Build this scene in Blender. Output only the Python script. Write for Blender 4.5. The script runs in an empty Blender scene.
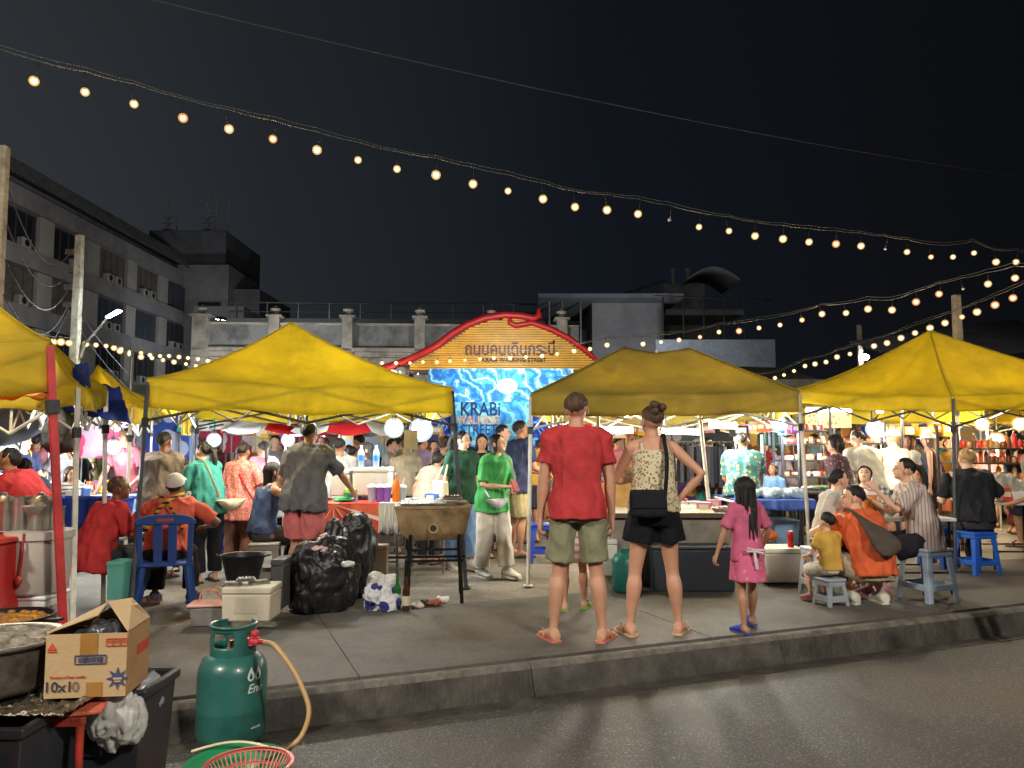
import bpy, bmesh, math, random
from mathutils import Vector, Matrix, noise
V = Vector
R = math.radians
rnd = random.Random(7)
S = bpy.context.scene
COL = S.collection
F = 770.0; CH = 1.42; PT = math.atan(61 / 770.0)
CO, SI = math.cos(PT), math.sin(PT)


def pt(px, Y, z=0.0):
    D = Y * CO + (z - CH) * SI
    return V(((px - 512) / F * D, Y, z))


def W(px, py, Y):
    yc = (384 - py) / F
    t = Y / (CO - yc * SI)
    return V(((px - 512) / F * t, Y, CH + t * (SI + yc * CO)))


def G(px, py, z=0.0):
    yc = (384 - py) / F
    t = (z - CH) / (SI + yc * CO)
    return V(((px - 512) / F * t, t * (CO - yc * SI), z))


def rotz(a):
    return Matrix.Rotation(a, 3, 'Z')


# ---------------------------------------------------------------- mesh builder
class MB:
    def __init__(s):
        s.v = []; s.f = []; s.m = []

    def add(s, vs, fs, mi=0):
        b = len(s.v)
        s.v += [V(p) for p in vs]
        s.f += [tuple(b + i for i in f) for f in fs]
        s.m += [mi] * len(fs)
        return s

    def box(s, c, d, rot=None, mi=0, taper=1.0):
        c = V(c); h = V(d) * .5; vs = []
        for z in (-1, 1):
            k = taper if z > 0 else 1
            for x, y in ((-1, -1), (1, -1), (1, 1), (-1, 1)):
                p = V((x * h.x * k, y * h.y * k, z * h.z))
                vs.append(c + (rot @ p if rot else p))
        return s.add(vs, [(0, 3, 2, 1), (4, 5, 6, 7), (0, 1, 5, 4), (1, 2, 6, 5), (2, 3, 7, 6), (3, 0, 4, 7)], mi)

    def rings(s, rs, cap=True, mi=0):
        n = len(rs[0]); vs = [p for r in rs for p in r]; fs = []
        for k in range(len(rs) - 1):
            for i in range(n):
                j = (i + 1) % n
                fs.append((k * n + i, k * n + j, (k + 1) * n + j, (k + 1) * n + i))
        if cap:
            fs.append(tuple(range(n - 1, -1, -1)))
            fs.append(tuple((len(rs) - 1) * n + i for i in range(n)))
        return s.add(vs, fs, mi)

    def tube(s, pts, r, n=8, rnd_=False, mi=0, flat=1.0, up=None):
        pts = [V(p) for p in pts]
        rr = list(r) if isinstance(r, (list, tuple)) else [r] * len(pts)
        if rnd_:
            d0 = (pts[0] - pts[1]).normalized(); d1 = (pts[-1] - pts[-2]).normalized()
            pts = [pts[0] + d0 * rr[0] * .85, pts[0] + d0 * rr[0] * .5] + pts + [pts[-1] + d1 * rr[-1] * .5, pts[-1] + d1 * rr[-1] * .85]
            rr = [rr[0] * .4, rr[0] * .82] + rr + [rr[-1] * .82, rr[-1] * .4]
        rs = []; X = None
        for i, p in enumerate(pts):
            t = (pts[min(i + 1, len(pts) - 1)] - pts[max(i - 1, 0)])
            t = t.normalized() if t.length > 1e-9 else V((0, 0, 1))
            if X is None:
                a = V(up) if up is not None else (V((0, 0, 1)) if abs(t.z) < .9 else V((0, 1, 0)))
                X = a.cross(t).normalized()
            X = (X - t * X.dot(t))
            X = X.normalized() if X.length > 1e-6 else t.orthogonal().normalized()
            Yv = t.cross(X)
            rs.append([p + X * math.cos(2 * math.pi * k / n) * rr[i] + Yv * math.sin(2 * math.pi * k / n) * rr[i] * flat for k in range(n)])
        return s.rings(rs, True, mi)

    def lathe(s, prof, n=20, c=(0, 0, 0), mi=0, cap=True, rot=None):
        c = V(c); rs = []
        for r, z in prof:
            q = []
            for k in range(n):
                p = V((math.cos(2 * math.pi * k / n) * r, math.sin(2 * math.pi * k / n) * r, z))
                q.append(c + (rot @ p if rot else p))
            rs.append(q)
        return s.rings(rs, cap, mi)

    def ell(s, c, r, n=14, m=9, rot=None, mi=0):
        r = V(r) if not isinstance(r, (int, float)) else V((r, r, r))
        c = V(c); rs = []
        for k in range(m + 1):
            th = math.pi * (k * .98 + .01 * m) / m
            q = []
            for i in range(n):
                a = -2 * math.pi * i / n
                p = V((r.x * math.sin(th) * math.cos(a), r.y * math.sin(th) * math.sin(a), r.z * math.cos(th)))
                q.append(c + (rot @ p if rot else p))
            rs.append(q)
        return s.rings(rs, True, mi)

    def ering(s, c, rx, ry, X, Yv, n=16, e=2.3):
        q = []
        for k in range(n):
            a = 2 * math.pi * k / n; ca, sa = math.cos(a), math.sin(a)
            q.append(c + X * rx * math.copysign(abs(ca) ** (2 / e), ca) + Yv * ry * math.copysign(abs(sa) ** (2 / e), sa))
        return q

    def grid(s, fn, nu, nv, mi=0):
        vs = [fn(i / nu, j / nv) for j in range(nv + 1) for i in range(nu + 1)]
        fs = [(j * (nu + 1) + i, j * (nu + 1) + i + 1, (j + 1) * (nu + 1) + i + 1, (j + 1) * (nu + 1) + i) for j in range(nv) for i in range(nu)]
        return s.add(vs, fs, mi)

    def prism(s, poly, y0, y1, mi=0):
        """poly of (x,z) extruded in y"""
        n = len(poly)
        vs = [(x, y0, z) for x, z in poly] + [(x, y1, z) for x, z in poly]
        fs = [tuple(range(n)), tuple(range(2 * n - 1, n - 1, -1))] + [(i, i + n, (i + 1) % n + n, (i + 1) % n) for i in range(n)]
        return s.add(vs, fs, mi)

    def mesh(s, name, smooth=True):
        me = bpy.data.meshes.new(name)
        me.from_pydata([tuple(p) for p in s.v], [], s.f)
        if any(s.m):
            me.polygons.foreach_set('material_index', s.m)
        if smooth:
            me.polygons.foreach_set('use_smooth', [True] * len(s.f))
        me.update()
        return me


def fixn(me):
    bm = bmesh.new(); bm.from_mesh(me); bmesh.ops.recalc_face_normals(bm, faces=bm.faces); bm.to_mesh(me); bm.free()


# ---------------------------------------------------------------- objects
def tag(o, label=None, cat=None, group=None, kind=None):
    if label: o['label'] = label
    if cat: o['category'] = cat
    if group: o['group'] = group
    if kind: o['kind'] = kind
    return o


def thing(name, label, cat, loc=(0, 0, 0), rz=0, group=None):
    o = bpy.data.objects.new(name, None); COL.objects.link(o)
    o.location = loc; o.rotation_euler = (0, 0, rz); o.empty_display_size = .1
    return tag(o, label, cat, group)


def put(name, me, mats, parent=None, loc=(0, 0, 0), rz=0):
    o = bpy.data.objects.new(name, me); COL.objects.link(o)
    for m in (mats if isinstance(mats, (list, tuple)) else [mats]):
        if len(me.materials) < (len(mats) if isinstance(mats, (list, tuple)) else 1): me.materials.append(m)
    if parent: o.parent = parent
    o.location = loc; o.rotation_euler = (0, 0, rz)
    return o


def part(name, mb, mats, parent, smooth=False, bev=0, label=None, solid=0, loc=(0, 0, 0), rz=0):
    me = mb.mesh(name, smooth or bev > 0); fixn(me)
    o = put(name, me, mats, parent, loc, rz)
    if label: o['label'] = label
    if solid:
        m = o.modifiers.new('s', 'SOLIDIFY'); m.thickness = solid
    if bev:
        m = o.modifiers.new('b', 'BEVEL'); m.width = bev; m.segments = 2; m.limit_method = 'ANGLE'; m.angle_limit = R(35); m.harden_normals = False
        me.set_sharp_from_angle(angle=R(35))
    elif smooth:
        me.set_sharp_from_angle(angle=R(55))
    return o


def solo(name, mb, mats, label, cat, loc=(0, 0, 0), rz=0, group=None, **k):
    return tag(part(name, mb, mats, None, loc=loc, rz=rz, **k), label, cat, group)


def setting(name, mb, mats, **k):
    return tag(part(name, mb, mats, None, **k), kind='structure')


def copy_tree(o, parent=None, loc=None, rz=None, label=None, group=None):
    c = o.copy(); COL.objects.link(c); c.parent = parent
    if loc is not None: c.location = loc
    if rz is not None: c.rotation_euler = (0, 0, rz)
    if label: c['label'] = label
    if group: c['group'] = group
    for ch in list(o.children): copy_tree(ch, c)
    return c


# scratch scene for evaluating modifiers
TS = bpy.data.scenes.new('scratch')


def voxel(mb, vox, it=4, fac=.5, wr=0.0, ws=8.0, seed=0):
    me = mb.mesh('t', True)
    fixn(me)
    o = bpy.data.objects.new('t', me); TS.collection.objects.link(o)
    m = o.modifiers.new('r', 'REMESH'); m.mode = 'VOXEL'; m.voxel_size = vox; m.use_smooth_shade = True
    m = o.modifiers.new('s', 'SMOOTH'); m.iterations = it; m.factor = fac
    vl = TS.view_layers[0]; vl.update()
    dg = vl.depsgraph
    me2 = bpy.data.meshes.new_from_object(o.evaluated_get(dg))
    bpy.data.objects.remove(o); bpy.data.meshes.remove(me)
    if wr:
        sd = V((seed * 3.1, seed * 1.7, 0))
        nr = [v.normal.copy() for v in me2.vertices]
        for v, nv in zip(me2.vertices, nr):
            c = v.co
            n = noise.noise(V((c.x * ws, c.y * ws, c.z * ws * .45)) + sd)
            n2 = noise.noise(V((c.x * ws * 2.3 + c.z * ws, c.y * ws * 2.3, c.z * ws * 1.2)) + sd)
            v.co = c + nv * wr * (1 - 2.4 * abs(n) + .5 * n2 - .3)
    me2.polygons.foreach_set('use_smooth', [True] * len(me2.polygons))
    return me2


def join_raw(me, mb):
    """append raw geometry of mb to mesh me (fingers, nose ... of one body)"""
    t = mb.mesh('t', True); fixn(t)
    bm = bmesh.new(); bm.from_mesh(me); bm.from_mesh(t)
    for f in bm.faces: f.smooth = True
    bm.to_mesh(me); bm.free(); bpy.data.meshes.remove(t)
    return me


# ---------------------------------------------------------------- materials
_mc = {}


def srgb(r, g, b):
    return tuple(((c / 255) / 12.92 if c / 255 <= .04045 else ((c / 255 + .055) / 1.055) ** 2.4) for c in (r, g, b))


def M(name, col, rough=.6, metal=0.0, var=.18, sc=9.0, bump=.15, bs=40.0, grime=None, gs=2.5, ga=.5, trans=0.0,
      sss=0.0, coat=0.0, stretch=None, spec=.5, alpha=1.0, dist=.01):
    if name in _mc: return _mc[name]
    m = bpy.data.materials.new(name); m.use_nodes = True; nt = m.node_tree; N = nt.nodes; L = nt.links
    p = N['Principled BSDF']; out = N['Material Output']
    tc = N.new('ShaderNodeTexCoord'); co = tc.outputs['Object']
    if stretch:
        mp = N.new('ShaderNodeMapping'); mp.inputs['Scale'].default_value = stretch; L.new(co, mp.inputs[0]); co2 = mp.outputs[0]
    else:
        co2 = co
    n = N.new('ShaderNodeTexNoise'); n.inputs['Scale'].default_value = sc; n.inputs['Detail'].default_value = 5; L.new(co2, n.inputs[0])
    mx = N.new('ShaderNodeMix'); mx.data_type = 'RGBA'
    mr = N.new('ShaderNodeMapRange'); mr.inputs[1].default_value = .3; mr.inputs[2].default_value = .7; L.new(n.outputs[0], mr.inputs[0])
    L.new(mr.outputs[0], mx.inputs[0])
    mx.inputs[6].default_value = tuple(max(0, c * (1 - var)) for c in col[:3]) + (1,)
    mx.inputs[7].default_value = tuple(min(1, c * (1 + var)) for c in col[:3]) + (1,)
    c = mx.outputs[2]
    if grime:
        g = N.new('ShaderNodeTexNoise'); g.inputs['Scale'].default_value = gs; g.inputs['Detail'].default_value = 8; g.inputs['Roughness'].default_value = .65; L.new(co, g.inputs[0])
        r2 = N.new('ShaderNodeMapRange'); r2.inputs[1].default_value = .45; r2.inputs[2].default_value = .68; r2.inputs[4].default_value = ga; L.new(g.outputs[0], r2.inputs[0])
        m2 = N.new('ShaderNodeMix'); m2.data_type = 'RGBA'; L.new(r2.outputs[0], m2.inputs[0]); L.new(c, m2.inputs[6]); m2.inputs[7].default_value = tuple(grime) + (1,)
        c = m2.outputs[2]
    L.new(c, p.inputs['Base Color'])
    p.inputs['Roughness'].default_value = rough; p.inputs['Metallic'].default_value = metal
    p.inputs['Specular IOR Level'].default_value = spec
    if coat: p.inputs['Coat Weight'].default_value = coat; p.inputs['Coat Roughness'].default_value = .15
    if sss: p.inputs['Subsurface Weight'].default_value = sss; p.inputs['Subsurface Radius'].default_value = (.012, .005, .003)
    if bump:
        b = N.new('ShaderNodeBump'); b.inputs['Strength'].default_value = bump; b.inputs['Distance'].default_value = dist
        nb = N.new('ShaderNodeTexNoise'); nb.inputs['Scale'].default_value = bs; nb.inputs['Detail'].default_value = 6; L.new(co2, nb.inputs[0])
        L.new(nb.outputs[0], b.inputs['Height']); L.new(b.outputs[0], p.inputs['Normal'])
    sh = p.outputs[0]
    if trans:
        t = N.new('ShaderNodeBsdfTranslucent'); L.new(c, t.inputs[0]); a = N.new('ShaderNodeMixShader'); a.inputs[0].default_value = trans
        L.new(sh, a.inputs[1]); L.new(t.outputs[0], a.inputs[2]); sh = a.outputs[0]; L.new(sh, out.inputs[0])
    if alpha < 1:
        t = N.new('ShaderNodeBsdfTransparent'); a = N.new('ShaderNodeMixShader'); a.inputs[0].default_value = alpha
        L.new(t.outputs[0], a.inputs[1]); L.new(sh, a.inputs[2]); L.new(a.outputs[0], out.inputs[0])
    _mc[name] = m
    return m


def E(name, col, st):
    if name in _mc: return _mc[name]
    m = bpy.data.materials.new(name); m.use_nodes = True; p = m.node_tree.nodes['Principled BSDF']
    p.inputs['Base Color'].default_value = (.8, .8, .8, 1)
    p.inputs['Emission Color'].default_value = tuple(col) + (1,); p.inputs['Emission Strength'].default_value = st
    _mc[name] = m
    return m


def cloth(c, name=None, **k):
    c = srgb(*c); g = sum(c) / 3; c = tuple((x * .88 + g * .12) * .9 for x in c)
    return M(name or 'cloth_%d_%d_%d' % tuple(int(x * 999) for x in c), c, rough=.85, var=.16, sc=10, bump=.6, bs=8, spec=.2, dist=.03, **k)


def plastic(c, **k):
    c = srgb(*c)
    return M('plastic_%d_%d_%d' % tuple(int(x * 999) for x in c), c, rough=.38, var=.1, sc=5, bump=.05, bs=60, grime=tuple(x * .45 for x in c), ga=.45, **k)


def metal(c=(150, 150, 150), rough=.35):
    c = srgb(*c)
    return M('metal_%d_%d_%d' % tuple(int(x * 999) for x in c), c, rough=rough, metal=.85, var=.2, sc=12, bump=.08, bs=50, grime=tuple(x * .3 for x in c), ga=.6, gs=5)


def paint(c, rough=.5):
    c = srgb(*c)
    return M('paint_%d_%d_%d' % tuple(int(x * 999) for x in c), c, rough=rough, var=.15, sc=20, bump=.1, bs=60, grime=tuple(x * .35 for x in c), ga=.7, gs=9)


SKIN = {k: M('skin_' + k, srgb(*c), rough=.5, var=.07, sc=20, bump=.06, bs=90, sss=.08) for k, c in
        dict(thai=(182, 134, 102), tan=(208, 156, 128), light=(226, 180, 150), dark=(125, 82, 58)).items()}
HAIR = {k: M('hair_' + k, srgb(*c), rough=.6, var=.5, sc=22, bump=.6, bs=30, stretch=(6, 6, 1), dist=.01) for k, c in
        dict(black=(24, 20, 20), brown=(84, 62, 44), gray=(84, 70, 58), blonde=(168, 132, 82), dark=(40, 30, 26)).items()}
def ik(a, b, l1, l2, pole):
    d = b - a; L = d.length
    if L > (l1 + l2) * .998:
        b = a + d.normalized() * (l1 + l2) * .998; d = b - a; L = d.length
    if L < abs(l1 - l2) * 1.05 + 1e-4: L = abs(l1 - l2) * 1.05 + 1e-4
    n = d.normalized(); x = (l1 * l1 - l2 * l2 + L * L) / (2 * L)
    h = math.sqrt(max(l1 * l1 - x * x, 0)); p = V(pole); p = p - n * p.dot(n)
    p = p.normalized() if p.length > 1e-5 else n.orthogonal()
    return a + n * x + p * h, b


def smt(pts, rr, n_=3):
    op, orr = [], []
    for i in range(len(pts) - 1):
        a, b, c, d = pts[max(i - 1, 0)], pts[i], pts[i + 1], pts[min(i + 2, len(pts) - 1)]; ra, rb, rc, rd = rr[max(i - 1, 0)], rr[i], rr[i + 1], rr[min(i + 2, len(pts) - 1)]
        for k in range(n_):
            t = k / n_; w = (-.5 * t + t * t - .5 * t ** 3, 1 - 2.5 * t * t + 1.5 * t ** 3, .5 * t + 2 * t * t - 1.5 * t ** 3, -.5 * t * t + .5 * t ** 3)
            op.append(a * w[0] + b * w[1] + c * w[2] + d * w[3]); orr.append(ra * w[0] + rb * w[1] + rc * w[2] + rd * w[3])
    return op + [pts[-1]], orr + [rr[-1]]


def hairmesh(style, c, X, Y, Z, k, H):
    """c head centre, axes, k = scale (metres per unit)"""
    mb = MB()
    sp = dict(short=(56, 86, 126, 0), crop=(52, 84, 118, 0), bob=(52, 100, 110, .075), long=(50, 100, 112, .17), xlong=(55, 100, 112, .36),
              pony=(48, 92, 125, 0), bun=(50, 88, 122, 0), curly=(50, 100, 125, .03), mid=(56, 98, 110, .05)).get(style, (58, 92, 128, 0))
    tf, ts, tb, Lg = sp
    rx, ry, rz = .0505, .0605, .056
    if style == 'curly': rx, ry, rz = .062, .07, .068
    if style == 'xlong': rx, ry = .056, .066
    if style == 'crop': rx, ry, rz = .048, .058, .0535
    cc = c + (Y * -.006 + Z * .012) * k
    n = 64; m = 18; rs = []
    down = V((0, 0, -1)) if Lg > .1 else -Z
    for j in range(m + 1):
        q = []
        for i in range(n):
            ph = 2 * math.pi * i / n; f = math.cos(ph)
            tm = (ts + (tf - ts) * f ** 1.5) if f > 0 else (ts + (tb - ts) * (-f) ** .8)
            if 0 < f < .5: tm += 14 * math.sin(f / .5 * math.pi) * (1 if style != 'long' else 1.5)
            tm += 7 * noise.noise(V((ph * 6, H * 9, 1))) + 4 * noise.noise(V((ph * 19, H * 5, 4)))
            th = R(tm) * j / m
            p = V((rx * math.sin(th) * math.sin(ph), ry * math.sin(th) * math.cos(ph), rz * math.cos(th)))
            nn = noise.noise(V((ph * 3.0, th * 1.2, H * 7))) * (.004 if style != 'curly' else .012) + noise.noise(V((ph * 11.0, th * 3.5, H * 3))) * .0035
            p *= (1 + nn / .05) * (1 - (.14 if not Lg else 0) * (j / m) ** 5)
            q.append(cc + (X * p.x + Y * p.y + Z * p.z) * k)
        rs.append(q)
    if Lg:
        base = rs[-1]
        for s in range(1, 9):
            t = s / 8; q = []
            for i in range(n):
                ph = 2 * math.pi * i / n; f = math.cos(ph)
                w = max(0, min(1, (.35 - f) / .5))
                o = base[i] - cc; o = o - Z * o.dot(Z)
                pinch = 1 - (.25 if Lg < .3 else .02) * t * (Lg > .1)
                q.append(base[i] + down * (Lg * k * t * w) + (o * (pinch - 1) if w > 0 else V()) - Y * (.01 * k * w * t * (Lg > .1)) + o * (.04 if Lg < .3 else .3) * noise.noise(V((ph * 5, t * 3, H))))
            rs.append(q)
    q = [cc + (p - cc) * .55 + (down * Lg * k * .45 if Lg else V()) for p in rs[-1]]
    rs.append(q)
    mb.rings(rs, True)
    if style == 'pony':
        a = cc + (Y * -.055 + Z * .02) * k
        mb.tube([a, a + (Y * -.03 - V((0, 0, .015))) * k, a + (Y * -.045 - V((0, 0, .06))) * k, a + (Y * -.045 - V((0, 0, .12))) * k, a + (Y * -.035 - V((0, 0, .17))) * k],
                [.014 * k, .02 * k, .02 * k, .016 * k, .006 * k], 10, True)
    if style == 'bun':
        for i in range(9):
            a = rnd.random() * 6.28
            mb.ell(cc + (Y * (-.045 + .012 * math.cos(a)) + Z * (.045 + .014 * math.sin(a)) + X * .02 * math.cos(a * 2)) * k, .016 * k * (1 + .3 * rnd.random()), 8, 6)
    return mb


ARM = (.172, .155); LEG = (.245, .235)


def person(label, loc, H, yaw=0, lean=3, hunch=4, hip=None, feet=None, hands=None, elbow=None, knee=None, head=(0, 0), twist=0,
           skin='thai', top=None, bottom=None, shoes=('sandal', (60, 50, 45)), hair=('short', 'black'), hat=None, det=1, fem=False, hs=1.0, fat=1.0,
           toes=(6, 6), group=None, grip=.5, side=0, face=True, belt=None):
    th = thing('person', label, 'person', loc, R(yaw), group)
    vox = {3: .0085, 2: .0095, 1: .014, 0: .024}[det]
    u = H
    X = V((1, 0, 0)); Yv = V((0, 1, 0)); Zv = V((0, 0, 1))
    P = V(hip) if hip else V((0, 0, .52))
    l1, l2 = R(lean), R(lean + hunch)
    t1 = V((R(side) * .6, math.sin(l1 * .7), math.cos(l1 * .7))).normalized(); t2 = V((R(side), math.sin(l2), math.cos(l2))).normalized()
    Xs = V((math.cos(R(twist)), math.sin(R(twist)), -R(side) * .5)).normalized(); Xw = (X + Xs).normalized()
    f1 = t1.cross(X); f2 = t2.cross(Xs)
    if fem: sw, hw, ww, cw = .092, .094, .068, .078
    else: sw, hw, ww, cw = .106, .086, .076, .092
    sw *= (1 + (fat - 1) * .5); hw *= fat; ww *= fat; cw *= fat; dp = fat
    wa = P + t1 * .11; ch = wa + t2 * .1; sh = ch + t2 * .088; nb = sh + t2 * .032
    nl = R((lean + hunch) * .45)
    tn = V((R(side) * .4, math.sin(nl), math.cos(nl)))
    hc = nb + tn * .073 * (1 + (hs - 1) * .6)
    hyw, hpt = R(head[0]), R(head[1])
    Hm = Matrix.Rotation(hyw, 3, 'Z') @ Matrix.Rotation(-hpt, 3, 'X')
    HX, HY, HZ = Hm @ X, Hm @ Yv, Hm @ Zv
    # joints
    hj = [P - X * .05 * fat, P + X * .05 * fat]
    ft = [V(p) for p in (feet or ((-.06, 0, .042), (.06, 0, .042)))]
    kp = knee or ((-.1, 1, 0), (.1, 1, 0))
    kn = []; an = []
    for i in (0, 1):
        a, b = ik(hj[i], ft[i], LEG[0], LEG[1], kp[i]); kn.append(a); an.append(b)
    sj = [sh - Xs * sw - t2 * .012, sh + Xs * sw - t2 * .012]
    hd = [V(p) for p in (hands or ((-.15, .03, .475), (.15, .03, .475)))]
    ep = elbow or ((-.5, -1, 0), (.5, -1, 0))
    el = []; wr = []
    for i in (0, 1):
        a, b = ik(sj[i], hd[i], ARM[0], ARM[1], ep[i]); el.append(a); wr.append(b)

    def sc(p): return p * u
    body = MB()
    def torso(mb, e, rows, n=18):
        rs = []
        for c, rx, ry, x_, f_ in rows:
            rs.append(mb.ering(sc(c), (rx + e) * u, (ry + e) * u, x_, f_, n))
        mb.rings(rs)
    base = [(P - t1 * .045, hw * .8, .055 * dp, X, f1), (P, hw, .066 * dp, X, f1), (P + t1 * .055, hw * .93, .061 * dp, X, f1), (wa, ww, .053 * dp, Xw, f1),
            (ch, cw, .061 * dp, Xs, f2), (ch + t2 * .05, cw * 1.05, .058 * dp, Xs, f2), (sh, sw * .85, .045, Xs, f2), (nb, .042, .036, Xs, f2)]
    torso(body, 0, base)
    body.tube([sc(nb - t2 * .03), sc(nb + tn * .03), sc(hc - HZ * .02)], [.036 * u, (.026 if fem else .031) * u, .03 * u], 12)
    k = u * hs
    h0 = sc(hc)
    Rm = Matrix((HX, HY, HZ)).transposed()
    body.ell(h0 + Rm @ V((0, -.005, .014)) * k, V((.0455, .0555, .051)) * k, 20, 14, Rm)
    body.ell(h0 + Rm @ V((0, .014, -.02)) * k, V((.036, .036, .043)) * k, 16, 12, Rm)
    body.ell(h0 + Rm @ V((0, .034, -.048)) * k, V((.016, .013, .012)) * k, 10, 8, Rm)
    for i, sg in ((0, -1), (1, 1)):
        tw = (.052 if fem else .05) * fat
        m1 = hj[i].lerp(kn[i], .5); sd_ = (an[i] - kn[i]).normalized(); bk_ = V((0, -1, 0)); bk_ = (bk_ - sd_ * bk_.dot(sd_)); bk_ = bk_.normalized() * .009 if bk_.length > .2 else V(); calf = kn[i].lerp(an[i], .3) + bk_
        lp, lr = smt([sc(hj[i]), sc(hj[i].lerp(kn[i], .3)), sc(m1), sc(hj[i].lerp(kn[i], .88)), sc(kn[i]), sc(kn[i].lerp(an[i], .14)), sc(calf), sc(kn[i].lerp(an[i], .55) + bk_ * .6), sc(kn[i].lerp(an[i], .85)), sc(an[i])],
                  [q * u for q in (tw, tw * .96, tw * .78, .032, .0295, .029, .0335 * (1 + (fat - 1) * .5), .028, .0185, .0175)])
        body.tube(lp, lr, 16, True)
        dx = math.sin(R(toes[i])) * sg; D = V((dx, math.cos(R(toes[i])), 0))
        pitchdn = 0
        a0 = an[i] - V((0, 0, .042)); Wd = V((D.y, -D.x, 0))
        rs = []
        for s_, w_, h_ in ((-.036, .014, .028), (-.028, .021, .04), (0, .023, .056), (.035, .026, .043), (.07, .031, .028), (.095, .030, .02), (.112, .02, .014)):
            c0 = a0 + D * s_
            rs.append([sc(c0 + Wd * w_ * math.cos(a) + V((0, 0, max(.0, h_ * .5 + h_ * .5 * math.sin(a))))) for a in [2 * math.pi * q / 12 for q in range(12)]])
        body.rings(rs)
        body.ell(sc(sj[i] - Xs * sg * .004), V((.031, .031, .034)) * u * (1 if not fem else .9), 12, 9)
        body.tube([sc(nb - t2 * .012 + Xs * sg * .015), sc(sh + t2 * .008 + Xs * sg * .05), sc(sj[i] + t2 * .004)], [.021 * u, .022 * u, .022 * u], 10, True)
        ar = 1.0 if not fem else .86
        body.tube([sc(sj[i]), sc(sj[i].lerp(el[i], .45)), sc(el[i]), sc(el[i].lerp(wr[i], .3)), sc(el[i].lerp(wr[i], .75)), sc(wr[i])],
                  [q * u * ar for q in (.031, .027, .0225, .0235, .017, .0145)], 12, True)
    raw = MB()
    for i, sg in ((0, -1), (1, 1)):
        fd = (wr[i] - el[i]).normalized()
        if det >= 1:
            # palm + fingers
            ref = Yv if abs(fd.z) > .7 else Zv
            nrm = (X * -sg) if abs(fd.z) > .7 else -Zv   # palm faces body / down
            nrm = (nrm - fd * nrm.dot(fd)).normalized(); wd = fd.cross(nrm).normalized()
            if wd.dot(ref if abs(fd.z) > .7 else X * -sg) < 0: wd = -wd   # wd points to the thumb side
            rs = []
            for s_, w_, h_ in ((-.01, .013, .012), (.012, .02, .011), (.035, .024, .0105), (.052, .023, .009)):
                rs.append(raw.ering(sc(wr[i] + fd * s_), w_ * u, h_ * u, wd, nrm, 12))
            body.rings(rs)
            for q, (o, ln) in enumerate(((.0165, .042), (.0055, .047), (-.0055, .044), (-.0165, .034))):
                b0 = wr[i] + fd * .046 + wd * o; cur = grip * (1.1 + .1 * q); pts = [b0 - fd * .012, b0]; dcur = 0
                pp = b0
                for seg in (.42, .32, .26):
                    dcur += cur * .9
                    pp = pp + (fd * math.cos(dcur) + nrm * math.sin(dcur)) * ln * seg; pts.append(pp)
                raw.tube([sc(p) for p in pts], [.0062 * u, .0062 * u, .0058 * u, .0052 * u, .0042 * u], 7, True)
            b0 = wr[i] + fd * .014 + wd * .014
            raw.tube([sc(b0), sc(b0 + (fd * .6 + wd * .8).normalized() * .022), sc(b0 + (fd * .85 + wd * .5 + nrm * .3).normalized() * .045)], [.008 * u, .007 * u, .0055 * u], 7, True)
        else:
            body.tube([sc(wr[i]), sc(wr[i] + fd * .05), sc(wr[i] + fd * .09)], [.016 * u, .019 * u, .009 * u], 8, True, flat=.6)
    # nose + ears belong to the body surface
    raw.tube([h0 + Rm @ V(p) * k for p in ((0, .046, .008), (0, .053, -.004), (0, .0585, -.014), (0, .05, -.019))], [q * k for q in (.004, .005, .007, .005)], 8, True)
    for sg in (-1, 1):
        raw.ell(h0 + Rm @ V((sg * .0485, -.002, -.006)) * k, V((.0045, .010, .016)) * k, 10, 7, Rm)
    if fem and det >= 1 and top and top.get('k') != 'none':
        for sg in (-1, 1):
            pass
    me = voxel(body, vox * (1 if H > 1.3 else .85), 3)
    join_raw(me, raw)
    me.name = 'person_body'
    put('body', me, SKIN[skin], th)
    if face and det >= 1:
        for sg in (-1, 1):
            e = MB(); e.ell(h0 + Rm @ V((sg * .0175, .0455, .001)) * k, V((.0065, .004, .0035)) * k, 8, 6, Rm)
            part('eye', e, M('eye_dark', (.03, .02, .02), rough=.2, bump=0), th, True)
            e = MB(); e.tube([h0 + Rm @ V((sg * x, y, z)) * k for x, y, z in ((.009, .051, .011), (.018, .0495, .0145), (.027, .044, .012))], [.0018 * k] * 3, 5)
            part('eyebrow', e, HAIR['dark'], th, True)
        e = MB(); e.ell(h0 + Rm @ V((0, .0475, -.031)) * k, V((.013, .0045, .0045)) * k, 10, 6, Rm)
        part('lips', e, M('lips', srgb(165, 88, 80), rough=.4, bump=0), th, True)
    # ---- clothes
    wrk = {3: .0085, 2: .0095, 1: .009, 0: 0}[det]
    sd = rnd.random() * 20
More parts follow.
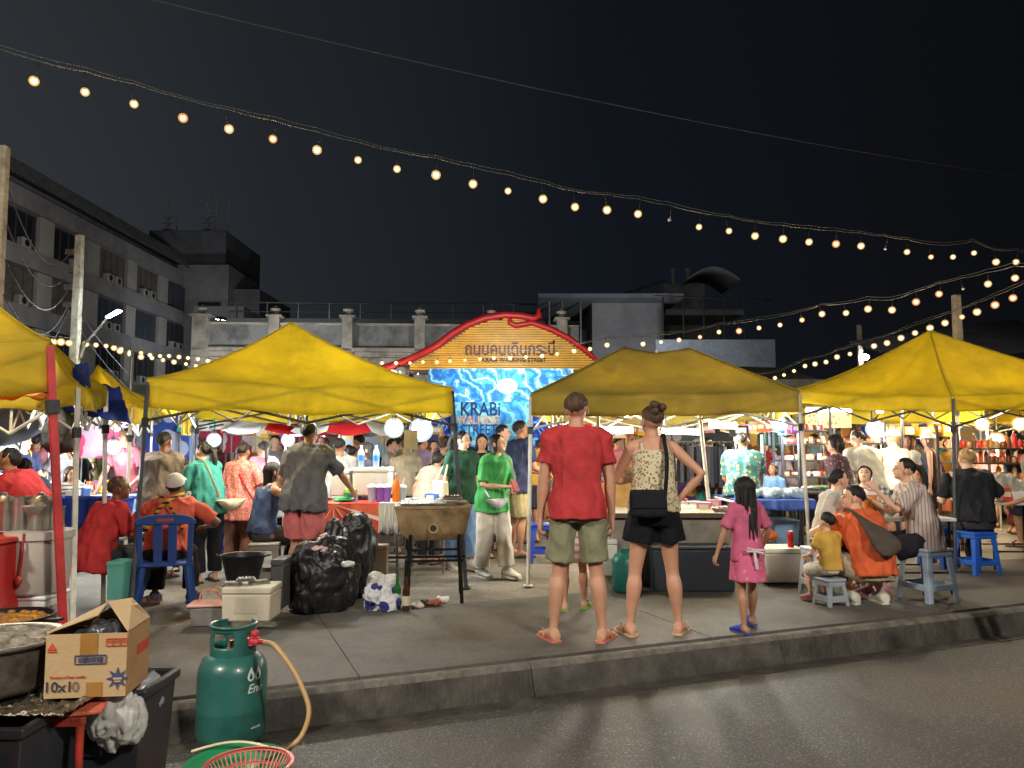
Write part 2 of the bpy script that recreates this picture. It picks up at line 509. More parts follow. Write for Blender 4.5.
    if top:
        c = MB(); e = top.get('e', .011); hem = top.get('hem', .02); kd = top.get('k', 'short')
        hx = max(hw, .102 * fat - .002 if hip is None else hw) + top.get('fl', .004)
        rows = [(P - t1 * hem, hx, .072 * dp, X, f1), (P + t1 * .03, hx * .985, .07 * dp, X, f1), (wa, max(ww, hw * .86) + .004, .058 * dp, Xw, f1)] + \
               [(ch, cw, .063 * dp, Xs, f2), (ch + t2 * .05, cw * 1.04, .060 * dp, Xs, f2)]
        if kd in ('tank', 'cami'):
            rows += [(ch + t2 * (.06 if kd == 'cami' else .07), cw * .98, .055, Xs, f2)]
            rs = []
            for c0, rx, ry, x_, f_ in rows: rs.append(c.ering(sc(c0), (rx + e) * u, (ry + e) * u, x_, f_, 18))
            c.rings(rs)
            for sg in (-1, 1):
                o_ = Xs * sg * .055
                c.tube([sc(ch + t2 * .055 + o_ + f2 * .055), sc(sh + t2 * .012 + o_ * 1.0 + f2 * .02), sc(sh + t2 * .016 + o_), sc(sh + t2 * .006 + o_ - f2 * .032), sc(ch + t2 * .05 + o_ - f2 * .06)],
                       (.006 if kd == 'cami' else .016) * u, 8, flat=1 if kd == 'cami' else .5)
        else:
            rows += [(sh - t2 * .004, sw * .86, .052, Xs, f2), (sh + t2 * .012, .064, .044, Xs, f2), (nb - t2 * .004, .034, .036, Xs, f2)]
            rs = []
            for j, (c0, rx, ry, x_, f_) in enumerate(rows): rs.append(c.ering(sc(c0), (rx + e * (1 if j < 6 else .4)) * u, (ry + e * (1 if j < 6 else .4)) * u, x_, f_, 18))
            c.rings(rs)
            fr = top.get('sl', .62)
            for i in (0, 1):
                ix = Xs * (-1, 1)[i]; c.tube([sc(nb - t2 * .016 + ix * .018), sc(sh + t2 * .006 + ix * .05), sc(sj[i] + t2 * .002)], [.026 * u, .033 * u, .037 * u], 12, True)
                if kd == 'short':
                    en = sj[i].lerp(el[i], fr)
                    ix = Xs * (-1, 1)[i]; c.tube([sc(sh + ix * .035 + t2 * .004), sc(sj[i] - ix * .02 + t2 * .004), sc(sj[i] + ix * .004 - t2 * .006), sc(sj[i].lerp(el[i], fr * .5)), sc(en)], [.034 * u, .038 * u, .0405 * u, .0395 * u, .041 * u], 14)
                elif kd == 'long':
                    c.tube([sc(sh + Xs * (-1, 1)[i] * .035 + t2 * .004), sc(sj[i]), sc(sj[i].lerp(el[i], .5)), sc(el[i]), sc(el[i].lerp(wr[i], .5)), sc(el[i].lerp(wr[i], .88))], [q * u for q in (.034, .039, .036, .031, .028, .024)], 12)
        if fem and det >= 1:
            for sg in (-1, 1): c.ell(sc(ch + t2 * .025 + f2 * .045 + Xs * sg * .036), .036 * u, 10, 8)
        me = voxel(c, vox, 2, wr=wrk * u * top.get('wr', 1), ws=9, seed=sd)
        put(top.get('name', 'shirt'), me, top['m'], th)
    if bottom:
        c = MB(); kd = bottom.get('k', 'shorts'); e = bottom.get('e', .008); Ln = bottom.get('L', .75)
        wt = bottom.get('wt', .07)
        if kd == 'skirt':
            rs = []
            z0 = P.z + wt; z1 = bottom.get('z', .3); fl = bottom.get('fl', 1.25)
            for j in range(9):
                t = j / 8; z = z0 + (z1 - z0) * t
                w_ = (hw * .9 + (hw * fl - hw * .9) * min(1, t * 1.2)); 
                q = [sc(V((P.x, P.y, z)) + X * (w_ + e) * math.cos(a) * (1 + .05 * math.sin(7 * a) * t) + Yv * (.072 + .03 * t + e) * math.sin(a) * (1 + .05 * math.sin(7 * a) * t)) for a in [2 * math.pi * s / 36 for s in range(36)]]
                rs.append(q)
            c.rings(rs)
        else:
            rs = [c.ering(sc(P + t1 * d), (w_ + e) * u, (y_ + e) * u, X, f1, 18) for d, w_, y_ in ((wt, hw * .88, .058 * dp), (.03, hw * .98, .064 * dp), (-.01, hw * 1.02, .068 * dp), (-.05, hw * .85, .06 * dp))]
            c.rings(rs)
            for i in (0, 1):
                pl = [hj[i], hj[i].lerp(kn[i], .5), kn[i], kn[i].lerp(an[i], .5), an[i]]
                rr = [.051 * fat, .051 * fat, .04, .038, .036]
                w = bottom.get('w', 1.0)
                ds = [0, .5, 1, 1.5, 2]; pts = []; ra = []
                for d, p_, r_ in zip(ds, pl, rr):
                    if d < Ln: pts.append(sc(p_)); ra.append((r_ * (1 + (w - 1) * min(1, d * 1.2)) + e) * u)
                seg = int(Ln * 2 - 1e-6); f_ = Ln * 2 - seg
                pts.append(sc(pl[seg].lerp(pl[min(seg + 1, 4)], f_))); rl = rr[seg] + (rr[min(seg + 1, 4)] - rr[seg]) * f_
                ra.append((rl * w + e * 1.2 + (.006 if Ln < 1.3 else 0)) * u)
                c.tube(pts, ra, 14)
        me = voxel(c, vox, 2, wr=wrk * u * bottom.get('wr', .8), ws=8, seed=sd + 5)
        put({'shorts': 'shorts', 'pants': 'trousers', 'skirt': 'skirt'}[kd], me, bottom['m'], th)
    if shoes:
        for i, sg in ((0, -1), (1, 1)):
            D = V((math.sin(R(toes[i])) * sg, math.cos(R(toes[i])), 0)); Wd = V((D.y, -D.x, 0)); a0 = an[i] - V((0, 0, .042))
            c = MB(); kd = shoes[0]
            prof = ((-.042, .010), (-.036, .021), (0, .025), (.035, .027), (.075, .034), (.1, .032), (.118, .02), (.122, .008))
            th_ = .012 if kd != 'shoe' else .014
            rs = []
            for s_, w_ in prof:
                c0 = a0 + D * s_
                rs.append([sc(c0 + Wd * w_ * x + V((0, 0, z * th_ - .006))) for x, z in ((-1, 0), (1, 0), (1, 1), (-1, 1))])
            c.rings(rs)
            if kd == 'sandal':
                c.tube([sc(a0 + D * .05 + Wd * .03 + V((0, 0, .004))), sc(a0 + D * .055 + Wd * .02 + V((0, 0, .034))), sc(a0 + D * .06 + V((0, 0, .042))), sc(a0 + D * .055 - Wd * .02 + V((0, 0, .034))), sc(a0 + D * .05 - Wd * .03 + V((0, 0, .004)))], .007 * u, 7, flat=1.6)
            elif kd == 'clog':
                rs = []
                for s_, w_, h_ in ((.01, .031, .06), (.035, .032, .054), (.07, .036, .04), (.1, .034, .028), (.12, .02, .018)):
                    rs.append([sc(a0 + D * s_ + Wd * w_ * math.cos(a) + V((0, 0, h_ * .5 + h_ * .55 * math.sin(a)))) for a in [2 * math.pi * q / 12 for q in range(12)]])
                c.rings(rs)
            elif kd == 'flip':
                for s2 in (-1, 1):
                    c.tube([sc(a0 + D * .085 + V((0, 0, .02))), sc(a0 + D * .065 + Wd * s2 * .018 + V((0, 0, .036))), sc(a0 + D * .03 + Wd * s2 * .029 + V((0, 0, .01)))], .0035 * u, 6)
            else:
                rs = []
                for s_, w_, h_ in ((-.041, .016, .03), (-.034, .025, .052), (0, .028, .066), (.03, .029, .058), (.07, .035, .036), (.1, .033, .026), (.118, .02, .018)):
                    rs.append([sc(a0 + D * s_ + Wd * w_ * math.cos(a) + V((0, 0, .004 + h_ * .5 + h_ * .5 * math.sin(a)))) for a in [2 * math.pi * q / 12 for q in range(12)]])
                c.rings(rs)
            part('shoe', c, M('shoe_%d_%d_%d' % tuple(shoes[1]), srgb(*shoes[1]), rough=.6, bump=.1), th, True)
    if hair:
        hm = hairmesh(hair[0], h0, HX, HY, HZ, k, H)
        part('hair', hm, HAIR[hair[1]], th, True)
    if hat:
        c = MB(); cc = h0 + Rm @ V((0, -.004, .02)) * k; rs = []
        for j in range(9):
            t = R(92) * j / 8; rs.append([cc + Rm @ V((.055 * math.sin(t) * math.sin(a), .066 * math.sin(t) * math.cos(a), .056 * math.cos(t) + .001)) * k for a in [2 * math.pi * q / 24 for q in range(24)]])
        c.rings(rs)
        rs = [[cc + Rm @ V((x * .05, .045 + y_ * .055 * math.sqrt(max(0, 1 - (x * x) * .85)), z - .006 * x * x)) * k for y_, z in ((0, .004), (1, .0), (1, -.004), (0, 0))] for x in [q / 6 - 1 for q in range(13)]]
        c.rings(rs)
        part('cap', c, cloth(hat), th, True)
    th_m = Matrix.Translation(V(loc)) @ Matrix.Rotation(R(yaw), 4, 'Z')
    J = dict(sj=[th_m @ sc(p) for p in sj], P=th_m @ sc(P), ch=th_m @ sc(ch), wr=[th_m @ sc(p) for p in wr], hc=th_m @ h0, sh=th_m @ sc(sh), kn=[th_m @ sc(p) for p in kn], nb=th_m @ sc(nb))
    J['L'] = lambda p: th_m @ (V(p) * u)
    J['H'] = u; J['q'] = (th_m.to_3x3() @ f2, th_m.to_3x3() @ t2); J['ax'] = (th_m.to_3x3() @ X, th_m.to_3x3() @ Yv)
    return th, J


SITF = ((-.07, .20, .042), (.07, .20, .042))


def sitting(hz, H, fy=.22, fx=.07):
    """hip and feet for a person on a seat of height hz metres"""
    return dict(hip=(0, 0, (hz + .07) / H), feet=((-fx, fy, .042), (fx, fy, .042)))
# ================================================================ camera, world, lights
cam = bpy.data.cameras.new('camera'); co = bpy.data.objects.new('camera', cam); COL.objects.link(co); S.camera = co
co.location = (0, 0, CH); co.rotation_euler = (math.pi / 2 + PT, 0, 0); cam.sensor_width = 36; cam.lens = 36 * F / 1024; cam.clip_end = 600; cam.clip_start = .05
S.view_settings.view_transform = 'Standard'; S.view_settings.look = 'None'; S.view_settings.gamma = 1; S.view_settings.exposure = .4
S.cycles.use_denoising = True; S.cycles.max_bounces = 6; S.cycles.diffuse_bounces = 3; S.cycles.glossy_bounces = 3; S.cycles.transmission_bounces = 4; S.cycles.transparent_max_bounces = 12
S.cycles.sample_clamp_indirect = 4; S.cycles.caustics_reflective = False; S.cycles.caustics_refractive = False
wd = bpy.data.worlds.new('World'); S.world = wd; wd.use_nodes = True; nt = wd.node_tree; N = nt.nodes; L = nt.links
bg = N['Background']; tc = N.new('ShaderNodeTexCoord'); sx = N.new('ShaderNodeSeparateXYZ'); L.new(tc.outputs['Generated'], sx.inputs[0])
mr = N.new('ShaderNodeMapRange'); mr.inputs[1].default_value = -.65; mr.inputs[2].default_value = .55; L.new(sx.outputs[0], mr.inputs[0])
cr = N.new('ShaderNodeValToRGB'); L.new(mr.outputs[0], cr.inputs[0])
cr.color_ramp.elements[0].color = (*srgb(54, 57, 61), 1); cr.color_ramp.elements[1].color = (*srgb(13, 14, 17), 1)
e = cr.color_ramp.elements.new(.3); e.color = (*srgb(36, 39, 43), 1)
e = cr.color_ramp.elements.new(.62); e.color = (*srgb(19, 23, 30), 1)
mr2 = N.new('ShaderNodeMapRange'); mr2.inputs[1].default_value = .05; mr2.inputs[2].default_value = .6; mr2.inputs[3].default_value = 1.05; mr2.inputs[4].default_value = .8; L.new(sx.outputs[2], mr2.inputs[0])
vm = N.new('ShaderNodeVectorMath'); vm.operation = 'SCALE'; L.new(cr.outputs[0], vm.inputs[0]); L.new(mr2.outputs[0], vm.inputs[3])
L.new(vm.outputs[0], bg.inputs[0]); bg.inputs[1].default_value = .74


def light(kind, loc, power, col, size=.1, target=None, name='lamp', parent=None):
    l = bpy.data.lights.new(name, kind); l.energy = power; l.color = col
    if kind == 'AREA': l.size = size
    else: l.shadow_soft_size = size
    o = bpy.data.objects.new(name, l); COL.objects.link(o); o.location = loc
    if target is not None: o.rotation_euler = (V(target) - V(loc)).to_track_quat('-Z', 'Y').to_euler()
    if parent: o.parent = parent
    return o


WARM = (1, .80, .50); NEUT = (1, .93, .80); COOL = (.85, .95, 1.0)

# ================================================================ ground
KA = math.atan2(2.24, 5.63); K0 = G(310, 690); RZ = -.185
asph = M('asphalt', srgb(66, 65, 65), rough=.55, var=.35, sc=60, bump=.9, bs=120, grime=srgb(52, 46, 42), gs=1.2, ga=.6, spec=.7, dist=.006)
asph2 = M('market_asphalt', srgb(128, 121, 110), rough=.7, var=.3, sc=45, bump=.6, bs=100, grime=srgb(70, 62, 54), gs=.9, ga=.7, dist=.006)
conc = M('pavement_concrete', srgb(94, 91, 87), rough=.72, var=.18, sc=30, bump=.4, bs=80, grime=srgb(52, 42, 34), gs=.9, ga=.9, dist=.008)
kerbm = M('kerb_concrete', srgb(76, 71, 65), rough=.75, var=.3, sc=14, bump=.9, bs=40, grime=srgb(36, 31, 27), gs=2.2, ga=.95, dist=.015, stretch=(1, 1, .35))
kerbd = M('kerb_dark_paint', srgb(62, 58, 54), rough=.7, var=.3, sc=14, bump=.6, bs=50, grime=srgb(96, 90, 82), gs=5, ga=.7, dist=.01)
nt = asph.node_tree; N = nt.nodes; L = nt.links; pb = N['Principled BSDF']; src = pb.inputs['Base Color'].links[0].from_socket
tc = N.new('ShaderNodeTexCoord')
for sc_, lo, hi, c_, a_ in ((105, .59, .64, (176, 172, 164), .55), (1.1, .5, .68, (44, 38, 34), .55), (.45, .48, .7, (104, 96, 84), .5)):  # first layer paints aggregate glints as pale specks into the colour
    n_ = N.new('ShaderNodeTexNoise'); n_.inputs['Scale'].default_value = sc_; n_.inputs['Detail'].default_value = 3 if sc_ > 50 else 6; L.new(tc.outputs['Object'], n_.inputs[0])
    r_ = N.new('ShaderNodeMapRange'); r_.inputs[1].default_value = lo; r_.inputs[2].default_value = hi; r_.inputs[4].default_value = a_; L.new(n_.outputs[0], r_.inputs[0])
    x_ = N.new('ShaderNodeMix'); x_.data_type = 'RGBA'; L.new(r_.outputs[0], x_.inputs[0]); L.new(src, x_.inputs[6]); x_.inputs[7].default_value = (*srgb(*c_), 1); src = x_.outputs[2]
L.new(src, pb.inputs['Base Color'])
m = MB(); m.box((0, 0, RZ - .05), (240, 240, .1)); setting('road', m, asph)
# market ground
gx = lambda a, b, z=0: K0 + V((math.cos(KA) * a - math.sin(KA) * b, math.sin(KA) * a + math.cos(KA) * b, z))
m = MB(); PW = 2.05
vs = [gx(-80, PW, -.012), gx(80, PW, -.012), gx(80, 170, -.012), gx(-80, 170, -.012)]
vs += [p + V((0, 0, -.3)) for p in vs]
m.add(vs, [(0, 1, 2, 3), (0, 4, 5, 1), (1, 5, 6, 2), (2, 6, 7, 3), (3, 7, 4, 0)])
setting('market_ground', m, asph2)
rt = bpy.data.objects  # slabs and kerb stones, in the kerb's frame
m = MB(); a = -8.0; first = G(345, 655)
off = ((first - K0) @ V((math.cos(KA), math.sin(KA), 0))) % 2.6
s0 = -26 * 1.0 + off
while s0 < 26:
    m.box((s0 + 1.3, PW / 2 + .08, -.1), (2.596, PW - .16, .2)); s0 += 2.6
o = setting('pavement', m, conc, bev=.003); o.location = K0; o.rotation_euler = (0, 0, KA)
m = MB(); s0 = -26.0 + ((G(531, 665) - K0) @ V((math.cos(KA), math.sin(KA), 0))) % 2.0; idx = 0
prof = [(.078, -.3), (.078, .003), (.03, .004), (.008, -.004), (-.012, -.024), (-.03, -.08), (-.07, RZ + .012), (-.075, -.3)]
while s0 < 26:
    vs = [(s0 + .002, y, z) for y, z in prof] + [(s0 + 1.998, y, z) for y, z in prof]; n = len(prof)
    m.add(vs, [tuple(range(n)), tuple(range(2 * n - 1, n - 1, -1))] + [(i, i + n, (i + 1) % n + n, (i + 1) % n) for i in range(n)], 1 if idx % 2 else 0)
    for q in (0, 1, 2, 3): m.m[-n + q] = 2
    s0 += 2.0; idx += 1
o = setting('kerb', m, [kerbm, kerbd, M('kerb_worn_edge', srgb(112, 107, 99), rough=.8, var=.25, sc=25, bump=.6, bs=60, grime=srgb(70, 62, 54), gs=6, ga=.8)], bev=.003); o.location = K0; o.rotation_euler = (0, 0, KA)
m = MB(); m.box((0, -.14, RZ - .02), (52, .13, .05)); o = setting('gutter', m, kerbd); o.location = K0; o.rotation_euler = (0, 0, KA)

# ================================================================ buildings
def ws(px, py, Y): return W(px, py, Y)

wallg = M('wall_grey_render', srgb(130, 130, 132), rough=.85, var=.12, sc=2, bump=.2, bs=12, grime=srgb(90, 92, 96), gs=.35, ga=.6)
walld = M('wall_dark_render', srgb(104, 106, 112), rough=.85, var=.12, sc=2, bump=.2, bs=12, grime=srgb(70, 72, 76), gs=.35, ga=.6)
pale = M('wall_pale_panel', srgb(150, 150, 146), rough=.8, var=.08, sc=3, bump=.2, bs=12, grime=srgb(130, 128, 122), gs=.6, ga=.5)
glassd = M('window_dark_glass', srgb(38, 40, 46), rough=.15, var=.2, sc=1, bump=.02, bs=3)
corr = M('corrugated_metal', srgb(128, 130, 134), rough=.45, metal=.4, var=.15, sc=3, bump=.1, grime=srgb(70, 70, 70), gs=1)
dirtyw = M('old_white_stucco', srgb(196, 192, 184), rough=.85, var=.1, sc=4, bump=.3, bs=20, grime=srgb(98, 96, 92), gs=1.1, ga=.75)
darkroof = M('dark_roof', srgb(52, 56, 62), rough=.7, var=.2, sc=3, bump=.1, grime=srgb(34, 36, 40), gs=1)
steel = metal((140, 140, 140), .4)
darksteel = M('dark_steel', srgb(58, 58, 62), rough=.4, metal=.6, var=.2, bump=.05)
acm = M('ac_unit_casing', srgb(150, 150, 146), rough=.6, var=.1, bump=.05)

bx, b0, b1, bh = -27.0, 38.5, 61.7, 16.6
B = thing('shophouse_row', 'long grey four storey building with dark window bays along the left side', 'building', (bx, b0, 0))
Lb = b1 - b0
m = MB(); m.box((-4.2, Lb / 2, bh / 2 - .3), (8, Lb, bh - .6)); part('wall', m, walld, B)
for fl in range(5):
    z0 = 2.6 + 3.2 * fl
    m = MB(); m.box((.05, Lb / 2, z0 - .5), (.62, Lb + .02, 1.05)); part('floor_band', m, wallg, B)
bays = []
yy = 43.7 - b0 - 5
while yy < Lb:
    bays.append(yy); yy += 5.0
for y in bays:
    if y > 0:
        m = MB(); m.box((.0, y, bh / 2 - .6), (.3, 1.35, bh - 2.2)); part('pilaster', m, pale, B, bev=.02)
    for fl in range(4):
        z0 = 3.1 + 3.2 * fl - 1.0 + 1.0
        yc = y + 2.5
        if yc > Lb: continue
        z0 = 2.62 + 3.2 * fl
        w = part('window', MB().box((-.16, yc, z0 + 1.1), (.06, 3.5, 2.1)), M('window_bar', srgb(74, 76, 80), rough=.5), B)
        m = MB()
        for q in range(4): m.box((-.115, yc - 1.3 + q * .87, z0 + 1.1), (.03, .82, 1.95))
        part('pane', m, [glassd, glassd, M('window_curtain', srgb(92, 88, 80), rough=.5, var=.3, sc=3, bump=0), M('window_blue_glass', srgb(54, 62, 74), rough=.1, bump=0)][(fl * 3 + int(y * 1.7)) % 4], w)
        for q in range(5): part('mullion', MB().box((-.09, yc - 1.74 + q * .87, z0 + 1.1), (.05, .06, 2.05)), M('window_bar', srgb(74, 76, 80)), w)
        if (fl + int(y)) % 2 == 0 or y < 12:
            for q in range(2 if y > 8 else 1):
                ac = part('air_conditioner', MB().box((.1, yc + .5 - q * 1.1, z0 + .3), (.35, .8, .55)), acm, B, bev=.03)
                g_ = MB(); g_.lathe([(.2, 0), (.2, .02)], 14, (.28, yc + .5 - q * 1.1, z0 + .3), rot=Matrix.Rotation(R(90), 3, 'Y')); part('fan_grille', g_, darksteel, ac)
m = MB(); nr = int(Lb / .32)
def fas(u, v):
    y = u * Lb; r = .05 * math.sin(u * nr * 2 * math.pi)
    return V((.1 + v * .75 + r * .6, y, bh + .25 - v * 1.15 + r))
m.grid(fas, nr * 4, 1); part('corrugated_eave', m, corr, B, solid=.02)
m = MB(); m.box((-3.6, Lb / 2, bh - .25), (7.4, Lb, .3)); part('roof', m, darkroof, B)

B = thing('corner_block', 'grey end block with stair tower and roof antennas beyond the long building', 'building', (-27.5, 63, 0))
m = MB(); m.box((1.3, 4, 8.2), (5.2, 7.6, 16.4)); part('wall', m, wallg, B)
m = MB(); m.box((-.2, 6, 17.9), (6.6, 9, 3.6)); m.box((2.2, 3.5, 17.0), (1.6, 2.2, 1.7)); part('stair_tower', m, walld, B, bev=.05)
m = MB(); m.box((5.0, 6, 14.6 / 2), (2.2, 9, 14.6)); part('lower_wing', m, walld, B)
for z in (5.8, 9.2, 12.4):
    w = part('window', MB().box((2.4, .17, z), (1.9, .06, 1.7)), M('window_bar', srgb(74, 76, 80)), B)
    m = MB(); [m.box((1.75 + q * .62, .125, z), (.56, .03, 1.55)) for q in range(3)]; part('pane', m, glassd, w)
for i, (x, h_) in enumerate(((-2.6, 3.3), (-1.8, 3.6), (.9, 4.2), (1.6, 3.4), (2.7, 3.4))):
    m = MB(); m.tube([(x, 3, 19.6), (x, 3, 19.6 + h_)], .05, 6)
    for k in range(5):
        if i in (0, 2): m.box((x, 3, 20.2 + k * .55), (.9, .12, .06)); m.box((x + .1 * (k % 2), 2.9, 20.1 + k * .55), (.22, .2, .4))
        elif i == 3: m.box((x, 3, 20.4 + k * .5), (.5, .06, .04))
    part('antenna', m, M('antenna_grey', srgb(150, 152, 156), rough=.5), B)

# old white building with parapet
Y0 = 31.0; zb = 6.35
B = thing('old_shophouse', 'old white stucco building with arched windows and urn finials on its parapet', 'building', (0, Y0, 0), R(3.4))
x0, x1 = -12.4, 2.7
m = MB(); m.box(((x0 + x1) / 2, 4, zb / 2 - .6), (x1 - x0, 8, zb - 1.2)); part('wall', m, dirtyw, B)
m = MB(); m.box(((x0 + x1) / 2, -.05, zb - .65), (x1 - x0, .3, .95)); part('parapet', m, M('parapet_grey', srgb(150, 154, 158), rough=.85, var=.1, sc=4, bump=.3, bs=20, grime=srgb(84, 86, 88), gs=1.4, ga=.8), B)
m = MB(); m.box(((x0 + x1) / 2, -.2, zb - 1.18), (x1 - x0 + .3, .6, .16)); m.box(((x0 + x1) / 2, -.14, zb - 1.36), (x1 - x0 + .2, .4, .2)); m.box(((x0 + x1) / 2, -.1, zb - .14), (x1 - x0, .45, .1)); part('cornice', m, dirtyw, B, bev=.02)
x = x0 + .15; i = 0
while x < x1:
    wp = .62 if i == 0 else .42
    m = MB(); m.box((x, -.2, (zb + .1) / 2), (wp, .6, zb + .1)); m.box((x, -.22, zb + .14), (wp + .2, .75, .1)); m.box((x, -.22, zb - 1.9), (wp + .14, .7, .1)); part('pilaster', m, dirtyw, B, bev=.02)
    m = MB(); m.lathe([(.14, 0), (.2, .08), (.09, .16), (.2, .3), (.22, .42), (.12, .52), (.05, .6), (.02, .66)], 12, (x, -.22, zb + .19)); m.v = [V((p.x, p.y, zb + .19 + (p.z - zb - .19) * .62)) for p in m.v]; part('urn_finial', m, dirtyw, B, True)
    for q in (.82, 1.92):
        xc = x + q
        if xc > x1: continue
        pr = [(xc - .36, zb - 3.6), (xc + .36, zb - 3.6), (xc + .36, zb - 2.05)] + [(xc + .36 * math.cos(a), zb - 2.05 + .3 * math.sin(a)) for a in [math.pi * k / 8 for k in range(1, 8)]] + [(xc - .36, zb - 2.05)]
        w = part('arched_window', MB().prism(pr, -.012, .02), glassd, B)
        pr2 = [(xc + .45 * math.cos(a), zb - 2.05 + .4 * math.sin(a)) for a in [math.pi * k / 10 for k in range(11)]]; pr3 = [(xc + .37 * math.cos(a), zb - 2.05 + .31 * math.sin(a)) for a in [math.pi * k / 10 for k in range(10, -1, -1)]]
        mm = MB()
        for k in range(10):
            a_, b_, c_, d_ = pr2[k], pr2[k + 1], pr3[9 - k], pr3[10 - k]
            mm.prism([a_, b_, c_, d_], -.07, .01)
        part('arch_trim', mm, dirtyw, w)
    x += 2.85; i += 1
# dark flat building behind with a roof rail
B = thing('flat_roof_block', 'long dark flat roofed building with a thin roof rail behind the white parapet', 'building', (-6.5, 45, 0), R(2))
m = MB(); m.box((0, 6, 4.35), (21, 10, 8.7)); part('wall', m, darkroof, B)
m = MB(); m.box((0, .8, 8.8), (21.3, .5, .25)); part('roof_edge', m, M('roof_edge_grey', srgb(92, 98, 104)), B)
m = MB()
for k in range(12): m.tube([(-10 + k * 1.85, 1, 8.7), (-10 + k * 1.85, 1, 9.95)], .05, 6)
m.tube([(-10.4, 1, 9.95), (10.4, 1, 9.95)], .06, 6); m.tube([(-10.4, 1, 9.4), (10.4, 1, 9.4)], .04, 6); part('roof_rail', m, steel, B)
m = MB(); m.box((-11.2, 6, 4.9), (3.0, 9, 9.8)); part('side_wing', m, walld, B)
# right grey building
Yr = 40.0
B = thing('rooftop_house', 'grey concrete building with water tanks and an arched roof canopy above the mustard tent', 'building', (0, Yr, 0))
a, b = W(545, 303, Yr), W(662, 303, Yr)
m = MB(); m.box(((W(592, 303, Yr).x + b.x) / 2, 3, a.z / 2), (b.x - W(592, 303, Yr).x, 6, a.z)); part('wall', m, wallg, B)
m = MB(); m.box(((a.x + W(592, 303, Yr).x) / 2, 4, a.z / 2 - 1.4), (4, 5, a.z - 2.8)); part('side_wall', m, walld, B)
m = MB(); m.box(((a.x + b.x) / 2 + .2, 2.2, a.z + .1), (b.x - a.x + 1.2, 7.5, .2)); part('roof_slab', m, walld, B)
m = MB(); m.box((W(584, 330, Yr).x, 1.4, a.z - 2.2), (1.5, .1, 2.0)); part('window', m, glassd, B)
for k, px in enumerate((549, 562, 580)):
    m = MB(); x = W(px, 320, Yr).x; m.tube([(x, -.4, a.z - 3), (x, -.4, a.z + .1)], .06, 6); part('post', m, steel, B)
c0, c1 = W(662, 286, Yr + 6), W(703, 312, Yr + 6)
m = MB(); m.box(((c0.x + c1.x) / 2, 7, (c0.z + 5) / 2), (c1.x - c0.x, 3, c0.z - 5)); part('tank_house', m, M('stained_concrete', srgb(150, 152, 156), rough=.9, grime=srgb(80, 82, 86), gs=.8, ga=.9), B)
for px in (675, 690):
    p = W(px, 284, Yr + 6); m = MB(); m.tube([(p.x, 6.5, p.z - .5), (p.x, 6.5, p.z + .9)], .1, 8); m.ell((p.x, 6.5, p.z + .95), .18); part('vent_pipe', m, M('vent_pale', srgb(160, 160, 160)), B, True)
# arched canopy
pl, pr_ = W(682, 288, Yr + 5), W(734, 288, Yr + 5); wv = pr_.x - pl.x
m = MB(); m.grid(lambda u, v: V((pl.x + wv * u, 3.5 + 4 * v, pl.z + .1 + 1.1 * math.sin(math.pi * (.12 + .78 * u)) - .25)), 16, 2); part('arched_canopy', m, wallg, B, True, solid=.08)
m = MB(); m.tube([(pr_.x - .5, 4, pl.z - 3), (pr_.x - .5, 4, pl.z)], .07, 6); part('canopy_post', m, steel, B)
r0, r1 = W(662, 310, Yr + 1), W(738, 318, Yr + 1)
m = MB(); m.box(((r0.x + r1.x) / 2, 2.5, r1.z + .15), (r1.x - r0.x, 5, .3)); part('terrace_slab', m, wallg, B)
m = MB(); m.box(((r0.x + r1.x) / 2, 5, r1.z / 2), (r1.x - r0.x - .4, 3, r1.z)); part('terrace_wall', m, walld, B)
m = MB(); q0, q1 = W(655, 340, Yr - 4), W(774, 345, Yr - 4); m.box(((q0.x + q1.x) / 2, -4, q0.z / 2), (q1.x - q0.x, .3, q0.z)); part('boundary_wall', m, M('wall_blue_grey', srgb(120, 128, 136), rough=.85, grime=srgb(80, 84, 90), gs=.6), B)
for k in range(6):
    x = q0.x + .4 + k * (q1.x - q0.x - .8) / 5; m = MB(); m.tube([(x, -4, q0.z), (x, -4, q0.z + 2.1)], .04, 6); part('post', m, darksteel, B)
m = MB(); m.tube([(q0.x, -4, q0.z + 2.1), (q1.x, -4, q0.z + 1.9)], .05, 6); part('rail', m, darksteel, B)
m = MB(); p, q = W(606, 300, Yr), W(665, 280, Yr); m.tube([p, q], .09, 6); m.v = [v_ - V((0, Yr, 0)) for v_ in m.v]; part('sloping_beam', m, steel, B)
B = thing('low_roof_row', 'low tan roofed shed with pale fascia behind the tents', 'building', (0, 27, 0))
a, b = W(612, 356, 27), W(838, 362, 27)
m = MB(); m.add([(a.x, 0, a.z - .9), (b.x, 0, b.z - .9), (b.x, 5, b.z + .3), (a.x, 5, a.z + .3)], [(0, 1, 2, 3)]); part('roof', m, M('tan_roof', srgb(128, 116, 98), rough=.8, grime=srgb(70, 66, 60), gs=.7), B, solid=.08)
m = MB(); m.box(((a.x + b.x) / 2, -.02, a.z - .98), (b.x - a.x, .06, .3)); part('fascia', m, dirtyw, B)
m = MB(); m.box(((a.x + b.x) / 2, 3, (a.z - 1.1) / 2), (b.x - a.x - .4, 4, a.z - 1.1)); part('wall', m, walld, B)
B = thing('corrugated_roof_shed', 'dark building with corrugated roof behind the rightmost yellow tent', 'building', (0, 24, 0))
a, b = W(905, 350, 24), W(1090, 325, 24)
nw = 60
m = MB(); m.grid(lambda u, v: V((a.x + (b.x - a.x) * u, -1 + 5 * v, a.z - .6 + (b.z - a.z) * u + v * 1.4 + .04 * math.sin(v * 30 * math.pi))), 2, 120); part('roof', m, corr, B, True, solid=.02)
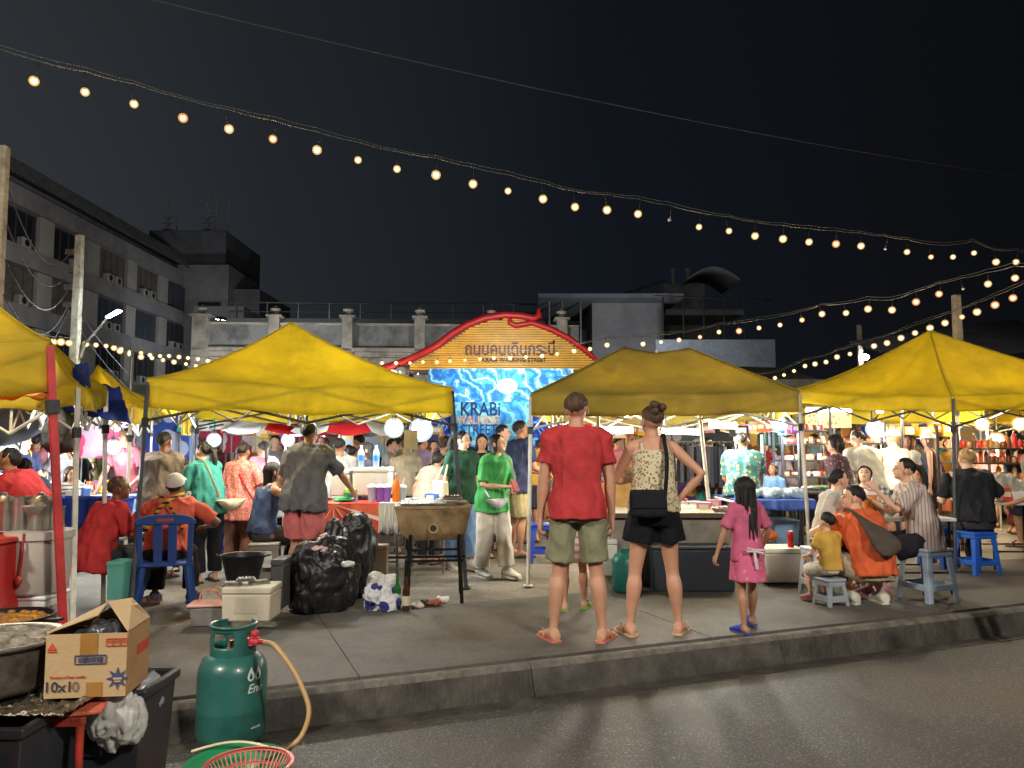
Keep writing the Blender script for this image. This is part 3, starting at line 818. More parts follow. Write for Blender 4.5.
m = MB(); m.box(((a.x + b.x) / 2, 2, a.z / 2 - .5), (b.x - a.x, 4, a.z - 1)); part('wall', m, walld, B)
# back wall of the market hall, seen under the tents
B = thing('market_wall', 'long cream and blue wall closing the back of the market', 'wall', (0, 25.5, 0))
m = MB(); m.box((-2, 0, 1.7), (60, .2, 3.4)); part('wall_panel', m, M('market_wall_paint', srgb(150, 150, 142), rough=.8, var=.25, sc=.6, grime=srgb(70, 88, 110), gs=.25, ga=.9), B)
# utility poles and lamps
def pole(px, ytop, ybot_z, Y, r, label, arm=None, mat_=None):
    p = W(px, ytop, Y); t = thing('utility_pole', label, 'pole', (p.x, Y, 0))
    m = MB(); m.box((0, 0, p.z / 2), (r * 2, r * 1.6, p.z), taper=.75); part('shaft', m, mat_ or M('pole_concrete', srgb(190, 180, 160), rough=.85, grime=srgb(110, 104, 94), gs=5, ga=.7), t, bev=.02)
    return t, p
t, p = pole(80, 235, 0, 15, .1, 'tall pale concrete utility pole with a street light arm in front of the grey building')
a = W(84, 345, 15) - V((p.x, 15, 0)); b = W(108, 317, 15) - V((p.x, 15, 0)); c = W(119, 311, 14.6) - V((p.x, 15, 0))
m = MB(); m.tube([a - V((.05, 0, .25)), a, b], [.03, .03, .02], 8); part('lamp_arm', m, steel, t)
m = MB(); m.tube([b, c], [.05, .06], 8, flat=.45); part('lamp_head', m, E('street_led', (.75, .95, 1), 14), t)
light('POINT', c + V((p.x, 15, -.2)), 70, (.8, .93, 1), .1, name='street_lamp_glow')
m = MB()
for k in range(4): m.box((-.16, 0, p.z - .35 - .35 * k), (.16, .14, .1))
part('insulator', m, M('insulator', srgb(90, 80, 70)), t)
P80 = p
t, p = pole(3, 146, 0, 9, .09, 'pale concrete pole cut off by the left edge of the view'); PL = p
t, p = pole(956, 295, 0, 17, .11, 'short weathered concrete pole behind the right yellow tent')
t, p = pole(859, 325, 0, 28, .1, 'distant slim pole carrying a small white lamp beyond the right tent')
q = W(861, 358, 28); o = part('lamp_head', MB().ell((q.x - p.x, -.25, q.z), (.18, .18, .12)), E('white_lamp', (.85, .95, 1), 20), t, True)
t, p = pole(132, 345, 0, 11, .03, 'thin steel tube pole between the left tents', mat_=steel)
# overhead wires
def wire(name, a, b, sag, r, mat_, label, n=24, extra=None):
    pts = [a.lerp(b, i / n) - V((0, 0, sag * 4 * (i / n) * (1 - i / n))) for i in range(n + 1)]
    m = MB(); m.tube(pts, r, 5)
    return solo(name, m, mat_, label, 'cable', smooth=True)
cab = M('cable_black', srgb(70, 70, 74), rough=.6)
wire('overhead_wire', W(120, -8, 9), W(1060, 181, 18), .25, .008, cab, 'single thin wire crossing the top of the night sky')
for k in range(5):
    wire('overhead_wire', PL + V((.1, 0, -.55 - .42 * k)), P80 + V((-.15, 0, -.35 * (k if k < 4 else 3.3) - .3)), .55, .009, cab,
         ['topmost', 'second', 'middle', 'fourth', 'lowest'][k] + ' of the sagging wires between the left edge pole and the lamp pole')
for k in range(2):
    wire('overhead_wire', P80 + V((.1, 0, -1.6 - .3 * k)), W(150 - 14 * k, 395, 13), .1, .007, cab, ['longer', 'shorter'][k] + ' wire running down from the lamp pole to the yellow tent')

# unseen street lamps added behind the camera to light the kerb and people's backs
for i, (x, y, pw) in enumerate(((-5.5, -3.5, 640), (5.0, -5.0, 760))):
    t = thing('street_lamp', ['street lamp on the road left of the photographer', 'street lamp on the road right of the photographer'][i], 'street lamp', (x, y, RZ))
    m = MB(); m.tube([(0, 0, 0), (0, 0, 6.4), (0, .5, 6.8), (0, 1.4, 6.9)], [.09, .06, .05, .04], 10); part('post', m, steel, t, True)
    m = MB(); m.box((0, 1.7, 6.9), (.3, .8, .12)); part('lamp_housing', m, steel, t, bev=.03)
    m = MB(); m.box((0, 1.7, 6.825), (.24, .7, .03)); part('lamp_lens', m, E('street_warm', (1, .85, .6), 6), t)
    l = light('AREA', (0, 1.7, 6.78), pw, (1, .92, .80), .7, name='street_lamp_light', parent=t)
    l.rotation_euler = (R(38 - (0 if i else 0)), 0, R(-40 if i == 0 else 32))

# unseen lamps added in the lanes behind the market to light the facades
for i, (x, y, z, pw, tx, ty, tz, c_, lb) in enumerate(((-13, 34, 7, 780, -27, 46, 11.5, (1, .93, .84), 'street lamp in the left lane before the long grey building'), (-14, 50, 7, 820, -26, 62, 12.5, (1, .95, .88), 'second street lamp further up the left lane'),
        (-9, 26.3, 3.4, 150, -9, 31, 5.6, (1, .96, .9), 'lamp behind the market wall below the left end of the white parapet'), (0, 26.3, 3.4, 110, -1, 31.5, 5.6, (1, .96, .9), 'lamp behind the market wall beside the arch'), (5.5, 31.5, 3.5, 420, 6.5, 40, 8.6, (.95, .97, 1), 'lamp in the yard below the grey rooftop house'), (-19.5, 54, 7, 700, -25, 63, 13, (.97, .98, 1), 'third street lamp before the grey end block'))):
    t = thing('street_lamp', lb, 'street lamp', (x, y, 0))
    m = MB(); m.tube([(0, 0, 0), (0, 0, z)], [.07, .05], 8); part('post', m, steel, t, True); m = MB(); m.box((0, 0, z + .05), (.4, .5, .1)); part('lamp_housing', m, steel, t, bev=.02)
    light('AREA', V((x, y, z + .12)), pw, c_, .5, target=(tx, ty, tz), name='facade_lamp')
# ================================================================ tents
def fabric(name, c, tr=.56):
    return M(name, srgb(*c), rough=.75, var=.1, sc=3, bump=.5, bs=4, grime=tuple(x * .6 for x in srgb(*c)), gs=1.1, ga=.85, trans=tr, spec=.25, dist=.03)
YEL = fabric('tent_yellow', (232, 212, 66)); MUS = fabric('tent_mustard', (180, 160, 72), .34); OLI = fabric('tent_faded_yellow', (222, 200, 70))
BLU = fabric('tarp_blue', (38, 60, 140), .3); ORA = fabric('tarp_orange', (240, 160, 30), .35)
REDF = fabric('canopy_red', (200, 40, 50), .3); WHF = fabric('canopy_white', (225, 225, 225), .3)
FRM = M('tent_frame_dark', srgb(92, 94, 100), rough=.35, metal=.6, var=.15, bump=.03)
FRW = M('tent_frame_white', srgb(220, 218, 208), rough=.45, var=.08, bump=.05, grime=srgb(120, 112, 100), gs=6, ga=.5)


def tent(label, cs, peaks, fab, val=.24, frame=FRM, legs=(0, 1, 2, 3), feet=None, group='pop-up market tents', truss=(0, 1, 2, 3), pw=1.3, seed=0, sag=.1, rleg=.02, lowt=.36):
    o0 = V(((cs[0].x + cs[1].x) / 2, (cs[0].y + cs[1].y) / 2, 0))
    t = thing('market_tent', label, 'tent', o0, 0, group)
    c = [p - o0 for p in cs]; pk = [p - o0 for p in peaks]
    m = MB()
    if len(pk) == 1: pans = [(c[i], c[(i + 1) % 4], pk[0], pk[0]) for i in range(4)]
    else: pans = [(c[0], c[1], pk[0], pk[1]), (c[1], c[2], pk[1], pk[1]), (c[2], c[3], pk[1], pk[0]), (c[3], c[0], pk[0], pk[0])]
    for a, b, ta, tb in pans:
        def fn(u, v):
            e = a.lerp(b, u); q = ta.lerp(tb, u)
            if (ta - tb).length > .01: q = q - V((0, 0, .05 * math.sin(math.pi * u)))
            p = e.lerp(q, v); p.z = e.z + (q.z - e.z) * (v ** pw * .8 + v * .2)
            inn = math.sin(math.pi * u) * math.sin(math.pi * min(1, v * 1.1)) if v < .91 else 0
            p.z -= sag * inn + .03 * math.sin(math.pi * u) * (1 - v)
            d = noise.noise(V((u * 5 + seed, v * 3, a.x))) * .03 * math.sin(math.pi * u) * (1 - v * .6)
            d += .012 * math.sin(u * 23 + 3 * noise.noise(V((u * 3, v * 2, seed)))) * math.sin(math.pi * u) * v * (1 - v) * 3
            p.z += d
            return p
        m.grid(fn, 26, 16)
        nrm = (b - a).cross(V((0, 0, 1))).normalized()
        def fv(u, v):
            e = fn(u, 0)
            w = noise.noise(V((u * 7, v * 1.0 + seed, a.y))) * .045 + .018 * math.sin(u * 19 + seed)
            edge = min(u, 1 - u) * 12; edge = min(1, edge)
            return e + nrm * (.012 + w * v * edge) - V((0, 0, val * v * (1 + .05 * math.sin(u * 11 + seed) * edge)))
        m.grid(fv, 30, 4)
    part('canopy', m, fab, t, True, solid=.004)
    for i in range(4):
        q = pk[0] if len(pk) == 1 or i in (0, 3) else pk[1]; pts = []
        for k in range(17):
            v = k / 16; e = c[i].lerp(q, v); e.z = c[i].z + (q.z - c[i].z) * (v ** pw * .8 + v * .2) + .006; pts.append(e)
        part('seam', MB().tube(pts, .009, 5), fab, t, True)
    for i in legs:
        p = c[i]; f = V((p.x, p.y, 0))
        if feet and i in feet: f = feet[i] - o0
        q = p - V((0, 0, .03)); d = (q - f).normalized()
        L_ = part('leg', MB().tube([f, q], rleg, 4), frame, t)
        part('foot_plate', MB().box(f + V((0, 0, .006)), (.09, .09, .012)), frame, L_)
        part('slider', MB().tube([f.lerp(q, .80), f.lerp(q, .84)], rleg * 1.6, 4), M('black_plastic', srgb(30, 30, 32), rough=.5), L_)
    cm = sum(c, V()) / 4; hi = sum(pk, V()) / len(pk)
    for i in truss:
        a, b = c[i], c[(i + 1) % 4]; z = V((0, 0, 1)); n_ = (b - a).cross(z).normalized() * -.03
        m = MB(); hid = .05
        for u0, u1 in ((0, .5), (.5, 1)):
            A, Bq = a.lerp(b, u0) + n_, a.lerp(b, u1) + n_
            m.tube([A - z * hid, Bq - z * lowt], .012, 4); m.tube([A - z * lowt, Bq - z * hid], .012, 4)
        md = a.lerp(b, .5) + n_ * 1.5
        m.tube([md - z * hid, md - z * lowt], .012, 4)
        ce = V((hi.x, hi.y, md.z))
        m.tube([md - z * lowt, md.lerp(ce, .5) + z * .02], .01, 4); m.tube([md - z * hid, md.lerp(ce, .5) - z * .32], .01, 4)
        m.tube([md.lerp(ce, .5) + z * .02, ce - z * .3], .01, 4); m.tube([md.lerp(ce, .5) - z * .32, ce + z * .03], .01, 4)
        part('truss', m, frame, t)
    part('mast', MB().tube([(hi.x, hi.y, cm.z - .35), (hi.x, hi.y, hi.z - .03)], .02, 6), frame, t)
    return t


def pz(px, Y, z): return pt(px, Y, z)
# 1: yellow tent, centre left
A = W(148, 379, 6.75); Bc = W(452, 388, 7.45)
dx = (Bc - A); dx.z = 0; n = V((-dx.y, dx.x, 0)).normalized() * 2.9
tent('bright yellow pop-up tent with one tall peak, centre left beside the banner', [A, Bc, Bc + n, A + n], [W(291, 323, 8.5)], YEL, val=.25, feet={0: G(130, 622), 1: G(466, 588)}, seed=1, sag=.12, pw=1.45)
T1 = (A, Bc, n)
# 2: mustard tent
A = W(531, 394, 7.9); Bc = W(799, 391, 8.1); dx = Bc - A; dx.z = 0; n = V((.5, 2.8, 0))
tent('mustard brown tent with a sagging two peaked ridge behind the couple', [A, Bc, Bc + n, A + n], [W(625, 347, 9.4), W(688, 348, 9.4)], MUS, val=.22, frame=FRW, feet={0: pt(528, 7.9), 1: pt(812, 8.0)}, seed=2, sag=.1, pw=1.05)
# 3: right tent, corner towards the viewer
C_ = W(953, 396, 8.75); Lq = W(797, 389, 10.2); Rq = W(1140, 386, 9.1)
tent('lemon yellow pointed tent over the eating tables at the right', [C_, Rq, Rq + (Lq - C_) * 1.05, Lq], [W(930, 331, 10.0)], YEL, val=.18, feet={0: V((pt(955, 8.75, .2).x, 8.75, 0))}, seed=3, sag=.08, pw=1.35)
# its neighbour
a = W(985, 383, 11.5); tent('yellow tent at the right edge, only its lit left slope in view', [a, a + V((3.2, .2, 0)), a + V((3.2, 3.1, .0)), a + V((0, 3, 0))], [W(1020, 356, 12.8) + V((.6, 0, 0))], YEL, seed=4)
# near left tents
A = W(-270, 340, 4.0); Bc = W(50, 341, 4.5)
tent('close yellow tent at the left edge on a red post', [A, Bc, Bc + V((-1.75, 2.6, 0)), A + V((-1.4, 2.6, .1))], [W(-75, 235, 5.2)], OLI, val=.3, frame=M('frame_red', srgb(190, 44, 44), rough=.5, grime=srgb(110, 30, 28), gs=8), legs=(1,), feet={1: V((pt(69, 4.45, .3).x, 4.45, 0))}, seed=5, truss=(0,), sag=.05, rleg=.028, lowt=.3)
A = W(-60, 385, 5.5); Bc = W(78, 384, 5.7)
tent('worn olive yellow tent with blue lining on cream posts at the left', [A, Bc, W(106, 388, 6.9), W(-20, 390, 6.9)], [W(46, 338, 6.3)], OLI, val=.16, frame=FRW, legs=(1, 2), feet={1: G(72, 648), 2: G(103, 612)}, seed=6, truss=(0, 1, 2), sag=.16, rleg=.022)
A = W(84, 388, 7.5); Bc = W(131, 404, 8.0)
tent('small sagging yellow tent between the cream posts and the lamp pole', [A, Bc, Bc + V((-.9, 2.4, .1)), A + V((-1.3, 2.2, 0))], [W(98, 366, 8.6)], OLI, val=.2, frame=FRW, seed=7, legs=(1, 2), sag=.1)
# blue tarp
def tarp(label, pts, mat_, name='tarp', sag=.12, seed=0):
    a, b, c, d = pts
    m = MB()
    def fn(u, v):
        p = a.lerp(b, u).lerp(d.lerp(c, u), v)
        p.z -= sag * math.sin(math.pi * u) * math.sin(math.pi * v) + .05 * noise.noise(V((u * 5, v * 5, seed)))
        return p
    m.grid(fn, 24, 16)
    return solo(name, m, mat_, label, 'tarp', smooth=True, solid=.004)
tarp('blue tarpaulin hanging over the cream post frame at the left', [W(48, 402, 6.0), W(131, 424, 6.6), W(120, 386, 7.6), W(60, 384, 7.0)], BLU, seed=2)
tarp('dark blue folded tarpaulin standing up between the two left tents', [W(74, 388, 6.35), W(91, 386, 6.35), W(88, 362, 6.4), W(72, 366, 6.4)], BLU, sag=.05, seed=4)
tarp('orange tarpaulin lining under the closest left tent', [W(-40, 395, 4.75), W(47, 397, 4.8), W(49, 376, 5.0), W(-40, 366, 5.0)], ORA, sag=.06, seed=5)
tarp('pale blue plastic sheet sagging under the left tents', [W(-60, 408, 6.2), W(46, 412, 6.3), W(60, 426, 8.2), W(-40, 424, 8.2)], fabric('sheet_pale', (196, 208, 224), .6), sag=.25, seed=6)
# tents further back
back = [(-6.6, 11.2, 'yellow tent in the second row behind the white capped vendor', YEL, 12), (-9.9, 10.6, 'yellow tent in the second row at the far left', OLI, 4), (-3.2, 12.6, 'yellow tent in the second row behind the man in the grey shirt', YEL, 9),
        (2.6, 13.4, 'mustard tent in the second row behind the couple', MUS, -6), (6.0, 13.6, 'yellow tent in the second row behind the white vest man', YEL, -3), (9.6, 14.6, 'yellow tent in the second row at the far right', YEL, 3),
        (-8.5, 15.5, 'yellow tent in the third row at the far left', YEL, 2), (-5.0, 17.0, 'white tent in the third row left of the banner', WHF, 5), (12.6, 18.5, 'yellow tent in the third row at the far right', YEL, -4), (8.6, 18.0, 'blue tent in the third row right of the arch', BLU, 0)]
for i, (x, y, lb, fb, an) in enumerate(back):
    q = rotz(R(an)); zz = 2.0
    cs = [V((x, y, zz)) + q @ V(p) for p in ((-1.5, -1.5, 0), (1.5, -1.5, 0), (1.5, 1.5, 0), (-1.5, 1.5, 0))]
    tent(lb, cs, [V((x, y, 2.62))], fb, val=.22, frame=FRW if i % 2 else FRM, seed=10 + i)
# red white umbrella
def parasol(label, loc, r, z, c1, c2):
    t = thing('market_umbrella', label, 'umbrella', loc)
    part('pole', MB().tube([(0, 0, 0), (0, 0, z + .45)], .02, 8), FRW, t)
    m = MB(); n_ = 8
    for k in range(n_):
        a0, a1 = 2 * math.pi * k / n_, 2 * math.pi * (k + 1) / n_
        A_, B_ = V((r * math.cos(a0), r * math.sin(a0), z)), V((r * math.cos(a1), r * math.sin(a1), z)); T_ = V((0, 0, z + .42))
        def fn(u, v):
            p = A_.lerp(B_, u).lerp(T_, v); p.z -= .06 * math.sin(math.pi * u) * (1 - v); p.z += .05 * math.sin(math.pi * v); return p
        m.grid(fn, 5, 6, k % 2)
    part('canopy', m, [c1, c2], t, True, solid=.004)
    return t
parasol('red and white striped umbrella behind the man in the grey shirt', pt(283, 11.0), .95, 1.62, REDF, WHF)
parasol('red and white striped umbrella half hidden right of the grey shirt head', pt(338, 10.6), .75, 1.6, REDF, WHF)
parasol('round red umbrella above the crowd at the far right', pt(985, 15), 1.0, 1.9, REDF, REDF)

# ================================================================ gate arch and banner
Yg = 21.0
t = thing('gate_arch', 'gold slatted arch sign with red dragon tail edging and thai lettering over the market street', 'sign', (0, Yg, 0))
gold = M('gold_slats', srgb(214, 160, 48), rough=.45, var=.12, sc=3, bump=.2, bs=30, grime=srgb(160, 110, 30), gs=.8, ga=.5)
redp = M('red_enamel', srgb(178, 28, 34), rough=.4, var=.1, bump=.05)
def wl(px, py): q = W(px, py, Yg); return (q.x, q.z)
up = [(410, 364), (430, 354), (450, 341), (468, 328), (485, 321), (505, 318), (525, 320), (537, 322), (538, 326), (552, 332), (568, 341), (585, 353), (603, 367), (603, 369)]
m = MB(); poly = [wl(405, 369)] + [wl(*q) for q in [(602, 370)]] + [wl(*q) for q in reversed(up)]
# horizontal slats clipped to the outline
zs0, zs1 = wl(0, 370)[1], wl(0, 318)[1]; ns = 22
U = [wl(*q) for q in up]
def xat(z, left):
    seq = U[:6] if left else U[6:]
    for (xa, za), (xb, zb_) in zip(seq, seq[1:]):
        if (za - z) * (zb_ - z) <= 0 and abs(za - zb_) > 1e-6: return xa + (xb - xa) * (z - za) / (zb_ - za)
    if z > max(p_[1] for p_ in seq): return seq[-1][0] if left else seq[0][0]
    return U[0][0] if left else U[-1][0]
for k in range(ns):
    za = zs0 + (zs1 - zs0) * k / ns; zb_ = za + (zs1 - zs0) / ns * .86
    l_, r_ = xat(zb_, True), xat(zb_, False)
    if r_ - l_ > .15: m.box(((l_ + r_) / 2, 0, (za + zb_) / 2), (r_ - l_, .08, zb_ - za))
part('slat_panel', m, gold, t, bev=.006)
m = MB(); m.prism([wl(408, 369.5)] + [wl(x, y + 1) for x, y in up] + [wl(602, 370.5)], .05, .12); part('backing', m, M('gold_back', srgb(120, 84, 26)), t)
def edge(pts, w, name='red_edging'):
    P3 = [W(x, y, Yg) - V((0, Yg + .04, 0)) for x, y in pts]
    m = MB(); m.tube(P3, [w * k for k in ([.5] + [1] * (len(P3) - 2) + [.35])], 8, flat=1.2); part(name, m, redp, t, True)
edge([(368, 372), (385, 368), (404, 362), (422, 354), (438, 345), (452, 334), (467, 325), (485, 318), (505, 315), (522, 316), (534, 319), (539, 316), (539, 309)], .085)
edge([(509, 317), (510, 323), (516, 326), (532, 323), (550, 329), (568, 338), (585, 350), (602, 365)], .085)
m = MB(); q0, q1 = W(404, 372, Yg), W(604, 372, Yg); m.box(((q0.x + q1.x) / 2, .1, q0.z), (q1.x - q0.x, .25, .1)); part('beam', m, darksteel, t)
for px in (408, 600):
    for dy in (-.2, .25):
        x = pt(px, Yg, 2).x; part('post', MB().tube([(x, dy + .1, 0), (x, dy + .1, q0.z)], .05, 8), darksteel, t)


BOLD = [.012]
def text(s, size, depth=.02, shear=0.0):
    cu = bpy.data.curves.new('t', 'FONT'); cu.body = s; cu.size = size; cu.extrude = depth; cu.align_x = 'CENTER'; cu.shear = shear; cu.offset = BOLD[0] * size
    cu.resolution_u = 3
    o = bpy.data.objects.new('t', cu); TS.collection.objects.link(o); TS.view_layers[0].update()
    me = bpy.data.meshes.new_from_object(o.evaluated_get(TS.view_layers[0].depsgraph)); bpy.data.objects.remove(o)
    me.materials.clear()
    return me


def lettering(s, w, loc, mat_, parent, rx=90, rz=0, depth=.01, name='lettering', bold=0.0, squash=1.0, ry=0):
    me = text(s, 1.0, 0); xs = [v.co.x for v in me.vertices]; ww = max(xs) - min(xs); k = w / ww; ex = depth
    bpy.data.meshes.remove(me)
    me = text(s, k, ex)
    if squash != 1:
        for v in me.vertices: v.co.y *= squash
    o = put(name, me, mat_, parent, loc); o.rotation_euler = (R(rx), R(ry), R(rz))
    return o
kr = W(510, 350, Yg); maroon = M('maroon_letters', srgb(96, 14, 22), rough=.5)
lettering('ถนนคนเดินกระบี่', (W(557, 350, Yg) - W(468, 350, Yg)).x, (kr.x, -.06, W(0, 355, Yg).z), maroon, t, depth=.02, squash=1.25)
lettering('KRABI WALKING STREET', (W(546, 350, Yg) - W(482, 350, Yg)).x, (W(514, 350, Yg).x, -.06, W(0, 362, Yg).z), M('dark_letters', srgb(60, 26, 24)), t, depth=.02)
t['group'] = 'gate'
del t['group']
# globe lamp left of the arch
t = thing('globe_lamp', 'round white globe lamp hanging at the left foot of the arch', 'lamp', (W(394, 376, Yg).x, Yg - .3, 0))
z = W(394, 376, Yg - .3).z
part('globe', MB().ell((0, 0, z), .16, 20, 14), E('globe_white', (1, 1, 1), 4), t, True); part('bracket', MB().tube([(0, 0, z + .14), (.15, .2, z + .3), (.45, .35, z + .3)], .02, 6), darksteel, t)

# stage banner (mural) behind the arch
def mural(name, dark=(14, 40, 130), mid=(40, 140, 215), lite=(170, 225, 240), sc=2.2):
    m_ = bpy.data.materials.new(name); m_.use_nodes = True; nt = m_.node_tree; N = nt.nodes; L = nt.links; p = N['Principled BSDF']
    tc = N.new('ShaderNodeTexCoord'); w = N.new('ShaderNodeTexWave'); w.wave_type = 'BANDS'; w.bands_direction = 'DIAGONAL'; w.inputs['Scale'].default_value = sc * .8; w.inputs['Distortion'].default_value = 16; w.inputs['Detail'].default_value = 3; w.inputs['Detail Scale'].default_value = 1.6
    L.new(tc.outputs['Object'], w.inputs[0]); c = N.new('ShaderNodeValToRGB'); L.new(w.outputs[0], c.inputs[0])
    e = c.color_ramp.elements; e[0].color = (*srgb(*dark), 1); e[1].color = (*srgb(*lite), 1); e[1].position = .96
    q = e.new(.5); q.color = (*srgb(*mid), 1); q = e.new(.86); q.color = (*srgb(*[int(x * .9) for x in mid]), 1)
    L.new(c.outputs[0], p.inputs['Base Color']); p.inputs['Roughness'].default_value = .7
    return m_
Ym = 19.0
t = thing('stage_banner', 'bright blue wave painted banner with krabi walking street lettering under the arch', 'banner', (0, Ym, 0))
a, b = W(452, 402, Ym), W(626, 402, Ym); zc = a.z
m = MB(); m.box(((a.x + b.x) / 2, 0, zc / 2), (b.x - a.x, .05, zc)); part('wave_panel', m, mural('mural_blue', dark=(10, 26, 110), mid=(22, 66, 180), lite=(110, 180, 230)), t)
c = W(530, 402, Ym); m = MB(); m.box(((a.x + c.x) / 2, -.04, zc / 2), (c.x - a.x, .04, zc)); part('title_panel', m, mural('mural_pale', dark=(30, 110, 190), mid=(70, 165, 215), lite=(130, 205, 235), sc=1.0), t)
a2, b2 = W(428, 388, Ym), W(574, 388, Ym); m = MB()
m.box(((a2.x + b2.x) / 2, .15, zc + .42), (b2.x - a2.x, .05, .84)); part('top_panel', m, mural('mural_top', dark=(24, 100, 190), mid=(70, 170, 220), lite=(205, 235, 245), sc=1.5), t)
a3 = W(415, 420, Ym); m = MB(); m.box(((a3.x + a.x) / 2 - .02, .06, zc / 2 - .15), (a.x - a3.x - .04, .05, zc - .3)); part('side_panel', m, mural('mural_side', dark=(10, 20, 90), mid=(20, 60, 180), lite=(110, 180, 235)), t)
def lt(s, px0, px1, py, c_, ry=0):
    lettering(s, W(px1, py, Ym).x - W(px0, py, Ym).x, ((W(px1, py, Ym).x + W(px0, py, Ym).x) / 2, -.066, W(0, py, Ym).z), M('paint_letters_%d' % c_[0], srgb(*c_), rough=.6), t, depth=.004, ry=ry, squash=1.3)
lt('KRABi', 461, 500, 415.5, (14, 40, 84)); lt('WALKING', 457, 500, 424, (222, 150, 84)); lt('STREET', 461, 497, 434.5, (16, 66, 128))
l = light('AREA', (W(505, 390, Ym - 1.2).x, Ym - 1.3, 4.4), 110, COOL, .5, target=(W(505, 400, Ym).x, Ym, 2.2), name='stage_flood_light')
t = thing('flood_light', 'white flood lamp blazing on the top of the blue banner', 'lamp', (W(507, 386, Ym - .6).x, Ym - .6, 0)); z = W(507, 386, Ym - .6).z
part('lens', MB().ell((0, 0, z), (.24, .08, .17), 16, 10), E('flood_white', (.85, .97, 1), 12), t, True); part('bracket', MB().tube([(0, .08, z), (0, .5, z + .1)], .02, 6), darksteel, t)
# ================================================================ festoon lights
bulbE = E('bulb_core', (1, .80, .42), 22); bulbO = E('bulb_amber', (1, .52, .20), 16)
bulboff = M('bulb_off_glass', srgb(200, 200, 200), rough=.2, bump=0)
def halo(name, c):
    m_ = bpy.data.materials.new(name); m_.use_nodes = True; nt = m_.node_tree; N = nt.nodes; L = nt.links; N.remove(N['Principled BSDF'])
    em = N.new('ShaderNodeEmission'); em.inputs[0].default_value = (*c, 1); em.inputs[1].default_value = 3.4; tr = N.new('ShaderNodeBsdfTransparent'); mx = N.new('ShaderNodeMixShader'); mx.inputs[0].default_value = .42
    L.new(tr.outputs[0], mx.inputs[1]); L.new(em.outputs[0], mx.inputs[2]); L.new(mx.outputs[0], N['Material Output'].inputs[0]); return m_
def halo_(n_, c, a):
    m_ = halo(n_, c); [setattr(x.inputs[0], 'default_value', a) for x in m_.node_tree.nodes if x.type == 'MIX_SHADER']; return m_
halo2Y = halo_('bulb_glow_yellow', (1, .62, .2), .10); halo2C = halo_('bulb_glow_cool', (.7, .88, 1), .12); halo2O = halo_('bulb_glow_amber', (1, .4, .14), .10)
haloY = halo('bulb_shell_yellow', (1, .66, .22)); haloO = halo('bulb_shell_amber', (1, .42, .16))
socket = M('bulb_socket', srgb(40, 38, 36), rough=.5)


def festoon(label, pts, off=(), cablelift=.16, r=.036, amber=(), ext=(None, None), twin=True, energy=0, shell=True, thin=.006):
    """pts: list of world points of bulbs"""
    t = thing('string_lights', label, 'string lights', pts[0], 0, 'festoon bulb strings'); o0 = pts[0]
    P = [p - o0 for p in pts]; cp = [p + V((0, 0, cablelift)) for p in P]
    if ext[0] is not None: cp = [ext[0] - o0] + cp
    if ext[1] is not None: cp = cp + [ext[1] - o0]
    me = {}
    for i, p in enumerate(P):
        k = 'off' if i in off else ('amb' if i in amber else 'on')
        if k not in me:
            b = MB(); b.ell((0, 0, 0), r * (.5 if k == 'amb' else .6), 12, 8); x = b.mesh('bulb'); x.materials.append({'off': bulboff, 'amb': bulbO, 'on': bulbE}[k])
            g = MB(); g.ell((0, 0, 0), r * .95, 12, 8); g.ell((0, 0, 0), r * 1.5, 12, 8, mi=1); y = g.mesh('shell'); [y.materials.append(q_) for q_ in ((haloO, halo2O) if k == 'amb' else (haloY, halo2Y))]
            s = MB(); s.tube([(0, 0, r * .7), (0, 0, r * .7 + .045)], .014, 6); s.tube([(0, 0, r + .03), (0, 0, cablelift)], .004, 4); z = s.mesh('socket'); z.materials.append(socket)
            me[k] = (x, y, z)
        x, y, z = me[k]
        bo = put('bulb', x, [], t, p); bo.scale = (rnd.uniform(.82, 1.2),) * 3; bo.rotation_euler = (rnd.uniform(-.25, .25), rnd.uniform(-.25, .25), 0)
        if k != 'off' and shell: put('bulb_glass', y, [], bo)  # frosted inner shell; the outer one stands in for the bulb's glow
        put('socket', z, [], bo)
    c = MB(); fine = []
    for a, b in zip(cp, cp[1:]):
        for q in range(3): fine.append(a.lerp(b, q / 3) - V((0, 0, .012 * math.sin(q / 3 * math.pi))))
    fine.append(cp[-1])
    c.tube(fine, thin, 5)
    if twin: c.tube([p + V((0, .0, .035 + .012 * math.sin(i * .4))) for i, p in enumerate(fine)], thin * .8, 5)
    part('cable', c, M('string_cable', srgb(86, 84, 80), rough=.7), t, True)
    if energy:
        for i in range(1, len(P), 4): light('POINT', pts[i] - V((0, 0, .08)), energy, (1, .75, .42), .05, name='festoon_glow')
    return t


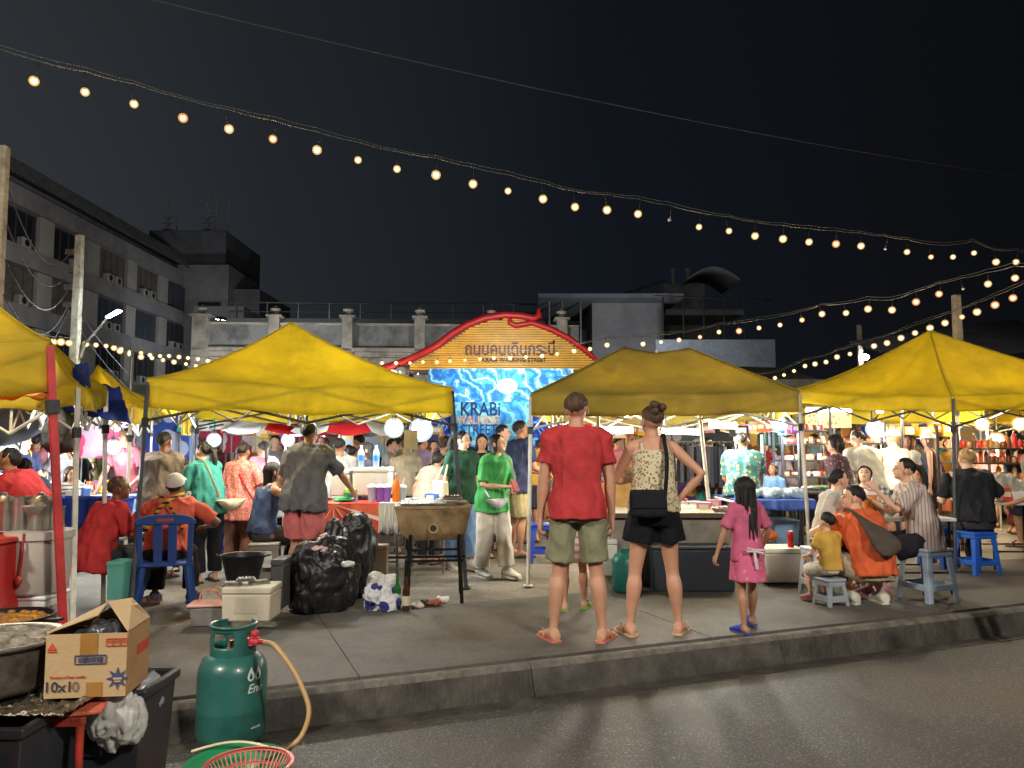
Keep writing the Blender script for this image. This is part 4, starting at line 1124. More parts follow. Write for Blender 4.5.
def seq(px, Yf):
    n_ = len(px); return [W(x, y, Yf(i / (n_ - 1))) for i, (x, y) in enumerate(px)]
A_ = [(34, 81), (85, 92), (134, 104), (183, 118), (229, 129), (273, 139), (317, 150), (358, 160), (397, 169), (436, 175), (473, 184), (508, 191), (543, 199), (575, 207), (607, 210), (638, 214), (669, 220), (699, 227), (729, 231), (755, 236), (783, 239), (809, 242), (836, 244), (861, 246), (885, 249), (907, 252), (931, 257), (953, 257), (974, 253), (996, 262), (1016, 262), (1034, 265)]
festoon('long string of warm bulbs sweeping from the upper left across the sky', seq(A_, lambda t: 7.5 + 6.5 * t), off=(16, 24), amber=(3, 5, 22, 26), cablelift=.22, r=.035, ext=(W(-30, 38, 7.2), W(1080, 252, 14.6)), energy=9)
B_ = [(1034, 278), (1015, 278), (988, 284), (963, 289), (939, 294), (916, 302), (892, 310), (868, 309), (846, 313), (822, 314), (802, 320), (780, 325), (759, 328), (739, 331), (719, 332), (700, 337), (679, 340), (661, 342), (643, 344), (607, 345), (590, 349), (574, 351), (557, 354), (542, 356), (526, 357), (510, 358), (494, 358), (480, 359), (465, 360), (450, 361), (437, 362), (423, 362), (410, 363), (396, 363), (382, 363), (368, 366)]
festoon('string of warm bulbs falling from the right edge down across the arch sign', seq(B_, lambda t: 9.5 + 10.6 * min(1, t * 1.3)), off=(3,), amber=(4, 5, 10, 13, 15), cablelift=.16, r=.034, energy=14)
C_s = [(1030, 290), (1013, 298), (995, 305), (977, 312), (962, 317), (945, 323), (930, 328), (915, 333), (901, 338), (887, 343), (874, 346), (861, 351), (850, 354), (837, 357), (826, 362), (815, 364), (805, 366), (794, 371), (784, 375), (775, 378), (765, 379), (756, 380)]
festoon('string of warm bulbs running down behind the peak of the right yellow tent', seq(C_s, lambda t: 12.0 + 9 * t), amber=(1, 2, 4), cablelift=.16, r=.036, energy=8)
L1 = [(30, 340), (45, 341), (53, 342), (61, 342), (69, 343), (77, 344), (86, 344), (96, 345), (106, 346), (114, 348), (121, 349), (130, 352), (141, 353), (150, 355), (160, 356), (169, 356), (179, 357), (188, 358), (198, 359), (208, 361), (219, 363), (229, 364)]
L2 = [(120, 351), (130, 354), (141, 357), (152, 358), (163, 360), (174, 362), (186, 364), (196, 366), (206, 368), (216, 370), (226, 372)]
festoon('upper bulb string at the left running from the lamp pole to the white parapet', seq(L1, lambda t: 12 + 13 * t), cablelift=.1, r=.042, twin=False, energy=7, thin=.005)
festoon('lower bulb string at the left joining the upper one near the white parapet', seq(L2, lambda t: 15 + 10 * t), cablelift=.1, r=.042, twin=False, thin=.005)
# thin wire with tiny bulbs below the arch
D_ = [(400, 372), (418, 374), (436, 371), (455, 376), (474, 372), (492, 378), (512, 374), (530, 377), (548, 372), (566, 376), (584, 373)]
festoon('loose string of tiny lights under the beam of the arch', seq(D_, lambda t: 20.4), cablelift=.08, r=.03, twin=False, shell=False, thin=.004)

# ================================================================ lamps in the stalls
tubeE = E('tube_white', (1, .97, .88), 16); tubeC = E('tube_cool', (.82, .95, 1), 16); glb = E('led_globe', (.95, .98, 1), 16); glw = E('led_globe_warm', (1, .84, .55), 14)
def hang_globe(px, py, Y, r, e, warm, label, zt=2.0, name='hanging_bulb'):
    p = W(px, py, Y); m_ = glw if warm else glb
    t = thing(name, label, 'lamp', p)
    part('globe', MB().ell((0, 0, 0), r, 16, 10), m_, t, True); part('glass_cover', MB().ell((0, 0, 0), r * 1.35, 16, 10), halo2Y if warm else halo2C, t, True); m = MB(); m.tube([(0, 0, r * .9), (0, 0, r + .06)], r * .35, 8); m.tube([(0, 0, r), (0, 0, max(.1, zt - p.z))], .005, 4); part('socket', m, socket, t)  # translucent emissive outer shell stands in for the glare around the globe
    light('POINT', p - V((0, .0, r + .04)), e * .95, WARM if warm else COOL, r, name='stall_lamp')
def tube_lamp(px0, py0, px1, py1, Y, e, warm, label, Y2=None):
    a, b = W(px0, py0, Y), W(px1, py1, Y2 or Y); t = thing('tube_lamp', label, 'lamp', a)
    part('tube', MB().tube([(0, 0, 0), b - a], .022, 8), tubeE if warm else tubeC, t, True); part('batten', MB().tube([(0, 0, .035), b - a + V((0, 0, .035))], .02, 4), FRW, t)
    c = (a + b) / 2; light('POINT', c - V((0, 0, .06)), e * .9, (1, .9, .7) if warm else COOL, .15, name='stall_lamp')
hang_globe(394, 428, 8.8, .085, 16, 0, 'left of two glaring white bulbs beside the hanging paper')
hang_globe(421, 430, 8.6, .1, 16, 0, 'larger right one of two glaring white bulbs beside the hanging paper')
hang_globe(214, 440, 10.0, .07, 34, 0, 'white bulb over the teal shirt woman')
hang_globe(113, 447, 9.4, .07, 60, 0, 'white bulb above the red shirt vendor')
hang_globe(288, 440, 10.5, .07, 30, 0, 'white bulb hidden behind the grey shirt man')
hang_globe(8, 452, 8.5, .08, 45, 0, 'white bulb at the far left edge')
hang_globe(60, 446, 12, .08, 60, 0, 'white bulb deep under the left tents')
tube_lamp(604, 431, 633, 431, 9.0, 45, 1, 'white tube lamp between the couple')
tube_lamp(662, 432, 703, 433, 9.2, 50, 1, 'warm tube lamp right of the hair bun')
tube_lamp(709, 426, 737, 427, 9.3, 45, 0, 'cool tube lamp under the mustard tent')
hang_globe(779, 424, 10.2, .08, 55, 0, 'bluish white bulb by the hanging green scarves')
tube_lamp(806, 410, 851, 411, 10.6, 30, 1, 'bright tube lamp above the cream sign board')
hang_globe(875, 429, 11.4, .1, 36, 0, 'glaring white bulb behind the white shirt man')
hang_globe(982, 424, 11.5, .08, 50, 1, 'left yellow bulb under the right tent')
hang_globe(1020, 424, 11.2, .08, 50, 1, 'yellow bulb at the right edge under the tent')
hang_globe(996, 441, 13, .12, 70, 1, 'large warm bulb by the jar shelves')
hang_globe(560, 434, 12.5, .07, 50, 1, 'yellow bulb behind the man in navy')
hang_globe(740, 440, 14, .08, 60, 1, 'warm bulb behind the clothes rack')
hang_globe(320, 436, 14, .08, 80, 0, 'white bulb deep behind the white shirt man')
hang_globe(170, 438, 14, .08, 80, 0, 'white bulb deep behind the beige shirt man')
hang_globe(925, 436, 14, .08, 80, 1, 'warm bulb deep behind the ponytail woman')
hang_globe(660, 440, 15, .07, 60, 1, 'warm bulb deep behind the hair bun')

# unseen bulbs added high inside the canopies to brighten them, hidden by the valances
for i, (px, Y, z, e_, w_, lb) in enumerate(((250, 8.0, 2.1, 75, 1, 'bulb hung high in the left half of the first yellow tent'), (345, 8.4, 2.15, 75, 0, 'bulb hung high in the right half of the first yellow tent'), (610, 8.8, 2.15, 60, 1, 'bulb hung high in the left half of the mustard tent'),
        (740, 8.9, 2.15, 60, 1, 'bulb hung high in the right half of the mustard tent'), (880, 10.1, 1.88, 40, 1, 'bulb hung high in the left half of the lemon tent'), (985, 9.6, 2.05, 50, 1, 'bulb hung high in the right half of the lemon tent'),
        (40, 6.0, 2.0, 30, 0, 'bulb hung under the olive tent at the left'), (0, 5.0, 2.1, 25, 1, 'bulb hung under the closest left tent'), (110, 8.6, 2.0, 50, 0, 'bulb hung under the small sagging tent'))):
    p = pt(px, Y, z); t = thing('hanging_bulb', lb, 'lamp', p); part('globe', MB().ell((0, 0, 0), .05, 14, 9), glw if w_ else glb, t, True); part('socket', MB().tube([(0, 0, .045), (0, 0, .12)], .018, 8), socket, t); light('POINT', p - V((0, 0, .09)), e_, (1, .88, .66) if w_ else (.95, .97, 1), .08, name='stall_lamp')
# ================================================================ foreground at the left
green = M('gas_green_enamel', srgb(44, 104, 96), rough=.36, var=.12, sc=4, bump=.15, bs=22, grime=srgb(34, 66, 62), gs=5, ga=.8, coat=.25)
g0 = G(227, 753, RZ); GC = V((g0.x, g0.y + .05, RZ))
t = thing('gas_cylinder', 'dented green gas cylinder with collar standing on the road by the kerb', 'gas cylinder', GC, 0)
r = .178
m = MB(); m.lathe([(.13, 0), (.135, .02), (.135, .045), (.15, .05), (r * .96, .075), (r, .11), (r, .215), (r * 1.006, .22), (r * 1.006, .232), (r, .237), (r, .40), (r * .97, .435), (r * .86, .475), (r * .66, .50), (r * .4, .515), (.03, .52)], 48)
part('tank', m, green, t, True)
m = MB(); cr_ = .118
def colr(u, v):
    a = R(125) + u * R(290)
    return V((cr_ * math.cos(a), cr_ * math.sin(a), .475 + v * .175))
# collar with two window cut-outs
m = MB(); nu, nv = 72, 12; vs = [colr(i / nu, j / nv) for j in range(nv + 1) for i in range(nu + 1)]; fs = []
for j in range(nv):
    for i in range(nu):
        ang = 125 + 290 * (i + .5) / nu; jj = (j + .5) / nv
        hole = any(abs(((ang - c + 180) % 360) - 180) < 30 - (6 if jj < .45 or jj > .78 else 0) for c in (262, 165, 358)) and .38 < jj < .84
        if not hole: fs.append((j * (nu + 1) + i, j * (nu + 1) + i + 1, (j + 1) * (nu + 1) + i + 1, (j + 1) * (nu + 1) + i))
m.add(vs, fs); cl = part('collar', m, green, t, True, solid=.004)
m = MB(); m.tube([colr(u / 40, 1.0) for u in range(41)], .009, 8); part('rim', m, green, cl, True)
m = MB(); m.tube([(0, 0, .51), (0, 0, .565)], [.022, .016], 10); m.tube([(0, 0, .555), (.09, -.035, .575)], .012, 8); part('valve', m, M('brass', srgb(178, 120, 60), rough=.4, metal=.7), t, True)
redk = M('red_regulator', srgb(176, 36, 48), rough=.4, bump=.03)
m = MB(); m.lathe([(.02, 0), (.034, .005), (.034, .03), (.02, .04)], 14, (.13, -.055, .555)); m.tube([(.08, -.035, .572), (.19, -.08, .575)], .014, 8); m.lathe([(.01, 0), (.022, .004), (.022, .022), (.012, .03)], 12, (.13, -.055, .60)); part('regulator', m, redk, t, True)
whl = M('white_print', srgb(225, 232, 228), rough=.5, bump=0)
def curved(me, R_, a0, z0):
    for v in me.vertices:
        x, y, z = v.co; a = R(a0) + x / R_; rr = R_ + .0015 + z * .2
        v.co = (rr * math.cos(a), rr * math.sin(a), z0 + y)
    return me
def subd(me, n_=2):
    bm = bmesh.new(); bm.from_mesh(me); bmesh.ops.triangulate(bm, faces=bm.faces); bmesh.ops.subdivide_edges(bm, edges=bm.edges, cuts=n_); bm.to_mesh(me); bm.free(); return me
tx = text('Ene', .062, .001, .3); put('lettering', curved(subd(tx), r, 328, .325), whl, t)
m = MB(); dr = [(0, .052), (-.008, .036), (-.017, .016), (-.0195, .0), (-.016, -.012), (-.008, -.019), (0, -.021), (.008, -.019), (.016, -.012), (.0195, 0), (.017, .016), (.008, .036)]
inn = [(x * .5, (y + .004) * .45 - .004) for x, y in dr]
for k in range(12):
    q = (k + 1) % 12; m.add([(*dr[k], 0), (*dr[q], 0), (*inn[q], 0), (*inn[k], 0)], [(0, 1, 2, 3)])
me = curved(m.mesh('drop'), r, 320, .405); put('drop_emblem', me, whl, t)
m = MB(); [m.add([(*dr[k], 0), (*dr[(k + 1) % 12], 0), (*inn[(k + 1) % 12], 0), (*inn[k], 0)], [(0, 1, 2, 3)]) for k in range(12)]
me = curved(m.mesh('drop'), r, 334, .405); put('drop_emblem', me, whl, t)
m = MB(); [m.add([(q * .009, 0, 0), (q * .009 + .006, .002, 0), (q * .009 + .007, .009 + .003 * (q % 3), 0), (q * .009 + .001, .008, 0)], [(0, 1, 2, 3)]) for q in range(7)]
me = curved(m.mesh('mark'), r, 322, .14); put('printed_line', me, whl, t)
# hose
tan = M('hose_tan', srgb(196, 158, 108), rough=.5, var=.1, bump=.05)
def spline(pts, n_=10):
    out = []
    P = [pts[0]] + list(pts) + [pts[-1]]
    for i in range(1, len(P) - 2):
        for k in range(n_):
            t_ = k / n_; a, b, c, d = P[i - 1], P[i], P[i + 1], P[i + 2]
            out.append(.5 * ((2 * b) + (c - a) * t_ + (2 * a - 5 * b + 4 * c - d) * t_ ** 2 + (3 * b - a - 3 * c + d) * t_ ** 3))
    out.append(pts[-1]); return out
hp = [GC + V((.19, -.08, .575)), W(275, 646, 3.95), W(292, 668, 3.9), W(304, 692, 3.88), W(309, 712, 3.86), W(303, 733, 3.84), W(292, 746, 3.82), G(282, 753, RZ + .012), G(262, 757, RZ + .012)]
m = MB(); m.tube(spline(hp, 8), .012, 8); solo('gas_hose', m, tan, 'tan rubber hose arching from the green gas cylinder valve down to the road', 'hose', smooth=True)

# green basin and pink basket at the bottom edge
bc = G(228, 772, RZ); bc = V((bc.x, 3.52, RZ))
t = thing('plastic_basin', 'green plastic basin with a cream bail handle at the bottom edge', 'basin', V((pt(236, 3.68, RZ).x, 3.68, RZ + .012)))
m = MB(); m.lathe([(.001, .004), (.14, .004), (.155, .012), (.215, .12), (.235, .128), (.235, .135), (.205, .125), (.145, .02), (.001, .012)], 40); part('bowl', m, plastic((34, 140, 92)), t, True)
m = MB(); m.tube([V((-.05 + .23 * math.cos(a) * 0 + .21 * (k / 12 * 2 - 1), .12 + .04 * math.sin(k / 12 * math.pi), .135 + .03 * math.sin(k / 12 * math.pi))) for k, a in enumerate([0] * 13)], .007, 6); part('handle', m, plastic((222, 212, 170)), t, True)
t = thing('pink_basket', 'pink slatted plastic basket resting inside the green basin', 'basket', V((pt(250, 3.6, 0).x, 3.58, RZ + .07)))
m = MB(); rr0, rr1 = .12, .185
for k in range(48):
    a = 2 * math.pi * k / 48; m.tube([(rr0 * math.cos(a), rr0 * math.sin(a), 0), (rr1 * math.cos(a), rr1 * math.sin(a), .1)], .0035, 4)
m.lathe([(.001, 0), (rr0, 0), (rr0, .006), (.001, .006)], 30); m.lathe([(rr1 * .99, .048 + .05), (rr1 * 1.07, .1), (rr1 * 1.07, .112), (rr1 * .99, .112)], 40, cap=False); m.lathe([(.155, .05), (.16, .05), (.16, .06), (.155, .06)], 30, cap=False)
part('basket_wall', m, plastic((232, 130, 122)), t, True)

# cluster at the left edge (table with tray, box, bins)
redm = M('red_painted_iron', srgb(186, 62, 48), rough=.55, var=.15, grime=srgb(90, 40, 30), gs=10, ga=.8, bump=.3, bs=50)
foil = M('crumpled_foil', srgb(172, 160, 142), rough=.28, metal=.9, var=.3, sc=12, bump=.9, bs=28, grime=srgb(80, 62, 44), gs=6, ga=.8, dist=.03)
blackp = M('black_bin_plastic', srgb(42, 45, 52), rough=.45, var=.15, bump=.1, bs=60, grime=srgb(70, 70, 72), gs=4, ga=.4)
card = M('cardboard', srgb(192, 164, 124), rough=.85, var=.08, sc=6, bump=.2, bs=60, grime=srgb(168, 128, 80), gs=3, ga=.5)
TY = 2.75; tz = W(60, 700, TY).z
t = thing('red_iron_stand', 'low red painted iron stand carrying the foil tray and cardboard box', 'stand', (pt(60, TY, 0).x, TY, RZ))
lx = lambda px, Y=TY: pt(px, Y, .3).x - t.location.x
H0 = tz - RZ - .01
m = MB(); m.box((lx(40), -.12, H0 - .02), (.42, .025, .03)); m.box((lx(40), .26, H0 - .02), (.46, .025, .03)); m.box((lx(-40) , .07, H0 - .02), (.03, .38, .03)); part('top_frame', m, redm, t, bev=.003)
for px, dy in ((97, -.12), (106, .12), (-30, -.12), (-20, .26)):
    m = MB(); m.tube([(lx(px), dy, 0), (lx(px), dy, H0 - .03)], .014, 8); part('leg', m, redm, t, True)
m = MB(); m.box((lx(90), -.05, H0 + .004), (.13, .16, .012), rot=rotz(R(20))); part('corner_plate', m, M('rusty_red', srgb(196, 98, 72), rough=.7, grime=srgb(120, 60, 40), gs=12, ga=.9, bump=.5), t, bev=.003)
m = MB()
def ff(u, v):
    p = V((lx(-60) + (lx(98) - lx(-60)) * u, -.23 + .5 * v, H0 + .012))
    e_ = max(0, 1 - min(u, 1 - u, v, 1 - v) * 8)
    p.z += .022 * abs(noise.noise(V((u * 9, v * 9, 3)))) + .02 * abs(noise.noise(V((u * 25, v * 22, 1)))) + e_ * .02
    p.y -= .03 * noise.noise(V((u * 6, 0, 7))) * e_
    return p
m.grid(ff, 60, 40); solo('foil_tray', m, foil, 'crumpled greasy foil sheet spread over the red stand', 'foil', loc=t.location, smooth=True, solid=.003)
FZ = tz + .03
# cardboard box
bw = .262; bp = V((pt(84, 2.70, .5).x, 2.70, FZ - .005)); BH = .212; BD = .22
t = thing('cardboard_box', 'open brown cardboard box with blue star print standing on the foil', 'box', bp, R(7))
m = MB(); m.box((0, .0, BH / 2), (bw, .004, BH)); part('front_side', m, card, t)
m = MB(); m.box((0, BD, BH / 2), (bw, .004, BH)); part('back_side', m, card, t)
for s_ in (-1, 1): part('side_wall', MB().box((s_ * bw / 2, BD / 2, BH / 2), (.004, BD - .006, BH)), M('cardboard_side', srgb(176, 138, 96), rough=.85, var=.1, bump=.2, bs=60), t)
m = MB(); m.box((0, BD / 2, .004), (bw - .006, BD - .006, .004)); part('bottom_panel', m, card, t)
cardp = M('cardboard_pale', srgb(200, 172, 132), rough=.85, var=.08, bump=.2, bs=60)
def flap(a, b, c_, d): 
    m = MB(); m.add([a, b, c_, d], [(0, 1, 2, 3)]); part('flap', m, cardp, t, solid=.004)
z = BH + .003
flap((-bw / 2, .0, z), (-bw / 2, BD, z), (-bw / 2 + .12, BD - .02, z + .06), (-bw / 2 + .15, .04, z + .05))
flap((bw / 2, .0, z), (bw / 2, BD, z), (bw / 2 - .07, BD + .01, z + .07), (bw / 2 - .12, .14, z + .075))
flap((-bw / 2 + .05, BD, z), (bw / 2, BD, z), (bw / 2 - .03, BD - .04, z + .06), (-bw / 2 + .16, BD - .03, z + .06))
ink = M('dark_ink', srgb(58, 56, 70), rough=.8, bump=0); inkr = M('red_ink', srgb(200, 78, 52), rough=.8, bump=0); inkb = M('blue_ink', srgb(64, 74, 112), rough=.8, bump=0)
tape = M('brown_tape', srgb(168, 122, 62), rough=.3, bump=.1)
yf = -.0045
def onbox(me, x, z_, mt, nm='lettering'):
    o = put(nm, me, mt, t, (x, yf, z_)); o.rotation_euler = (R(90), 0, 0)
onbox(text('10x1', .048, .0006), -.085, .022, ink)
onbox(text('0', .048, .0006), -.03, .022, M('faded_ink', srgb(140, 112, 84), rough=.8, bump=0))
onbox(text('Product of best quality', .0125, .0005), -.055, .066, inkr)
m = MB(); st = []
for k in range(16):
    a = math.pi * k / 8 + math.pi / 2; q = .038 if k % 2 == 0 else .017; st.append((.105 + q * math.cos(a), .06 + q * math.sin(a)))
m.prism(st, yf - .0005, yf + .002); part('star_print', m, inkb, t)
m = MB(); m.box((.105, yf - .001, .06), (.028, .002, .006)); m.box((.105, yf - .001, .051), (.02, .002, .004)); part('star_caption', m, cardp, t)
m = MB(); x0_, x1_, z0_, z1_ = -.035, .065, .112, .14
m.box(((x0_ + x1_) / 2, yf, z1_), (x1_ - x0_, .002, .003)); m.box(((x0_ + x1_) / 2, yf, z0_), (x1_ - x0_, .002, .003)); m.box((x0_, yf, (z0_ + z1_) / 2), (.003, .002, .026)); m.box((x1_, yf, (z0_ + z1_) / 2), (.003, .002, .026))
xx = x0_ + .012
while xx < x1_ - .01: m.box((xx, yf, (z0_ + z1_) / 2), (.0016 + .002 * rnd.random(), .002, .018)); xx += .0055
part('barcode', m, inkb, t)
m = MB(); m.box((.008, -.0035, BH - .035), (.055, .003, .07)); part('tape', m, tape, t); part('tape', MB().box((.03, -.0035, .026), (.05, .003, .048)), tape, t)
m = MB()
for q in range(3):
    xc = .075 + q * .024; m.box((xc, yf, BH - .018), (.021, .002, .002)); m.box((xc, yf, BH - .042), (.021, .002, .002)); m.box((xc - .0105, yf, BH - .03), (.002, .002, .024)); m.box((xc + .0105, yf, BH - .03), (.002, .002, .024))
    m.prism([(xc - .006, BH - .024), (xc + .006, BH - .024), (xc, BH - .037)], yf - .001, yf + .002)
m.prism([(-.125, BH - .05), (-.095, BH - .05), (-.11, BH - .028)], yf - .001, yf + .002); m.box((-.11, yf, BH - .056), (.028, .002, .004))
part('red_symbols', m, inkr, t)
m = MB(); m.box((bw / 2 + .003, .15, .13), (.002, .12, .035)); part('red_side_print', m, inkr, t)
t_box = V(t.location)

# steel food tray + pot at the far left
p = V((pt(-4, 2.78, .6).x, 2.78, FZ))
t = thing('roasting_pan', 'deep blackened pan with perforated silver rim left of the cardboard box', 'pan', p)
silver = metal((178, 176, 170), .3)
m = MB(); m.lathe([(.001, 0), (.15, 0), (.165, .02), (.19, .15), (.18, .15), (.155, .02), (.001, .014)], 36); part('pan_body', m, M('blackened_alu', srgb(140, 134, 126), rough=.45, metal=.6, grime=srgb(40, 34, 30), gs=6, ga=.9, bump=.3), t, True)
m = MB(); m.lathe([(.183, .15), (.215, .165), (.225, .17), (.225, .178), (.205, .178), (.18, .16)], 40, cap=False); part('rim', m, silver, t, True)
m = MB(); m.grid(lambda u, v: V(((.19 * v) * math.cos(u * 6.2832), (.19 * v) * math.sin(u * 6.2832), .165 + .03 * abs(noise.noise(V((u * 9 * v, v * 12, 2)))) + .02 * (1 - v))), 40, 12)
solo('charred_scraps', m, M('grey_scraps', srgb(150, 140, 126), rough=.7, var=.5, sc=30, bump=1, bs=30, grime=srgb(60, 50, 40), gs=12, ga=.9, dist=.02), 'grey charred scraps heaped inside the blackened pan', 'scraps', loc=p, smooth=True, solid=.01)
wp = W(10, 622, 3.7); wp = V((pt(4, 3.7, .5).x, 3.7, W(10, 632, 3.7).z))
t = thing('wok', 'large black wok full of fried food in yellow oil behind the pan', 'wok', wp)
m = MB(); m.lathe([(.001, -.1), (.1, -.09), (.17, -.05), (.205, .0), (.21, .075), (.198, .075), (.19, .0), (.1, -.07), (.001, -.085)], 36); m.box((.235, -.02, .062), (.08, .05, .012)); part('pot', m, M('black_iron', srgb(34, 32, 32), rough=.4, metal=.5, bump=.2, bs=30), t, True)
m = MB(); m.lathe([(.001, .045), (.192, .045), (.192, .05), (.001, .055)], 30); part('oil', m, M('frying_oil', srgb(214, 158, 30), rough=.15, bump=.3, bs=40), t, True)
m = MB()
for k in range(40):
    a = rnd.random() * 6.28; q = .17 * rnd.random() ** .5; m.ell((q * math.cos(a), q * math.sin(a) + .02, .056), (.022, .016, .012), 7, 5)
part('fried_pieces', m, M('fried_brown', srgb(140, 92, 40), rough=.6, var=.3, bump=.5), t, True)
t2 = thing('stove_stand', 'dark iron burner stand under the black wok', 'stove', (wp.x, wp.y, RZ)); 
m = MB()
hh = wp.z - RZ - .06
for k in range(4): a = R(45 + 90 * k); m.tube([(.17 * math.cos(a), .17 * math.sin(a), 0), (.15 * math.cos(a), .15 * math.sin(a), hh)], .014, 6)
m.lathe([(.15, hh - .03), (.165, hh - .03), (.165, hh), (.15, hh)], 24, cap=False); part('frame', m, M('black_iron', srgb(34, 32, 32)), t2)
part('burner', MB().lathe([(.001, hh - .16), (.08, hh - .16), (.08, hh - .12), (.001, hh - .12)], 16), M('black_iron', srgb(34, 32, 32)), t2)

# bins
def bin_(label, loc, w, d, h, m_, rz_=0, handle=True):
    t = thing('black_bin', label, 'bin', loc, rz_, None)
    m = MB(); o = [(-w / 2, -d / 2), (w / 2, -d / 2), (w / 2, d / 2), (-w / 2, d / 2)]
    def ring(k, z): return [V((x * k, y * k, z)) for x, y in o]
    m.rings([ring(.8, 0), ring(1, h), ring(.95, h), ring(.76, .02)], True); part('tub', m, m_, t, bev=.012)
    m = MB(); m.rings([ring(1.0, h - .035), ring(1.06, h - .03), ring(1.06, h + .003), ring(.96, h + .003)], False); part('rim', m, m_, t, bev=.006)
    if handle: part('grip', MB().box((0, -d / 2 * .97, h * .72), (w * .42, .03, .05)), m_, t, bev=.01)
    return t
bt = W(95, 690, 2.95).z
bin_('large black plastic bin under the red stand holding white rubbish bags', V((pt(97, 2.98, .3).x, 2.98, RZ)), .46, .28, bt - RZ + .03, blackp)
bin_('black bin at the bottom left corner beside the larger bin', V((pt(-5, 2.6, .3).x, 2.62, RZ)), .34, .34, W(0, 712, 2.6).z - RZ, blackp, handle=False)
t = thing('red_bucket', 'coral red bucket rim at the lower left edge', 'bucket', V((pt(-52, 2.35, .2).x, 2.35, RZ)))
m = MB(); hz = W(0, 712, 2.35).z - RZ; m.lathe([(.07, 0), (.1, hz - .02), (.108, hz - .015), (.108, hz), (.09, hz), (.065, .01)], 30); part('tub', m, plastic((222, 104, 82)), t, True)
def bag(label, loc, rx, ry, rz_, mat_, n_=26, seed=1, crum=.35, name='plastic_bag', vox=.012, cat='plastic bag', flat=True, it=1, group=None):
    m = MB(); rr = random.Random(seed)
    for k in range(n_):
        a = rr.random() * 6.28; q = rr.random() ** .5 * .62; z = rr.random()
        m.ell((rx * q * math.cos(a), ry * q * math.sin(a), rz_ * (.18 + .62 * z * (1 - .3 * q))), V((rx, ry, rz_)) * (.28 + .18 * rr.random()), 10, 7)
    m.ell((0, 0, rz_ * .42), (rx * .8, ry * .8, rz_ * .42), 16, 10)
    me = voxel(m, vox, it)
    nr = [v.normal.copy() for v in me.vertices]
    for v, nv in zip(me.vertices, nr):
        c = v.co.copy(); wq = noise.noise(V((c.x * 2 / rx, c.y * 2 / ry, c.z * 2 / rz_ + seed))) * 1.2; n1 = abs(noise.noise(V((c.x * 2.2 / rx + wq, c.y * 2.2 / ry, c.z * 1.6 / rz_ + seed + wq)))) ; n2 = abs(noise.noise(V((c.x * 5.5 / rx + wq * 2, c.y * 5.5 / ry + wq, c.z * 3.2 / rz_ + seed))))
        v.co = c + nv * crum * min(rx, rz_) * (.16 - n1 * .5 - n2 * .3)
        if flat and v.co.z < .002: v.co.z = .002
    o = put(name, me, mat_, None, loc); return tag(o, label, cat, group)
whitebag = M('white_thin_plastic', srgb(224, 224, 218), rough=.3, var=.06, bump=.5, bs=30, trans=.3)
clearbag = M('clear_thin_plastic', srgb(196, 202, 214), rough=.15, var=.1, bump=.6, bs=30, alpha=.6)
blackbag = M('black_bin_liner', srgb(30, 31, 34), rough=.36, var=.15, bump=.5, bs=14, dist=.03, stretch=(1.2, 1.2, .5))
bag('dark crumpled plastic filling the open cardboard box', t_box + rotz(R(7)) @ V((0, BD / 2, BH - .07)), .11, .1, .085, M('grey_plastic_bag', srgb(74, 76, 82), rough=.22, bump=.8, bs=20), seed=13, crum=.5, vox=.007, flat=False)
bag('white scrunched plastic bag overflowing the front of the black bin', V((pt(112, 2.78, .4).x, 2.80, W(110, 742, 2.78).z)), .105, .07, .19, whitebag, seed=3, crum=.5, vox=.007, flat=False)
bag('clear crinkled plastic bag sticking out at the right of the black bin', V((pt(145, 3.0, .4).x, 3.02, W(140, 712, 3.0).z)), .07, .07, .12, clearbag, seed=5, crum=.5, vox=.008, flat=False)
bag('grey crumpled plastic bag lying in the left part of the black bin', V((pt(70, 2.95, .4).x, 2.93, W(60, 735, 2.9).z)), .09, .06, .08, clearbag, seed=8, crum=.5, vox=.008, flat=False)

# stacked box, red crate, steel pots on a white drum (left edge)
Yd = 4.75
dz = W(38, 530, Yd).z; dx_ = pt(38, Yd, .6).x
whp = plastic((196, 186, 176))
sz = W(38, 592, Yd).z
t = thing('white_stool', 'white plastic stool under the big cream drum', 'stool', (dx_, Yd, -.15 + .15))
def stoolmesh(t, w, h, col, wl_=.1):
    k = plastic(col) if isinstance(col, tuple) else col
    m = MB(); m.box((0, 0, h - .015), (w, w, .03)); m.box((0, 0, h - .05), (w * .94, w * .94, .05)); part('seat', m, k, t, bev=.012)
    m = MB(); m.lathe([(.001, 0), (.022, 0), (.022, .004), (.001, .004)], 12, (0, 0, h - .001)); part('seat_hole', m, M('hole_dark', (.02, .02, .02), bump=0), t)
    for sx_ in (-1, 1):
        for sy in (-1, 1):
            a = V((sx_ * w * .44, sy * w * .44, h - .03)); b = V((sx_ * w * .56, sy * w * .56, 0)); wt = w * .085
            m = MB(); rs = []
            for p_, s_ in ((b, 1.15), (a.lerp(b, .5), 1.25), (a, 1.5)):
                L_ = wl_ * w / .3 * s_ * .42; q = .012
                rs.append([p_ + V(x) for x in ((0, 0, 0), (-sx_ * L_, 0, 0), (-sx_ * L_, -sy * q, 0), (-sx_ * q, -sy * q, 0), (-sx_ * q, -sy * L_, 0), (0, -sy * L_, 0))])
            m.rings(rs); part('leg', m, k, t, bev=.004)
    m = MB(); zz = h * .28; ww = w * 1.03
    for s_ in (-1, 1): m.box((0, s_ * ww * .5, zz), (ww * .9, .012, .055)); m.box((s_ * ww * .5, 0, zz), (.012, ww * .9, .055))
    part('stretcher', m, k, t, bev=.003)
    return t
stoolmesh(t, .27, sz, (206, 204, 204))
